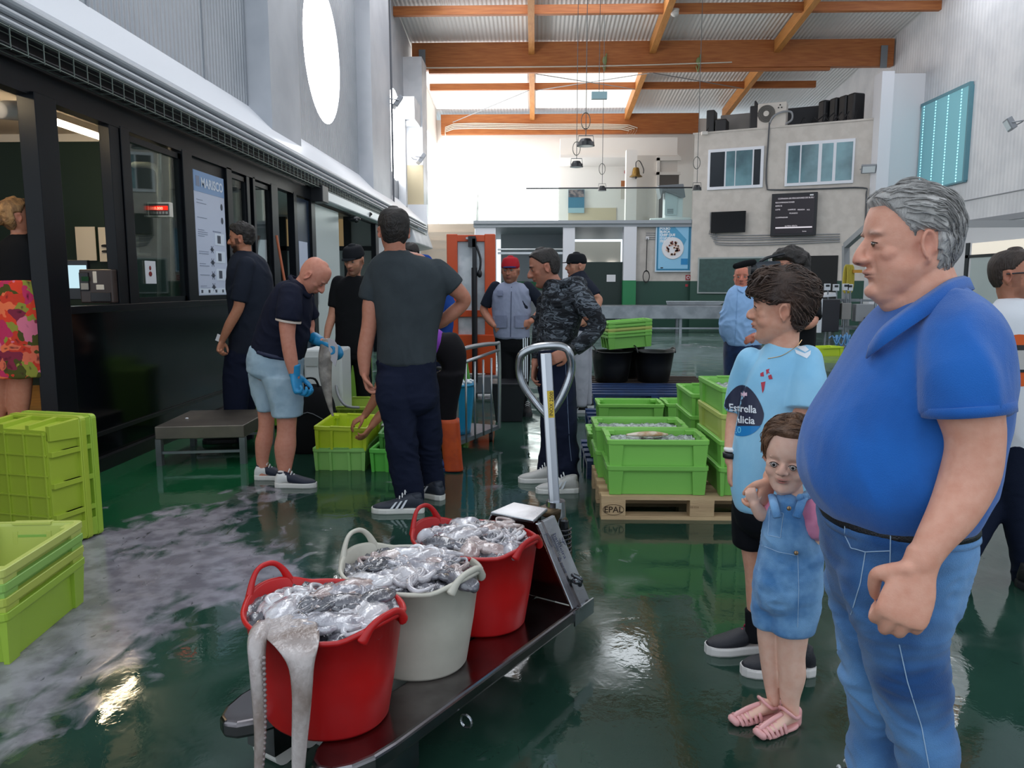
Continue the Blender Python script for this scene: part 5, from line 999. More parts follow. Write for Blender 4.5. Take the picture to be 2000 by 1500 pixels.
# tubs
redp = mat('red tub plastic', '#c01012', .38, col2='#a80d10', scale=3, spec=.5); whp = mat('white tub plastic', '#c9c4b6', .45, col2='#b8b3a6', scale=5)
TC = []
specs = ((-.985, 'red_tub', 'front red two-handled tub heaped with octopus, two tentacles hanging down', redp), (-.615, 'white_tub', 'off-white two-handled tub heaped with octopus, between the red tubs', whp), (-.265, 'red_tub', 'rear red two-handled tub heaped with octopus, next to the truck body', redp))
for n_, nm, lab, m in specs:
    c_ = tp(n_, -.275, .2); TC.append(c_); oval_tub(nm, lab, (c_.x, c_.y), .30, .236, .188, m, (TP.x, TP.y), .84, z=.201)
SEAC = {}
def sea(i):
    cs = (('#b0adb3', '#8f8c94'), ('#c4bfc2', '#a09a9f'), ('#bfaeaa', '#977f7c'), ('#d6d3d6', '#b3afb5'), ('#66646b', '#3f3e45'))[i % 5]
    return mat('octopus skin %d' % (i % 5), cs[0], .10, col2=cs[1], scale=16, detail=6, lo=.42, hi=.6, spec=.8, coat=1.0, bump=.55, bscale=55, sss=0)
def heap(c_, seed, label, dome=.03):
    """continuous glistening mass filling the tub up to the rim"""
    bm = B(); N1, N2 = 110, 34; rings = []; a = TP; b = TN
    cen = bm.verts.new(c_+V((0, 0, .295+dome))); prev = None
    for j in range(1, N2+1):
        r = .228*j/N2; ring = []
        for k in range(N1):
            th = 2*PI*k/N1; x, y = r*math.cos(th), r*.84*math.sin(th)
            h = .285+dome*(1-(r/.228)**2)+.02*noise.noise(V((x*22, y*22, seed)))+.016*abs(noise.noise(V((x*45, y*45, seed))))+.010*noise.noise(V((x*100, y*100, seed)))
            ring.append(bm.verts.new(c_+a*x+b*y+V((0, 0, h))))
        if prev:
            for k in range(N1): bm.faces.new((prev[k], prev[(k+1) % N1], ring[(k+1) % N1], ring[k]))
        else:
            for k in range(N1): bm.faces.new((cen, ring[k], ring[(k+1) % N1]))
        prev = ring
    o = obj('octopus_mass', bm, sea(4), smooth=True); tag(o, label, 'octopus', kind='stuff')  # darkest tone: shade of the gaps between animals put into the colour
def octopus(c_, seed, label, heading=None, size=1.0, group=None):
    """one animal lying on the heap: bag-shaped body and curling arms with suckers"""
    rnd = random.Random(seed); t = thing('octopus', label, 'octopus', c_, 0, group); m = sea(seed)
    hd = rnd.random()*6.3 if heading is None else heading; d = V((math.cos(hd), math.sin(hd), 0)); s_ = V((-d.y, d.x, 0)); k = size
    bm = B()
    loft(bm, [(c_-d*.02*k, s_*.012*k, V((0, 0, .012*k))), (c_+V((0, 0, .006)), s_*.022*k, V((0, 0, .017*k))), (c_+d*.03*k+V((0, 0, .008)), s_*.030*k, V((0, 0, .020*k))), (c_+d*.065*k+V((0, 0, .006)), s_*.034*k, V((0, 0, .019*k))), (c_+d*.095*k, s_*.020*k, V((0, 0, .013*k)))], 18, 4, .6)
    for v in bm.verts: v.co += v.co.normalized()*0+V((noise.noise(v.co*60), noise.noise(v.co*60+V((3, 1, 2))), noise.noise(v.co*60+V((7, 7, 1)))))*.004
    obj('mantle', bm, m, t, smooth=True)
    for i in range(6):
        a = hd+PI+(-1.3+2.6*i/5); L_ = rnd.uniform(.09, .15)*k; pts = []; p_ = c_-d*.012*k; an = a; cu = rnd.choice((-1, 1))*rnd.uniform(.3, .8)
        for j in range(8): pts.append(p_+V((0, 0, .010+.006*math.sin(j*1.3+i)))); an += cu*(1+.25*j); p_ = p_+V((math.cos(an), math.sin(an), 0))*L_/6
        bm = B(); tube(bm, pts, [.011*k, .0105*k, .0095*k, .008*k, .0065*k, .005*k, .0038*k, .0024*k], 10, 4, 1)
        obj('tentacle', bm, m, t, smooth=True)
    return t
rnd = random.Random(21)
names = ('front red tub', 'white tub', 'rear red tub')
where = ('near the left rim', 'near the right rim', 'towards the back rim', 'towards the front rim', 'in the middle', 'between middle and right rim', 'between middle and left rim', 'between middle and front rim', 'between middle and back rim', 'curled at the back right', 'curled at the back left', 'curled at the front left', 'curled at the front right')
for ti, c_ in enumerate(TC):
    heap(c_, 5+ti*3, 'wet grey mass of octopus filling the '+names[ti], (.012, .01, .02)[ti])
    spots = [(-.15, 0), (.15, 0), (0, .13), (0, -.13), (0, 0), (.09, .05), (-.09, -.04), (.04, -.09), (-.05, .09)]+[(.12*math.cos(q), .10*math.sin(q)) for q in (.9, 2.3, 3.9, 5.4)]
    for k, (x, y) in enumerate(spots):
        r2 = (x*x+y*y)/.045; p_ = c_+TP*x+TN*y+V((0, 0, .276+.018*(1-r2)+.012*rnd.random()))
        octopus(p_, ti*31+k*7+1, 'pale wet octopus %s of the %s' % (where[k], names[ti]), rnd.random()*6.28, rnd.uniform(.8, 1.3), 'octopuses heaped in the '+names[ti])
# the two long arms hanging over the front tub
c_ = TC[0]
hung = thing('octopus', 'octopus hanging two long arms over the front of the front red tub', 'octopus', c_+V((-.1, -.1, .35)), 0)
hm_ = sea(1)
pts_ = [(560, 1222, 1.90, .080, .05), (570, 1240, 1.85, .072, .03), (580, 1262, 1.805, .054, .022), (588, 1300, 1.785, .033, .018), (590, 1350, 1.78, .026, .017), (588, 1400, 1.78, .023, .016), (585, 1450, 1.78, .020, .014), (583, 1500, 1.78, .017, .012), (583, 1550, 1.78, .012, .010)]
bm = B(); loft(bm, [(at(u, v, y), V((r, 0, 0)), V((0, q, .008 if i < 3 else 0))) for i, (u, v, y, r, q) in enumerate(pts_)], 20, 5, .5)
obj('tentacle', bm, mat('octopus arm', '#b7adaa', .2, col2='#7d6a60', scale=9, stretch=(1, 1, .5), lo=.4, hi=.65, spec=.7, coat=.4, bump=.4, bscale=90), hung, smooth=True)
bm = B(); tube(bm, [at(532, 1232, 1.94), at(511, 1232, 1.88), at(502, 1255, 1.825), at(503, 1310, 1.80), at(506, 1370, 1.795), at(508, 1430, 1.79), at(506, 1500, 1.79), at(505, 1560, 1.79)], [.022, .026, .024, .02, .0175, .015, .0125, .009], 16, 5, 1)
ta = obj('tentacle', bm, MATS['octopus arm'], hung, smooth=True)
bm = B()
for k in range(26):
    f = k/25; v = 1285+f*260; u = 511-6*f+6*math.sin(f*3); q = at(u+4, v, 1.79-.004); ell(bm, q, .0055*(1-.4*f), .005, .0045, n=8)
obj('suckers', bm, mat('sucker', '#8a7d7c', .3), ta, smooth=True)
# mantles lying over the rim of the rear tub
def bagpiece(u, v, Y, w_, h_, lab, col='#d5d2d6', rz=0):
    p_ = at(u, v, Y); bm = B(); ell(bm, (0, 0, 0), w_, w_*.75, h_, Matrix.Translation(p_) @ Matrix.Rotation(rz, 4, 'Y'), 24)
    for q in bm.verts: q.co += V((noise.noise(q.co*25), noise.noise(q.co*25+V((5, 2, 1))), noise.noise(q.co*25+V((1, 9, 4)))))*.008
    tag(obj('octopus', bm, mat('octopus white', '#c4c1c6', .15, col2='#a9a5ac', scale=14, spec=.7, coat=.5), smooth=True), lab, 'octopus')
bagpiece(914, 1027, 2.80, .058, .032, 'smooth white octopus head on top of the rear red tub'); bagpiece(960, 1033, 2.84, .034, .024, 'small pale octopus head right of the big white one', '#b9b5b9')
bagpiece(832, 1052, 2.62, .03, .035, 'cream octopus lump on left rim of the rear red tub'); bagpiece(838, 1075, 2.5, .024, .022, 'pinkish octopus lump where the white and rear red tubs meet')
bm = B(); loft(bm, [(at(985, 1020, 2.86), V((.012, 0, 0)), V((0, 0, .006))), (at(1000, 1012, 2.9), V((.03, .05, 0)), V((0, 0, .009))), (at(1025, 1005, 2.95), V((.03, .06, 0)), V((0, 0, .01))), (at(1050, 996, 3.0), V((.012, .03, 0)), V((0, 0, .006)))], 16, 4, .5)
tag(obj('squid', bm, mat('squid', '#cfc6c4', .25, col2='#9c8a86', scale=16, stretch=(1, 1, 1), bump=.3), smooth=True), 'pale squid lying across the top of the truck body behind rear tub', 'squid')
# ---------------------------------------------------------------- people
SK = [(.50, -.04, .12, .10), (.475, -.045, .24, .19), (.42, -.05, .325, .262), (.30, -.055, .395, .318), (.16, -.05, .418, .335), (.04, -.045, .408, .330),
      (-.08, -.035, .385, .312), (-.20, -.005, .338, .288), (-.30, .03, .29, .258), (-.39, .075, .235, .215), (-.455, .12, .185, .165), (-.495, .15, .12, .11)]
def skull(bm, M, t=0.0, n=32, sub=4, jaw=1.0, cut=-9):
    R3 = M.to_3x3()
    secs = []
    for z, yc, hd, hw in SK:
        if z < cut: continue
        k = jaw if z < -.1 else 1
        secs.append((M @ V((0, yc, z)), R3 @ V(((hw+t)*k, 0, 0)), R3 @ V((0, hd+t, 0))))
    if t:
        secs[0] = (M @ V((0, SK[0][1], .5+t)), secs[0][1], secs[0][2])
    return loft(bm, secs, n, sub, .5, p=2.25)
def head_matrix(c, heading, pitch=0, roll=0, s=.235, wide=1.0):
    # local: +Y face, +Z up.  heading in degrees: 0 = away from the camera, 90 = to the left of the picture, 180 = to the camera
    R = Matrix.Rotation(rad(heading), 4, 'Z') @ Matrix.Rotation(rad(roll), 4, 'Y') @ Matrix.Rotation(rad(pitch), 4, 'X')
    return Matrix.Translation(V(c)) @ R @ Matrix.Diagonal((s*wide, s, s, 1))
def head_geo(bm, M, ez=.03, es=1.0, nose=1.0, jaw=1.0, ears=1.0, chin=1.0, brow=1.0, lips=1.0, child=False, n=32, closed=0):
    skull(bm, M, 0, n, 4, jaw)
    T = lambda *a: M @ V(a)
    s = M.to_scale().y
    # nose: bridge, tip, wings
    nl = nose
    tube(bm, [T(0, .31, .12 if not child else .0), T(0, .36+.02*nl, .03 if not child else -.03), T(0, .385+.05*nl, -.06), T(0, .385+.06*nl, -.115), T(0, .37, -.15)], [.03*s, .038*s, .052*s, .068*s, .04*s], 12, 3)
    for x in (-1, 1):
        ell(bm, (x*.058, .385+.01*nl, -.125), .04, .055, .034, M)
        ell(bm, (x*.12, .315, .125+(ez-.03)), .11, .05*brow, .03*brow, M)
        ell(bm, (x*.175, .195, -.07), .11, .11, .10, M)       # cheekbone
        ell(bm, (x*.135, .288, ez), .062*es, .062*es, .05*es, M)      # lid over the eye
        # ear: bowl, rim, lobe
        EM = M @ Matrix.Translation((x*.335, -.06, -.02)) @ Matrix.Rotation(-x*.42, 4, 'Z') @ Matrix.Rotation(-.18, 4, 'X')
        e = ears
        ell(bm, (0, 0, -.01), .022, .062*e, .115*e, EM)
        rim = []
        for k in range(11):
            a = rad(215-k*28); rim.append(EM @ V((x*.03, .068*e*math.cos(a)*1.05, .125*e*math.sin(a)+.0)))
        tube(bm, rim, [.014*s]+[.02*s]*9+[.016*s], 8, 2)
        ell(bm, (x*.012, .02*e, -.12*e), .02, .032, .04, EM)
        ell(bm, (x*.02, .055*e, -.02), .018, .02, .03, EM)
    # lips and chin
    ly = .352; lz = -.245
    tube(bm, [T(-.105, ly-.045, lz), T(-.05, ly+.005, lz+.012), T(0, ly+.022, lz+.008), T(.05, ly+.005, lz+.012), T(.105, ly-.045, lz)], [.012*s, .02*s, .022*s, .02*s, .012*s], 8, 3)
    tube(bm, [T(-.09, ly-.045, lz-.03), T(-.04, ly-.003, lz-.034), T(0, ly+.01, lz-.036), T(.04, ly-.003, lz-.034), T(.09, ly-.045, lz-.03)], [.014*s, .022*s*lips, .026*s*lips, .022*s*lips, .014*s], 8, 3)
    ell(bm, (0, .285+.03*(chin-1), -.42), .10*chin, .075*chin, .075, M)
    if child:
        for x in (-1, 1): ell(bm, (x*.17, .18, -.17), .12, .13, .12, M)
def sculpt_head(o, M, skin, beard=None, beardw=0.0, browc='#3a2a20', lipc='#a8605a', blush=None, extra=None, browt=1.0, lipw=1.0, child=False, ez=.03):
    me = o.data; co = get_co(me); Mi = np.array(M.inverted())
    l = co@Mi[:3, :3].T+Mi[:3, 3]; x, y, z = l[:, 0], l[:, 1], l[:, 2]
    ax_ = np.abs(x); g = lambda cx, cy, cz, rx, ry, rz: np.exp(-(((ax_-cx)/rx)**2+((y-cy)/ry)**2+((z-cz)/rz)**2))
    inh = (z > -.7) & (z < .7) & (ax_ < .46) & (np.abs(y) < .6)
    d = np.zeros_like(y); z0 = z; z = z-(ez-.03)
    d -= .03*g(.075, .36, .045, .04, .12, .05)
    d -= .022*g(.145, .33, .085, .09, .12, .022)
    d -= (.006 if child else .018)*g(.145, .33, -.035, .08, .12, .022)
    z = z0
    d -= .02*g(0, .4, -.262, .11, .08, .009)          # mouth line
    d -= .02*g(0, .38, -.335, .09, .1, .03)
    d -= (0 if child else .012)*g(.115, .33, -.19, .022, .1, .09)       # fold
    xs = np.sign(x)*-.035*g(.375, -.045, -.015, .06, .045, .05)
    d2 = np.where(inh, d, 0); xs = np.where(inh, xs, 0)
    l2 = l.copy(); l2[:, 1] += d2; l2[:, 0] += xs
    Mn = np.array(M); co2 = l2@Mn[:3, :3].T+Mn[:3, 3]
    co[inh] = co2[inh]; set_co(me, co)
    base = np.tile(np.array(lin(skin)), (len(co), 1))
    def mixc(w, c):
        nonlocal base
        w = np.clip(w, 0, 1)[:, None]*inh[:, None]; base = base*(1-w)+np.array(lin(c))*w
    bl = blush or '#b8584c'
    mixc(.16*g(.2, .27, -.12, .12, .14, .09), bl); mixc(.25*g(0, .46, -.11, .07, .1, .06), bl); mixc(.22*g(.37, -.06, -.02, .1, .12, .16), bl)
    if beardw:
        w = ((z < -.17) & (y > .02)).astype(float)*np.clip((-.13-z)*8, 0, 1)*np.clip((y+.02)*7, 0, 1)
        w = np.maximum(w, g(0, .4, -.2, .13, .12, .03)*1.1)
        w = np.maximum(w, ((z < .02) & (z > -.2) & (y > -.02) & (y < .14) & (ax_ > .2)).astype(float)*.8)
        w = w*(z > -.55)
        mixc(w*beardw, beard)
    mixc(g(0, .38, -.235, .09, .12, .016)*.9*lipw, lipc); mixc(g(0, .38, -.283, .085, .12, .022)*.9*lipw, lipc)
    mixc(1.6*g(0, .4, -.262, .095, .08, .006), '#4a2622')
    mixc(1.3*browt*np.exp(-(((ax_-.14)/.085)**4+((z-.135-(ez-.03)+.25*np.maximum(0, ax_-.15))/.024)**2))*(y > .15), browc)
    mixc(1.2*g(.035, .43, -.15, .018, .05, .012), '#3a1814')
    if extra: extra(l, mixc)
    return base
def eyes(M, parent, ez=.03, es=1.0, iris='#3a2618', open_=1.0, gaze=0, closed=False):
    out = []
    for x in (-1, 1):
        bm = B(); r = .0655*es; c = V((x*.135, .288, ez)); N_ = 14
        if closed:
            pts = [M @ (c+V((math.sin(a)*.062, .06*math.cos(a)*1.02, -.012-.006*math.cos(a*1.5)))) for a in np.linspace(-1.0, 1.0, 7)]
            tube(bm, pts, .0045*M.to_scale().y, 6, 2); out.append(obj('eyelash', bm, mat('lash', '#2a1c16', .8), parent)); continue
        grid = []
        for j in range(7):
            row = []
            for i in range(N_+1):
                a = -1.0+2.0*i/N_
                h = .030*open_*es*(1-abs(a)**2.2)
                zz = -h*.8+h*1.8*j/6
                px = a*.052*es; yy = math.sqrt(max(1e-5, r*r-px*px-zz*zz))
                row.append(bm.verts.new(M @ (c+V((px, yy, zz)))))
            grid.append(row)
        for j in range(6):
            for i in range(N_):
                try: bm.faces.new((grid[j][i], grid[j][i+1], grid[j+1][i+1], grid[j+1][i]))
                except Exception: pass
        e = obj('eye', bm, mat('eye white', '#b9aea8', .35), parent, smooth=True)
        bm = B(); ic = c+V((gaze*.02, 0, .0)); ring = []
        def disc(rr, dy):
            vs = [bm.verts.new(M @ V((ic.x+rr*math.cos(k*PI/10), ic.y+math.sqrt(max(0, r*r-(gaze*.02+rr*math.cos(k*PI/10))**2-(rr*math.sin(k*PI/10))**2))+dy, ic.z+min(rr*math.sin(k*PI/10), .022*open_*es)))) for k in range(20)]
            ce = bm.verts.new(M @ V((ic.x, ic.y+math.sqrt(r*r-(gaze*.02)**2)+dy, ic.z)))
            for k in range(20): bm.faces.new((ce, vs[k], vs[(k+1) % 20]))
        disc(.037*es, .002); obj('iris', bm, mat('iris '+iris, iris, .15), e)
        bm = B(); disc(.018*es, .0035); obj('pupil', bm, mat('pupil', '#050404', .1), e)
        bm = B(); tube(bm, [M @ (c+V((a*.054*es, math.sqrt(r*r-(a*.054*es)**2)-.003, .030*open_*es*(1-abs(a)**2.2)))) for a in np.linspace(-1, 1, 9)], .0055*M.to_scale().y, 6, 2)
        obj('eyelash', bm, mat('lash', '#2a1c16', .8), e); out.append(e)
    return out
def hair(M, parent, m, mask, t=.05, lump=.02, freq=6, seed=1, n=72, sub=9, stretch=(1, 1, 1), name='hair', label=None, cut=-9, soft=.05):
    """mask(x,y,z) in head space gives > 0 where hair grows; elsewhere the shell sinks into the head"""
    bm = B(); skull(bm, Matrix.Identity(4), .012, n, sub, cut=cut); sv = V((seed, seed*2, 0))
    bm.normal_update()
    for v in bm.verts:
        x, y, z = v.co; k = mask(x, y, z); k = max(0, min(1, k/soft)); k = k*k*(3-2*k)
        q = V((x*stretch[0], y*stretch[1], z*stretch[2]))
        nn = noise.noise(q*freq+sv)+.5*noise.noise(q*freq*2.3+sv)
        tt = t(x, y, z) if callable(t) else t
        off = (tt+lump*nn)*k-.075*(1-k)
        r = V((x, y+.04, z*.9)); r.normalize(); v.co = v.co+r*off
    bmesh.ops.transform(bm, matrix=M, verts=bm.verts)
    o = obj(name, bm, m, parent, smooth=True)
    if label: o['label'] = label
    return o
def short_mask(front=.30, side=.02, nape=-.24, temple=.16):
    def f(x, y, z):
        a = abs(x)
        if y > .0: line = side+(front-side)*min(1, max(0, (y-.0)/.26))**.9
        else: line = side+(nape-side)*min(1, (-y)/.22)
        if y < .1 and y > -.16 and a > .2: line = max(line, .09 if y < .03 else line)
        return z-line
    return f
def hand(bm, wrist, d, n, side=1, curl=.5, s=1.0, thumb=.5, spread=.12, curls=None, wr=.026):
    """d = towards the fingers, n = the way the palm faces, side = +1/-1 picks which edge carries the thumb"""
    wrist = V(wrist); d = V(d).normalized(); n = V(n); n = (n-d*n.dot(d)).normalized(); w_ = d.cross(n).normalized()*side
    k = s
    loft(bm, [(wrist-d*.02*k, w_*wr*k, n*.021*k), (wrist+d*.012*k, w_*.029*k, n*.018*k), (wrist+d*.045*k, w_*.039*k, n*.0165*k), (wrist+d*.085*k, w_*.042*k, n*.0145*k), (wrist+d*.1*k, w_*.038*k, n*.011*k)], 16, 3, .6, p=2.5)
    offs = (.031, .0105, -.0105, -.030); lens = (.072, .080, .074, .058); st = (.092, .097, .094, .086)
    for i in range(4):
        c = curls[i] if curls else curl*(1+.12*(i-1))
        p = wrist+d*st[i]*k+w_*offs[i]*k; dr = (d+w_*spread*(1.5-i)*.4).normalized(); pts = [p-d*.02*k, p]; R = [.0105*k, .0108*k]; a = 0
        for j, f in enumerate((.46, .31, .23)):
            a += c*(1.0, 1.15, .8)[j]
            dd = dr*math.cos(a)+n*math.sin(a); p = p+dd*lens[i]*f*k; pts.append(p.copy()); R.append((.0098, .0088, .0075)[j]*k)
        tube(bm, pts, R, 10, 3, 1.0)
    p = wrist+d*.022*k+w_*.026*k
    t1 = (d*.62+w_*.72+n*(.25+.3*thumb)).normalized(); t2 = (d*.85+w_*(.35-.5*thumb)+n*(.3+.5*thumb)).normalized(); t3 = (d*.9+w_*(.1-.5*thumb)+n*(.25+.5*thumb)).normalized()
    tube(bm, [p-t1*.015*k, p+t1*.02*k, p+t1*.04*k, p+t1*.04*k+t2*.03*k, p+t1*.04*k+t2*.03*k+t3*.024*k], [.014*k, .0155*k, .0125*k, .0115*k, .0085*k], 10, 3, 1.0)
def shoe(parent, heel, heading, L=.28, up='#1c2230', sole='#e8e6e0', h=.10, W=.05, lift=0, accent=None, stripes=None, toe=None, name='shoe'):
    """heel = point on the floor under the heel; heading as for heads"""
    heel = V(heel); f = V((-math.sin(rad(heading)), math.cos(rad(heading)), 0)); r = V((f.y, -f.x, 0)); Z = V((0, 0, 1))
    P = lambda a, z: heel+f*(a*L)+Z*z
    bm = B()
    loft(bm, [(P(.0, .05), r*W*.5, Z*.03), (P(.07, .065), r*W*.72, Z*.048), (P(.2, .072), r*W*.78, Z*(h-.052)), (P(.34, .066), r*W*.8, Z*(h-.058)), (P(.5, .052), r*W*.9, Z*.036), (P(.7, .042), r*W*1.0, Z*.026), (P(.88, .036), r*W*.85, Z*.02), (P(.98, .032), r*W*.45, Z*.013)], 20, 4, .5, p=2.4)
    tube(bm, [P(.12, h-.02), P(.13, h+.015)], [W*.72, W*.66], 16, 2, .2)
    o = obj(name, bm, mat('shoe '+up, up, .6, bump=.2, bscale=200), parent, smooth=True)
    bm = B(); prof = [(-.03, .35), (-.005, .62), (.1, .82), (.3, .8), (.5, .92), (.7, 1.08), (.86, .98), (.97, .68), (1.02, .3)]
    rings = []
    for z, g in ((0.0, .96), (.006, 1.04), (.026, 1.06), (.034, 1.0)):
        ring = [P(a if .02 < a < .95 else (a*1.0), z)+r*W*b*g for a, b in prof]+[P(a, z)-r*W*b*g for a, b in prof[::-1]]
        rings.append([bm.verts.new(q) for q in ring])
    for a, b in zip(rings, rings[1:]):
        for k in range(len(a)): bm.faces.new((a[k], a[(k+1) % len(a)], b[(k+1) % len(a)], b[k]))
    bm.faces.new(rings[0][::-1]); bm.faces.new(rings[-1])
    obj('sole', bm, mat('sole '+sole, sole, .55), o, smooth=False)
    bm = B()
    for k in range(5):
        a = .34+.055*k; zt = .136-.018*k-(.1-h)*.9
        tube(bm, [P(a, zt-.016)+r*W*.5, P(a+.01, zt+.002), P(a, zt-.016)-r*W*.5], .0036, 6, 3)
    obj('laces', bm, mat('lace '+(accent or '#dcdcdc'), accent or '#dcdcdc', .8), o)
    if stripes:
        bm = B()
        for sgn in (-1, 1):
            for k in range(3):
                a = .36+.1*k
                plate(bm, [P(a+.02, .036)+r*sgn*W*.93, P(a+.07, .036)+r*sgn*W*.95, P(a-.03, .085-.006*k)+r*sgn*W*.72, P(a-.075, .088-.006*k)+r*sgn*W*.68], r*sgn*.006)
        obj('stripes', bm, mat('shoe stripe', stripes, .6), o)
    if toe:
        bm = B(); loft(bm, [(P(.0, .05), r*W*.52, Z*.032), (P(.07, .065), r*W*.75, Z*.05), (P(.2, .07), r*W*.81, Z*(h-.05)), (P(.30, .066), r*W*.82, Z*(h-.056))], 20, 4, .5, p=2.4)
        obj('heel_panel', bm, mat('shoe panel', toe, .6), o, smooth=True)
    return o
class Person:
    def __init__(s, label, Y, foot, skin='#b98a72', group=None):
        s.Y = Y; s.root = thing('person', label, 'person', gp(*foot) if len(foot) == 2 else foot); s.skin = skin; s.b = B()
        s.heads = None
    def p(s, u, v, d=0): return at(u, v, s.Y+d)
    def sec(s, q, k=1.0, flip=False):
        if len(q) == 5: uL, uR, v, d, t = q; A = s.p(uL, v, d); D = s.p(uR, v, d)
        else: u1, v1, u2, v2, d, t = q; A = s.p(u1, v1, d); D = s.p(u2, v2, d)
        U = (D-A)/2
        return ((A+D)/2, U*k, V((0, t*k, 0)))
    def body(s, secs, k=.9, **kw): loft(s.b, [s.sec(q, k) for q in secs], 28, 4, .5, **kw)
    def limb(s, pts, r, **kw): r = [r[0]*.72]+list(r[1:]); tube(s.b, [s.p(*q) for q in pts], r, 18, 5, **kw)
    def cloth(s, name, parts, m, voxel=.008, smooth=5, amp=.004, freq=9, stretch=(1, 1, 1), seed=0, label=None):
        """parts: ('s', sections[, p]) or ('t', points, radii)"""
        bm = B()
        for q in parts:
            if q[0] == 's': loft(bm, [s.sec(a) for a in q[1]], 36, 5, q[2] if len(q) > 2 else .3, p=2.2)
            else:
                tube(bm, [s.p(*a) for a in q[1]], q[2], 24, 5, q[3] if len(q) > 3 else .15); ell(bm, s.p(*q[1][0]), q[2][0]*1.0, q[2][0]*1.0, q[2][0]*1.0)
        o = fuse(name, bm, m, s.root, voxel, smooth)
        if amp: wrinkle(o, amp, freq, stretch, seed)
        if label: o['label'] = label
        return o
    def head(s, uv, heading, pitch=0, roll=0, size=.235, wide=1.0, **k):
        s.M = head_matrix(s.p(*uv), heading, pitch, roll, size, wide); s.hk = k
        g = {a: k[a] for a in ('ez', 'es', 'nose', 'jaw', 'ears', 'chin', 'brow', 'child', 'lips') if a in k}
        head_geo(s.b, s.M, **g); return s.M
    def neck(s, base, r0, r1=None, at_=(0, -.08, -.2)):
        M = s.M; tube(s.b, [M @ V(at_), (M @ V(at_)+s.p(*base))/2, s.p(*base)], [r1 or r0, (r0+(r1 or r0))/2, r0*1.12], 20, 4, .3)
    def finish(s, voxel=.006, smooth=4, eye=True, iris='#3a2618', open_=1.0, gaze=0, closed=False):
        o = fuse('body', s.b, mat('skin', s.skin, .52, attr='tint', col2='#f5e9e4', scale=40, lo=.35, hi=.75, bump=.08, bscale=300, sss=.12, spec=.35), s.root, voxel, smooth)
        g = {a: s.hk[a] for a in ('beard', 'beardw', 'browc', 'lipc', 'blush', 'extra', 'browt', 'lipw', 'child', 'ez') if a in s.hk}
        paint(o.data, sculpt_head(o, s.M, s.skin, **g)); s.bodyobj = o
        if eye: eyes(s.M, s.root, s.hk.get('ez', .03), s.hk.get('es', 1), iris, open_, gaze, closed)
        return o
def hm(name, col, col2=None): return mat('hair '+name, col, .55, col2=col2 or col, scale=14, stretch=(1, 3, .6), lo=.35, hi=.65, bump=.9, bscale=70, spec=.4)
def comb(ho, M, mask, m, n=260, seed=1, step=.055, r=.0022, flow=None, lift=.010, name='hair_locks', steps=5):
    """fine locks lying on the hair, combed along flow(x, y, z) in head space"""
    rnd = random.Random(seed); me = ho.data; bv = BVHTree.FromPolygons([v.co for v in me.vertices], [p.vertices[:] for p in me.polygons]); Mi = M.inverted(); vs = [v.co.copy() for v in me.vertices]; bm = B(); k = 0; tries = 0
    while k < n and tries < n*20:
        tries += 1; p = rnd.choice(vs); l = Mi @ p
        if mask(l.x, l.y, l.z) < .03: continue
        pts = []; q = p.copy()
        for j in range(steps):
            l = Mi @ q; f = flow(l.x, l.y, l.z)+V((rnd.uniform(-.35, .35), rnd.uniform(-.35, .35), rnd.uniform(-.25, .25))); h, nn, i, d = bv.find_nearest(q)
            if (h-M.translation).dot(nn) < 0: nn = -nn
            pts.append(h+nn*(lift*M.to_scale().y/.23*(.2+.25*math.sin(j*.8)))); fw = M.to_3x3() @ f.normalized(); fw -= nn*fw.dot(nn)
            if fw.length < 1e-5: break
            q = h+fw.normalized()*step*M.to_scale().y
        if len(pts) > 2: tube(bm, pts, [r*.5]+[r]*(len(pts)-2)+[r*.25], 5, 2); k += 1
    return obj(name, bm, m, ho, smooth=True)
def hipsec(SH):
    q = SH[-1]
    if len(q) == 6: q = (q[0], q[2], (q[1]+q[3])/2, q[4], q[5])
    return ('s', [(q[0], q[1], q[2]-10, q[3], q[4]*.97), (q[0], q[1], q[2]+4, q[3], q[4]*.97), (q[0]+1, q[1]-1, q[2]+16, q[3], q[4]*.95)], .9)
def cap(M, parent, col, brimcol=None, name='cap', heading_off=0, label=None, panel=None):
    m = mat('cap '+col, col, .8, bump=.15, bscale=250)
    bm = B(); R = Matrix.Rotation(rad(heading_off), 4, 'Z'); MM = M @ R
    secs = []
    for z, yc, hd, hw in SK:
        if z < .12: continue
        secs.append((V((0, yc, z+.02+(.04 if z > .4 else 0))), V((hw+.045, 0, 0)), V((0, hd+.045, 0))))
    loft(bm, secs, 36, 4, .5, p=2.2)
    bmesh.ops.transform(bm, matrix=MM, verts=bm.verts); o = obj(name, bm, m, parent, smooth=True)
    if label: o['label'] = label
    bm = B(); up = []; lo = []
    for k in range(13):
        a = PI*k/12; x = .27*math.cos(a); y = .27+.36*math.sin(a)**.8; z = .185-.40*x*x-.045*math.sin(a)
        up.append(V((x, y, z+.014))); lo.append(V((x, y, z-.008)))
    for pts in (up, lo):
        base = [V((p.x, .26, p.z+.06*math.sin(PI*i/12))) for i, p in enumerate(pts)]
        vs = [bm.verts.new(MM @ q) for q in pts]; bs = [bm.verts.new(MM @ q) for q in base]
        for k in range(12): bm.faces.new((vs[k], vs[k+1], bs[k+1], bs[k]))
        pts.append(vs)
    a, b = up[-1], lo[-1]
    for k in range(12): bm.faces.new((a[k], a[k+1], b[k+1], b[k]))
    obj('brim', bm, mat('cap '+(brimcol or col), brimcol or col, .8), o, smooth=True)
    bm = B(); ell(bm, (0, -.05, .56), .02, .02, .012, M); obj('button', bm, m, o)
    return o
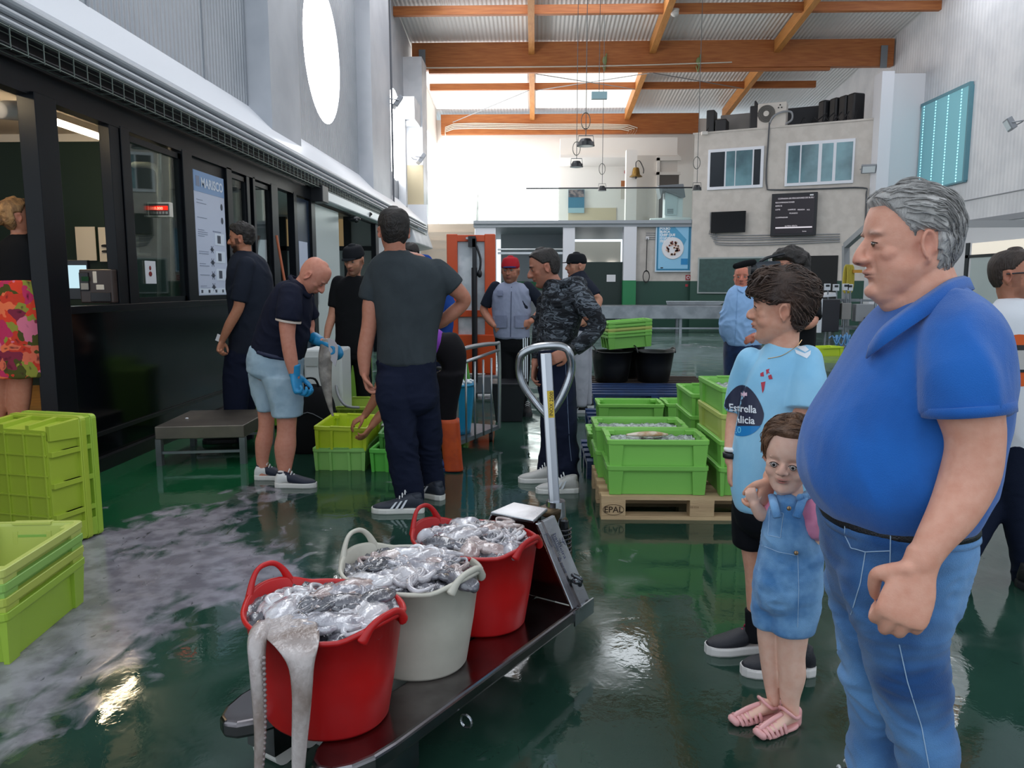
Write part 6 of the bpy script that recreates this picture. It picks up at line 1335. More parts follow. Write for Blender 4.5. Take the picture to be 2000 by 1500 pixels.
# ---------------------------------------------------------------- the four people in front, right
def denim(name, a, b, sc=7): return mat(name, a, .85, col2=b, scale=sc, detail=3, lo=.36, hi=.62, bump=.35, bscale=420, sheen=.2)
def stitch(parent, P_, pts, target, col='#c9b58e', r=.0009, name='stitching', off=.001):
    bm = B(); me0 = bpy.data.meshes.new('t'); 
    for q in pts: bm.verts.new(P_(*q))
    bm.to_mesh(me0); bm.free(); project(me0, target, V((0, 0, CH)), off); ps = [v.co.copy() for v in me0.vertices]; bpy.data.meshes.remove(me0)
    bm = B(); tube(bm, ps, r, 6, 4); return obj(name, bm, mat('stitch '+col, col, .8), parent)
def dense(pts, k=6):
    out = []
    for a, b in zip(pts, pts[1:]):
        for j in range(k): out.append(tuple(x+(y-x)*j/k for x, y in zip(a, b)))
    return out+[pts[-1]]

# --- older man in the royal blue polo shirt
P = Person('heavy grey haired man in royal blue polo shirt and faded jeans at right', 1.78, (0.90, 1.78, 0), '#dca38c')
SH = [(1800, 1872, 558, 0, .07), (1748, 1905, 590, 0, .14), (1705, 1932, 640, 0, .20), (1668, 1940, 700, 0, .215), (1622, 1940, 775, 0, .215),
      (1588, 1932, 835, 0, .22), (1574, 1922, 895, 0, .225), (1578, 1908, 940, 0, .222), (1600, 1892, 978, 0, .205), (1618, 1882, 998, 0, .19)]
HIP = [(1612, 1880, 985, 0, .185), (1613, 1882, 1030, 0, .19), (1620, 1876, 1085, 0, .19), (1632, 1866, 1135, 0, .175)]
LEGN = [(1650, 1872, 1085, -.075, .10), (1650, 1862, 1150, -.085, .105), (1672, 1852, 1230, -.085, .10), (1698, 1850, 1310, -.085, .09), (1722, 1852, 1380, -.085, .082), (1745, 1858, 1450, -.085, .08), (1764, 1866, 1540, -.085, .075), (1772, 1874, 1640, -.085, .068), (1776, 1880, 1760, -.085, .066)]
LEGF = [(1612, 1800, 1085, .085, .10), (1628, 1796, 1150, .09, .10), (1638, 1788, 1230, .09, .095), (1650, 1776, 1310, .09, .085), (1662, 1762, 1380, .09, .08), (1664, 1752, 1450, .09, .078), (1664, 1750, 1540, .09, .07), (1668, 1752, 1640, .09, .066), (1672, 1752, 1690, .09, .064)]
P.body(SH[2:]+HIP[2:], .86); P.body(LEGN, .82); P.body(LEGF, .82)
ARM = [(1862, 640, -.10), (1885, 730, -.20), (1893, 800, -.24), (1904, 862, -.245), (1893, 930, -.25), (1862, 1000, -.27), (1822, 1060, -.285), (1800, 1100, -.29)]
P.limb(ARM, [.055, .066, .062, .055, .055, .047, .035, .030], flat=.95)
P.limb([(1850, 650, .14), (1860, 780, .22), (1850, 900, .24), (1790, 1010, .22), (1740, 1080, .2)], [.055, .055, .048, .044, .03])
M = P.head((1768, 479, 0), 86, -3, 0, .236, 1.0, nose=.62, jaw=1.14, ears=1.06, chin=1.12, lips=.6, browc='#a58c80', lipc='#a8655c', browt=.55, lipw=.5, blush='#b5483f')
tube(P.b, [P.p(1790, 520, 0), P.p(1800, 570, 0), P.p(1822, 640, 0)], [.068, .078, .09], 20, 4, .3)
ell(P.b, (0, .12, -.44), .20, .20, .14, M); ell(P.b, (0, .02, -.52), .22, .22, .16, M)   # heavy throat
hw_ = P.p(1798, 1102, -.29); hd_ = P.p(1765, 1190, -.30)-hw_
hand(P.b, hw_, hd_, V((.35, 1, -.1)), side=-1, curl=.8, s=1.2, thumb=1.1, spread=.05, curls=(.80, .68, .66, .74), wr=.028)
hand(P.b, P.p(1740, 1082, .2), V((-.2, 0, -1)), V((.6, -.6, 0)), side=1, curl=.8)
bo = P.finish(.0042, 4, iris='#5a4632', open_=.42)
P1 = P
# hair: grey, receding above the temple
def m_(x, y, z):
    a = abs(x); line = short_mask(.44, .10, -.27)(x, y, z)
    return min(line, .40-y+.5*max(0, z-.4)) if z < .4 else line
ho = hair(M, P.root, hm('grey', '#8d8a87', '#c4bfbb'), short_mask(.355, -.04, -.33), t=lambda x, y, z: .022+.02*max(0, z)+.02*(y > .2)-.01*max(0, -y-.2), lump=.024, freq=5, seed=3, stretch=(1.4, .8, 1.6), label='short wavy grey hair')
comb(ho, M, short_mask(.38, -.02, -.31), hm('grey light', '#a9a6a3', '#6f6c6a'), 420, 3, .06, .0016, lambda x, y, z: V((.5*(x > 0)-.25, -1, -.5*(z < .25)-.1-1.2*(y < -.2))))
polo = mat('royal blue pique', '#1d62b5', .78, col2='#1a58a6', scale=5, bump=.3, bscale=500, sheen=.3)
sl = [(1858, 628, -.10), (1876, 680, -.17), (1886, 745, -.22), (1890, 806, -.235)]
po = P.cloth('polo_shirt', [('s', SH), ('t', sl, [.075, .086, .086, .084], .1), ('t', [(1850, 640, .12), (1860, 720, .2), (1860, 800, .22)], [.07, .078, .075], .1)], polo, .0065, 5, .013, 3.4, (1, 1, .8), 4)
bm = B(); hem = P.p(1890, 800, -.235)
tube(bm, [P.p(1889, 788, -.234), P.p(1891, 808, -.236)], [.0852, .0846], 40, 2, .02); obj('sleeve_hem', bm, polo, po, smooth=True)
# collar: a folded band standing round the neck
bm = B(); cpts = []
inner = [(1702, 668, -.055), (1722, 640, -.09), (1762, 608, -.112), (1810, 575, -.11), (1852, 548, -.085), (1880, 540, -.02), (1876, 545, .05), (1830, 570, .10), (1760, 612, .11), (1715, 650, .06)]
outer = [(1692, 700, -.075), (1716, 682, -.118), (1765, 648, -.145), (1818, 612, -.148), (1866, 578, -.115), (1898, 566, -.02), (1895, 570, .06), (1830, 606, .14), (1750, 650, .13), (1700, 690, .06)]
ra = [P.p(*q) for q in inner]; rb = [P.p(*q) for q in outer]
def crl(pts, k=5):
    o = []
    for i in range(len(pts)-1):
        a = pts[max(0, i-1)]; b = pts[i]; c = pts[i+1]; d = pts[min(len(pts)-1, i+2)]
        for j in range(k): o.append(cr(a, b, c, d, j/k))
    return o+[pts[-1]]
ra, rb = crl(ra), crl(rb); va = [bm.verts.new(p) for p in ra]; vm = [bm.verts.new((p+q)/2+V((0, 0, .010))+(q-p).normalized()*.0) for p, q in zip(ra, rb)]; vb = [bm.verts.new(p) for p in rb]
for i in range(len(va)-1): bm.faces.new((va[i], va[i+1], vm[i+1], vm[i])); bm.faces.new((vm[i], vm[i+1], vb[i+1], vb[i]))
co_ = obj('collar', bm, polo, po, smooth=True); sd = co_.modifiers.new('s', 'SOLIDIFY'); sd.thickness = .004; sd.offset = 0
bm = B()
for q in ((1685, 705, -.04), (1678, 735, -.04)): 
    me_p = P.p(*q); ell(bm, me_p, .006, .006, .006)
obj('button', bm, mat('blue button', '#2a4f86', .4), po)
jeans = denim('faded jeans', '#214a80', '#6494c6', 3.2)
jo = P.cloth('jeans', [('s', HIP, .9), ('s', LEGN), ('s', LEGF)], jeans, .0065, 8, .018, 5.5, (.9, .9, 2.0), 9)
P.root  # belt
bm = B(); loft(bm, [P.sec((1611, 1884, 986, 0, .192)), P.sec((1612, 1885, 1012, 0, .194))], 60, 3, 0, p=2.2)
be = obj('belt', bm, mat('black leather', '#15161a', .35, bump=.3, bscale=300), P.root, smooth=True)
bm = B()
bmr = [P.sec((1611, 1884, 1012, 0, .193)), P.sec((1612, 1886, 1024, 0, .194))]
loft(bm, bmr, 60, 2, 0, p=2.2); obj('waistband', bm, jeans, jo, smooth=True)
for u in (1626, 1792, 1868):
    bm = B(); tube(bm, [P.p(u, 982, -.20), P.p(u, 1030, -.203)], .008, 8, 1, .1, flat=.4); me_ = obj('belt_loop', bm, jeans, jo, smooth=True)
    project(me_.data, be, V((0, 0, CH)), .004)
for pts in ([(1650, 1015), (1650, 1045), (1662, 1070), (1690, 1078), (1738, 1076)], [(1740, 1015), (1738, 1110)], [(1740, 1046), (1795, 1046)],
            [(1690, 1080), (1680, 1140), (1662, 1200)], [(1752, 1240), (1772, 1330), (1800, 1420), (1815, 1500)]):
    stitch(jo, lambda u, v: P.p(u, v, -.3), dense(pts, 4), jo, '#9db6cf', .0012)
shoe(P.root, P.p(1870, 1790, -.085)*0+V((.97, 1.66, 0)), 90, .30, '#2a2c33', '#33343a', .10, .052)
shoe(P.root, V((.94, 1.92, 0)), 84, .30, '#2a2c33', '#33343a', .10, .052)

# --- boy in the light blue football shirt
P = Person('boy with brown hair in light blue football shirt and black shorts, hands near the toddler', 2.72, (0.86, 2.72, 0), '#dba68d')
SH = [(1496, 1556, 672, 0, .05), (1482, 1582, 692, 0, .08), (1464, 1600, 722, 0, .10), (1450, 1604, 770, 0, .115), (1440, 1598, 830, 0, .125), (1433, 1594, 890, 0, .13), (1430, 1592, 945, 0, .13), (1434, 1594, 986, 0, .125)]
SHO = [(1434, 1590, 960, 0, .115), (1432, 1588, 1000, 0, .115)]
SL = [(1434, 1524, 955, .04, .07), (1430, 1520, 985, .05, .08), (1430, 1512, 1030, .06, .078), (1432, 1500, 1062, .07, .075)]
SR = [(1500, 1590, 955, -.05, .07), (1500, 1592, 985, -.06, .085), (1502, 1592, 1040, -.06, .08), (1504, 1590, 1075, -.06, .075)]
P.body(SH[1:]+SHO, .86)
P.body([(1445, 1500, 1010, .06, .05), (1448, 1488, 1070, .07, .042), (1455, 1482, 1120, .08, .034), (1458, 1482, 1170, .085, .032), (1461, 1481, 1215, .09, .028), (1460, 1482, 1250, .09, .028)], 1)
P.body([(1515, 1585, 1010, -.06, .055), (1522, 1578, 1090, -.06, .048), (1528, 1572, 1180, -.06, .038), (1530, 1572, 1250, -.07, .036), (1545, 1572, 1310, -.08, .028)], 1)
P.limb([(1578, 715, -.06), (1574, 780, -.10), (1562, 845, -.13), (1532, 895, -.22), (1506, 932, -.34)], [.042, .044, .04, .036, .026])
P.limb([(1460, 715, .06), (1440, 800, .1), (1432, 860, .06), (1428, 900, .02)], [.036, .034, .031, .023])
M = P.head((1521, 603, 0), 74, 0, -4, .232, 1.03, nose=.32, jaw=1.08, ears=.95, chin=.8, browc='#3a2820', lipc='#b86a60', blush='#c0604c', child=True, brow=.6)
P.neck((1528, 700, 0), .052, .055)
hand(P.b, P.p(1505, 934, -.34), V((-.35, -.1, -1)), V((-.5, .8, .1)), side=-1, curl=.8, s=.86, thumb=.8, wr=.024)
hand(P.b, P.p(1428, 900, .02), V((-.02, -.1, -1)), V((.9, -.2, 0)), side=-1, curl=.45, s=.8, thumb=.5, wr=.022)
P.finish(.0042, 4, open_=.8)
ho = hair(M, P.root, hm('brown', '#2e221d', '#4a372d'), short_mask(.15, .04, -.32), t=lambda x, y, z: .04+.10*max(0, z+.02)**.8-.03*max(0, -z)*2, lump=.05, freq=4.5, seed=8, stretch=(1.2, 1, 1.4), label='tousled dark brown hair')
comb(ho, M, short_mask(.17, .04, -.30), hm('brown light', '#3d2e27', '#5b463a'), 420, 5, .075, .0019, lambda x, y, z: V((.3, (1 if y > -.05 else -.6), -.25-.6*(z < .2))), .022)
bm = B(); rnd = random.Random(4)
for k in range(40):
    a = rnd.uniform(-1.2, 1.2); b = rnd.uniform(-.5, 1.25)
    d0 = V((math.sin(a)*.33, .40*math.cos(a)*math.cos(b*.9)-.04, .30+.24*math.sin(abs(b))))
    q = V((d0.x*.45, .13 if d0.y > .1 else -.12, .05+rnd.uniform(-.08, .06)))
    tube(bm, [M @ d0, M @ (d0+q*.5+V((0, 0, .07))), M @ (d0+q*1.0)], [.006, .005, .001], 5, 3)
obj('hair_locks', bm, hm('brown', '#2e221d'), ho, smooth=True)
bm = B(); tube(bm, [P.p(1500, 700, -.06), P.p(1528, 694, -.075), P.p(1556, 676, -.06), P.p(1566, 664, 0)], .0012, 6, 4); obj('necklace', bm, mat('gold', '#d8b070', .3, 1), P.root)
sky = mat('sky blue jersey', '#92cbea', .6, col2='#85c2e4', scale=6, bump=.1, bscale=400, sheen=.2)
so = P.cloth('football_shirt', [('s', SH), ('t', [(1574, 705, -.05), (1577, 745, -.09), (1572, 800, -.115)], [.058, .066, .068], .1), ('t', [(1466, 705, .05), (1452, 760, .09), (1446, 800, .1)], [.05, .056, .056], .1)], sky, .006, 5, .010, 5, (1, 1, .6), 2)
bo = P.cloth('shorts', [('s', SHO, .9), ('s', [(1475, 1560, 960, 0, .1), (1472, 1552, 1005, 0, .1), (1478, 1540, 1035, 0, .08)], .9), ('s', SL), ('s', SR)], mat('black shorts', '#0e1016', .7), .008, 6, .003)
def decal(name, me, m, target, parent, label=None, off=.0018):
    project(me, target, V((0, 0, CH)), off); o = obj(name, me, m, parent)
    if label: o['label'] = label
    return o
def px_mesh(P, polys, d):
    """polys in frame coordinates, refined so that they follow the cloth"""
    bm = B()
    for pl in polys:
        bm.faces.new([bm.verts.new(P.p(u, v, d)) for u, v in pl])
    bmesh.ops.triangulate(bm, faces=bm.faces)
    for _ in range(3): bmesh.ops.subdivide_edges(bm, edges=[e for e in bm.edges if e.calc_length() > .006], cuts=1, use_grid_fill=False); bmesh.ops.triangulate(bm, faces=bm.faces)
    me = bpy.data.meshes.new('d'); bm.to_mesh(me); bm.free(); return me
def px_text(P, s, u, v, size, d, bold=0, dx=(1, 0), slant=0.0):
    me = text_mesh(s, size, bold)
    bm = B(); bm.from_mesh(me); bmesh.ops.triangulate(bm, faces=bm.faces); 
    for q in bm.verts:
        X, Y_ = q.co.x, q.co.y
        q.co = P.p(u+X*dx[0]+Y_*slant, v-Y_+X*dx[1], d)
    bm.to_mesh(me); bm.free(); return me
el = [(1452+38*math.cos(a), 806+(46 if math.sin(a) < 0 else 44)*math.sin(a)) for a in np.linspace(0, 2*PI, 40)[:-1]]
def logo_pts(y0, y1):
    out = []
    for a in np.linspace(0, 2*PI, 60)[:-1]:
        x = 1449+43*math.cos(a)*(1.0-.28*max(0, -math.sin(a))); y = 808+(44 if math.sin(a) > 0 else 56)*math.sin(a)
        out.append((x, min(max(y, y0), y1)))
    return out
decal('chest_print', px_mesh(P, [logo_pts(700, 832)], -.3), mat('print dark', '#262b45', .5), so, so, 'dark oval sponsor print')
decal('chest_print', px_mesh(P, [logo_pts(832, 900)], -.3), mat('print blue', '#1580c4', .5), so, so, 'blue lower band of the sponsor print', .002)
wt = mat('print white', '#e9eef4', .5)
decal('print_lettering', px_text(P, 'Estrella', 1423, 802, 20, -.3, .4, slant=.0, dx=(.92, .08)), wt, so, so, 'white lettering Estrella', .003)
decal('print_lettering', px_text(P, 'Galicia', 1423, 824, 20, -.3, .4, dx=(.95, .08)), wt, so, so, 'white lettering Galicia', .003)
decal('print_lettering', px_text(P, '0,0', 1428, 845, 17, -.3, 0, dx=(.95, .02)), mat('print sky', '#7fd4f2', .5), so, so, 'light blue lettering 0,0', .003)
def star(cx, cy, r, n=6, k=.45): return [(cx+(r if i % 2 == 0 else r*k)*math.sin(i*PI/n), cy-(r if i % 2 == 0 else r*k)*math.cos(i*PI/n)) for i in range(2*n)]
decal('print_star', px_mesh(P, [star(1453, 770, 7)], -.3), mat('print pink', '#e9c6d6', .5), so, so, 'pale star of the sponsor print', .003)
red = mat('print red', '#b3253f', .5)
decal('club_crest', px_mesh(P, [[(1486, 747), (1495, 745), (1492, 762), (1489, 768)], [(1496, 722), (1503, 720), (1500, 724), (1504, 729), (1500, 728), (1497, 732)], [(1485, 729), (1491, 726), (1488, 732), (1492, 735), (1485, 735)],
      [(1500, 734), (1506, 731), (1504, 737), (1509, 740), (1502, 741)]], -.3), red, so, so, 'red club crest', .002)
decal('shoulder_stripe', px_mesh(P, [[(1546, 672), (1565, 668), (1580, 683), (1573, 688)], [(1552, 682), (1572, 690), (1584, 684), (1583, 692), (1576, 700), (1555, 690)]], -.3), wt, so, so, 'white shoulder chevrons', .002)
bm = B(); tube(bm, [P.p(1428, 884, .02), P.p(1428, 893, .02)], [.030, .029], 24, 1, .1); obj('wristwatch', bm, mat('black rubber', '#15171b', .5), P.root, smooth=True)
bm = B(); tube(bm, [P.p(1430, 875, .025), P.p(1430, 880, .025)], [.0295, .029], 24, 1, .1); obj('wristband', bm, mat('white band', '#e6e4e4', .5), P.root, smooth=True)
bm = B(); P_ = P
tube(bm, [P.p(1470, 1190, .09), P.p(1471, 1212, .09), P.p(1472, 1250, .09)], [.029, .030, .032], 16, 3, .2); tube(bm, [P.p(1556, 1275, -.08), P.p(1558, 1320, -.08)], [.030, .032], 16, 3, .2)
obj('socks', bm, mat('black sock', '#14151a', .9), P.root, smooth=True)
shoe(P.root, V((.915, 2.84, 0)), 97, .255, '#161821', '#d9d5d2', .085, .045, accent='#c8385a')
shoe(P.root, V((1.01, 2.66, 0)), 92, .255, '#161821', '#d9d5d2', .085, .045, accent='#c2402e')

# --- toddler in denim dungarees
P = Person('toddler girl in denim dungaree shorts, pink top and pink sandals, beside the boy', 2.34, (0.80, 2.34, 0), '#e6bda9')
BT = [(1520, 1575, 968, 0, .05), (1506, 1598, 992, 0, .072), (1498, 1604, 1030, 0, .08), (1490, 1602, 1075, 0, .083), (1482, 1600, 1120, 0, .09), (1474, 1600, 1160, 0, .095)]
LL = [(1478, 1545, 1120, .01, .06), (1472, 1540, 1150, .01, .06), (1468, 1530, 1190, .02, .058), (1470, 1526, 1218, .02, .055)]
LR = [(1500, 1600, 1120, -.03, .068), (1504, 1602, 1150, -.03, .068), (1505, 1600, 1190, -.03, .066), (1504, 1590, 1230, -.03, .06)]
P.body(BT[:], .9)
P.body([(1482, 1522, 1170, .03, .04), (1479, 1524, 1230, .03, .04), (1483, 1522, 1272, .03, .037), (1488, 1524, 1310, .03, .036), (1494, 1524, 1345, .03, .026), (1500, 1522, 1372, .03, .024)], 1)
P.body([(1522, 1586, 1170, -.02, .045), (1518, 1578, 1240, -.02, .045), (1519, 1572, 1282, -.02, .041), (1521, 1573, 1320, -.02, .040), (1524, 1562, 1362, -.02, .029), (1532, 1560, 1392, -.02, .026)], 1)
P.limb([(1582, 1000, -.02), (1598, 1035, -.04), (1608, 1020, -.05), (1622, 985, -.04), (1640, 950, .0)], [.032, .03, .026, .024, .018])
P.limb([(1512, 1000, .04), (1488, 1004, .03), (1474, 985, .02)], [.028, .024, .018])
M = P.head((1541, 893, 0), 150, -6, -4, .206, 1.0, ez=-.03, es=1.22, nose=.30, jaw=1.04, ears=.9, chin=.75, child=True, brow=.3, browc='#7a5a48', lipc='#b8645c', browt=.35, blush='#c87868')
P.neck((1548, 985, 0), .034, .036)
hand(P.b, P.p(1474, 986, .02), V((-.35, -.1, .9)), V((.3, .9, 0)), side=-1, curl=.9, s=.46, wr=.018)
hand(P.b, P.p(1640, 950, 0), V((.4, .2, .8)), V((-.3, .9, 0)), side=1, curl=.5, s=.5, wr=.018)
P.finish(.0035, 4, iris='#20130c', open_=1.15, gaze=-.2)
def m_(x, y, z):
    f = short_mask(.37, -.10, -.45)(x, y, z); 
    return f
ho = hair(M, P.root, hm('light brown', '#4c3527', '#79573f'), m_, t=lambda x, y, z: .035+.05*max(0, z)+(.05 if y < 0 else 0), lump=.02, freq=3.5, seed=5, stretch=(2.2, 1, .6), label='fine light brown hair tied back')
comb(ho, M, short_mask(.36, -.05, -.42), hm('light brown', '#5a4030', '#8a684c'), 300, 7, .07, .0011, lambda x, y, z: V((.8 if x > 0 else -.8, -.6, -.8)), .008)
bm = B(); rnd = random.Random(9)
for k in range(46):
    a = rnd.uniform(-1.5, 1.5); x = math.sin(a)*.36; y = math.cos(a)*.36; L_ = rnd.uniform(.3, .62)
    if abs(a) < .8: continue
    q0 = V((x*.35, y*.6, .50)); q1 = V((x*1.02, y*1.06+.0, .30)); q2 = V((x*1.12+rnd.uniform(-.03, .03), y*.92-.05, .32-L_*.6)); q3 = V((x*1.06+rnd.uniform(-.06, .06), y*.75-.12, .3-L_))
    tube(bm, [M @ q for q in (q0, q1, q2, q3)], [.004, .005, .0035, .001], 5, 4)
obj('hair_locks', bm, hm('light brown', '#5a4030'), ho, smooth=True)
pink = mat('pink cotton', '#e08fae', .85, col2='#d6809f', scale=20, sheen=.3)
to = P.cloth('pink_top', [('s', BT[:3]), ('t', [(1575, 990, -.02), (1592, 1015, -.04), (1600, 1042, -.045)], [.045, .055, .044], .2), ('t', [(1602, 1030, -.05), (1612, 1000, -.05), (1618, 975, -.04)], [.04, .04, .03], .2), ('t', [(1520, 995, .03), (1500, 1005, .05)], [.04, .036], .2)], pink, .005, 5, .004, 14, (1, 1, 1), 3)
dn = denim('light denim', '#4d80b5', '#7dabd6', 12)
BIB = [(1512, 1562, 984, -.025, .055), (1500, 1572, 1008, -.012, .08), (1492, 1584, 1040, -.008, .088), (1486, 1602, 1072, 0, .092), (1478, 1604, 1110, 0, .1), (1471, 1603, 1150, 0, .105)]
do = P.cloth('dungarees', [('s', BIB, .9), ('s', LL), ('s', LR)], dn, .005, 6, .004, 12, (1, 1, 1.8), 6)
bm = B()
for pts in ([(1508, 968, .0), (1512, 985, -.075), (1518, 1010, -.095)], [(1578, 962, .0), (1566, 980, -.08), (1556, 1010, -.10)]): tube(bm, [P.p(*q) for q in pts], .013, 10, 4, .5, flat=.5)
for i in range(14):
    t = i/13; ell(bm, P.p(1562+40*math.sin(t*1.5), 972-18*t+12*math.sin(t*6)*.2, -.075+.1*t), .010, .008, .012)
obj('strap', bm, dn, do, smooth=True)
bm = B()
for q in ((1541, 993, -.098), (1555, 1080, -.1)): ell(bm, P.p(*q), .007, .005, .007)
bb_ = obj('button', bm, mat('brass button', '#a08466', .35, .8), do, smooth=True)
for pts in ([(1503, 995), (1530, 1003), (1524, 1050), (1500, 1045), (1503, 995)], [(1488, 1065), (1520, 1078), (1556, 1085)], [(1558, 1080), (1560, 1150), (1558, 1225)]):
    stitch(do, lambda u, v: P.p(u, v, -.2), dense(pts, 5), do, '#a9c4de', .0009)
def sandal(heel, hd, L=.145):
    heel = V(heel); f = V((-math.sin(rad(hd)), math.cos(rad(hd)), 0)); r = V((f.y, -f.x, 0)); Z = V((0, 0, 1)); W = .03
    Q = lambda a, s_, z: heel+f*(a*L)+r*(s_*W)+Z*z
    pk = mat('pink jelly plastic', '#e2a6a4', .35, spec=.5)
    bm = B(); loft(bm, [(Q(0, 0, .008), r*W*.6, Z*.008), (Q(.15, 0, .008), r*W*.85, Z*.008), (Q(.5, 0, .008), r*W*.9, Z*.008), (Q(.8, 0, .008), r*W*1.05, Z*.008), (Q(1, 0, .009), r*W*.6, Z*.007)], 20, 4, .4, p=3)
    o = obj('sandal', bm, pk, P.root, smooth=True)
    bm = B()
    for a, h_ in ((.48, .046), (.60, .042), (.72, .038), (.84, .034), (.94, .03)):
        tube(bm, [Q(a-.03, -1.0, .01), Q(a, -.78, h_*.75), Q(a+.02, 0, h_), Q(a, .78, h_*.75), Q(a-.03, 1.0, .01)], .0032, 8, 5, flat=2.0, up=f)
    tube(bm, [Q(.42, 0, .054), Q(.7, 0, .046), Q(1.0, 0, .03)], .008, 8, 4); tube(bm, [Q(1.02, -.5, .014), Q(1.08, 0, .022), Q(1.02, .5, .014)], .012, 8, 4)
    tube(bm, [Q(-.02, -.5, .04), Q(.2, -1.0, .05), Q(.33, -.6, .066), Q(.36, 0, .072), Q(.33, .6, .066), Q(.2, 1, .05), Q(-.02, .5, .04), Q(-.06, 0, .04)], .007, 8, 4, flat=.8)
    tube(bm, [Q(-.05, 0, .012), Q(-.07, 0, .05)], [.016, .014], 10, 2)
    obj('sandal_straps', bm, pk, o, smooth=True)
    return f, r, Q
for heel, hd, side in ((P.p(1512, 1385, .03), 108, 1), (P.p(1552, 1410, -.02), 118, 1)):
    heel.z = 0; f, r, Q = sandal(heel, hd)
    bm = B(); loft(bm, [(Q(.02, 0, .034), r*.018, V((0, 0, .018))), (Q(.2, 0, .04), r*.02, V((0, 0, .026))), (Q(.45, 0, .034), r*.024, V((0, 0, .018))), (Q(.75, 0, .026), r*.026, V((0, 0, .012))), (Q(.95, 0, .022), r*.016, V((0, 0, .008)))], 16, 4, .5)
    fo = obj('foot', bm, mat('toddler foot', '#e6bda9', .5, sss=.1), P.root, smooth=True)

# --- man in the white T-shirt behind, right edge
P = Person('man in sunglasses and white T-shirt with orange round print, cut by right edge of picture', 3.6, (2.25, 3.6, 0), '#b98068')
SH = [(1950, 2030, 590, 0, .09), (1925, 2075, 620, 0, .13), (1912, 2092, 670, 0, .14), (1916, 2088, 740, 0, .14), (1925, 2085, 810, 0, .135), (1935, 2082, 870, 0, .13)]
P.body(SH[1:], .88)
LA = [(1945, 2040, 860, -.02, .10), (1950, 2030, 950, -.03, .095), (1962, 2020, 1020, -.04, .075), (1975, 2020, 1080, -.05, .065), (1985, 2025, 1170, -.06, .055)]
LB = [(1945, 2030, 860, .05, .10), (1915, 1985, 950, .05, .09), (1880, 1940, 1030, .0, .07), (1860, 1905, 1090, -.03, .06), (1855, 1890, 1140, -.05, .055)]
P.body(LA, .85); P.body(LB, .85)
P.limb([(1935, 640, -.02), (1925, 730, -.05), (1935, 800, -.1)], [.05, .046, .04]); P.limb([(2085, 650, 0), (2100, 760, 0), (2080, 850, -.1)], [.05, .045, .035])
M = P.head((1985, 540, 0), 228, 2, 0, .235, 1.0, beard='#4a342a', beardw=.45, browc='#2e211c', lipc='#8a4a42')
P.neck((1992, 620, 0), .062)
hand(P.b, P.p(1935, 800, -.1), V((0, -.2, -1)), V((1, 0, 0)), side=1); hand(P.b, P.p(2080, 850, -.1), V((0, -.2, -1)), V((-1, 0, 0)), side=1)
P.finish(.006)
hair(M, P.root, hm('cropped', '#2c211c', '#3a2d26'), short_mask(.36, .05, -.24), t=.012, lump=.004, seed=2, label='very short dark hair')
bm = B()
for x in (-1, 1):
    loft(bm, [(M @ V((x*.14, .345, .03)), (M.to_3x3() @ V((.11, -.02*x, 0))), (M.to_3x3() @ V((0, 0, .075)))), (M @ V((x*.14, .37, .03)), (M.to_3x3() @ V((.10, -.02*x, 0))), (M.to_3x3() @ V((0, 0, .07))))], 20, 2, .1, p=2.6)
go = obj('sunglasses', bm, mat('dark lens', '#101214', .08), P.root, smooth=True)
bm = B()
for x in (-1, 1): tube(bm, [M @ V(q) for q in ((x*.24, .33, .06), (x*.35, .15, .06), (x*.37, -.08, .05))], .0035, 6, 3)
tube(bm, [M @ V(q) for q in ((-.05, .385, .06), (0, .4, .07), (.05, .385, .06))], .003, 6, 3)
obj('temple', bm, mat('dark frame', '#23262c', .3), go)
so = P.cloth('t_shirt', [('s', SH), ('t', [(1942, 640, 0), (1926, 700, -.03), (1922, 745, -.05)], [.065, .068, .068], .1), ('t', [(2075, 640, 0), (2095, 720, 0)], [.065, .07], .1)], mat('white jersey', '#d9dade', .85, bump=.1, bscale=300), .008, 7, .004, 5)
cpt = lambda r, cx=1992, cy=704: [(cx+r*math.cos(a), cy+r*math.sin(a)) for a in np.linspace(0, 2*PI, 40)[:-1]]
decal('chest_print', px_mesh(P, [cpt(51)], -.5), mat('print orange', '#d1560f', .6), so, so, 'orange round print')
decal('car_picture', px_mesh(P, [[(1962, 690), (1975, 676), (2020, 674), (2035, 700), (2035, 730), (1962, 725)]], -.5), mat('print grey', '#b9b4b0', .6), so, so, 'grey car picture', .0035)
decal('car_picture', px_mesh(P, [[(1968, 684), (1978, 674), (2015, 674), (2015, 684)], cpt(11, 1978, 722), [(1962, 722), (2030, 722), (2030, 728), (1962, 727)]], -.5), mat('print black', '#1c1d20', .6), so, so, 'dark windows and wheel', .005)
P.cloth('trousers', [('s', [(1935, 2085, 850, 0, .13), (1940, 2075, 890, 0, .13)]), ('s', LA), ('s', LB)], mat('dark navy denim', '#10182b', .85, bump=.3, bscale=300), .009, 6, .006, 7, (1, 1, 1.5))
a = gp(1862, 1160); shoe(P.root, gp(1884, 1160), 100, .28, '#15161a', '#1e1f24')
shoe(P.root, V((2.28, 3.52, 0)), 190, .28, '#15161a', '#1e1f24')
# ---------------------------------------------------------------- people round the crates
navyj = mat('navy cloth', '#141a2e', .85, bump=.2, bscale=250)
blackc = mat('black cloth', '#101114', .9, bump=.2, bscale=250)
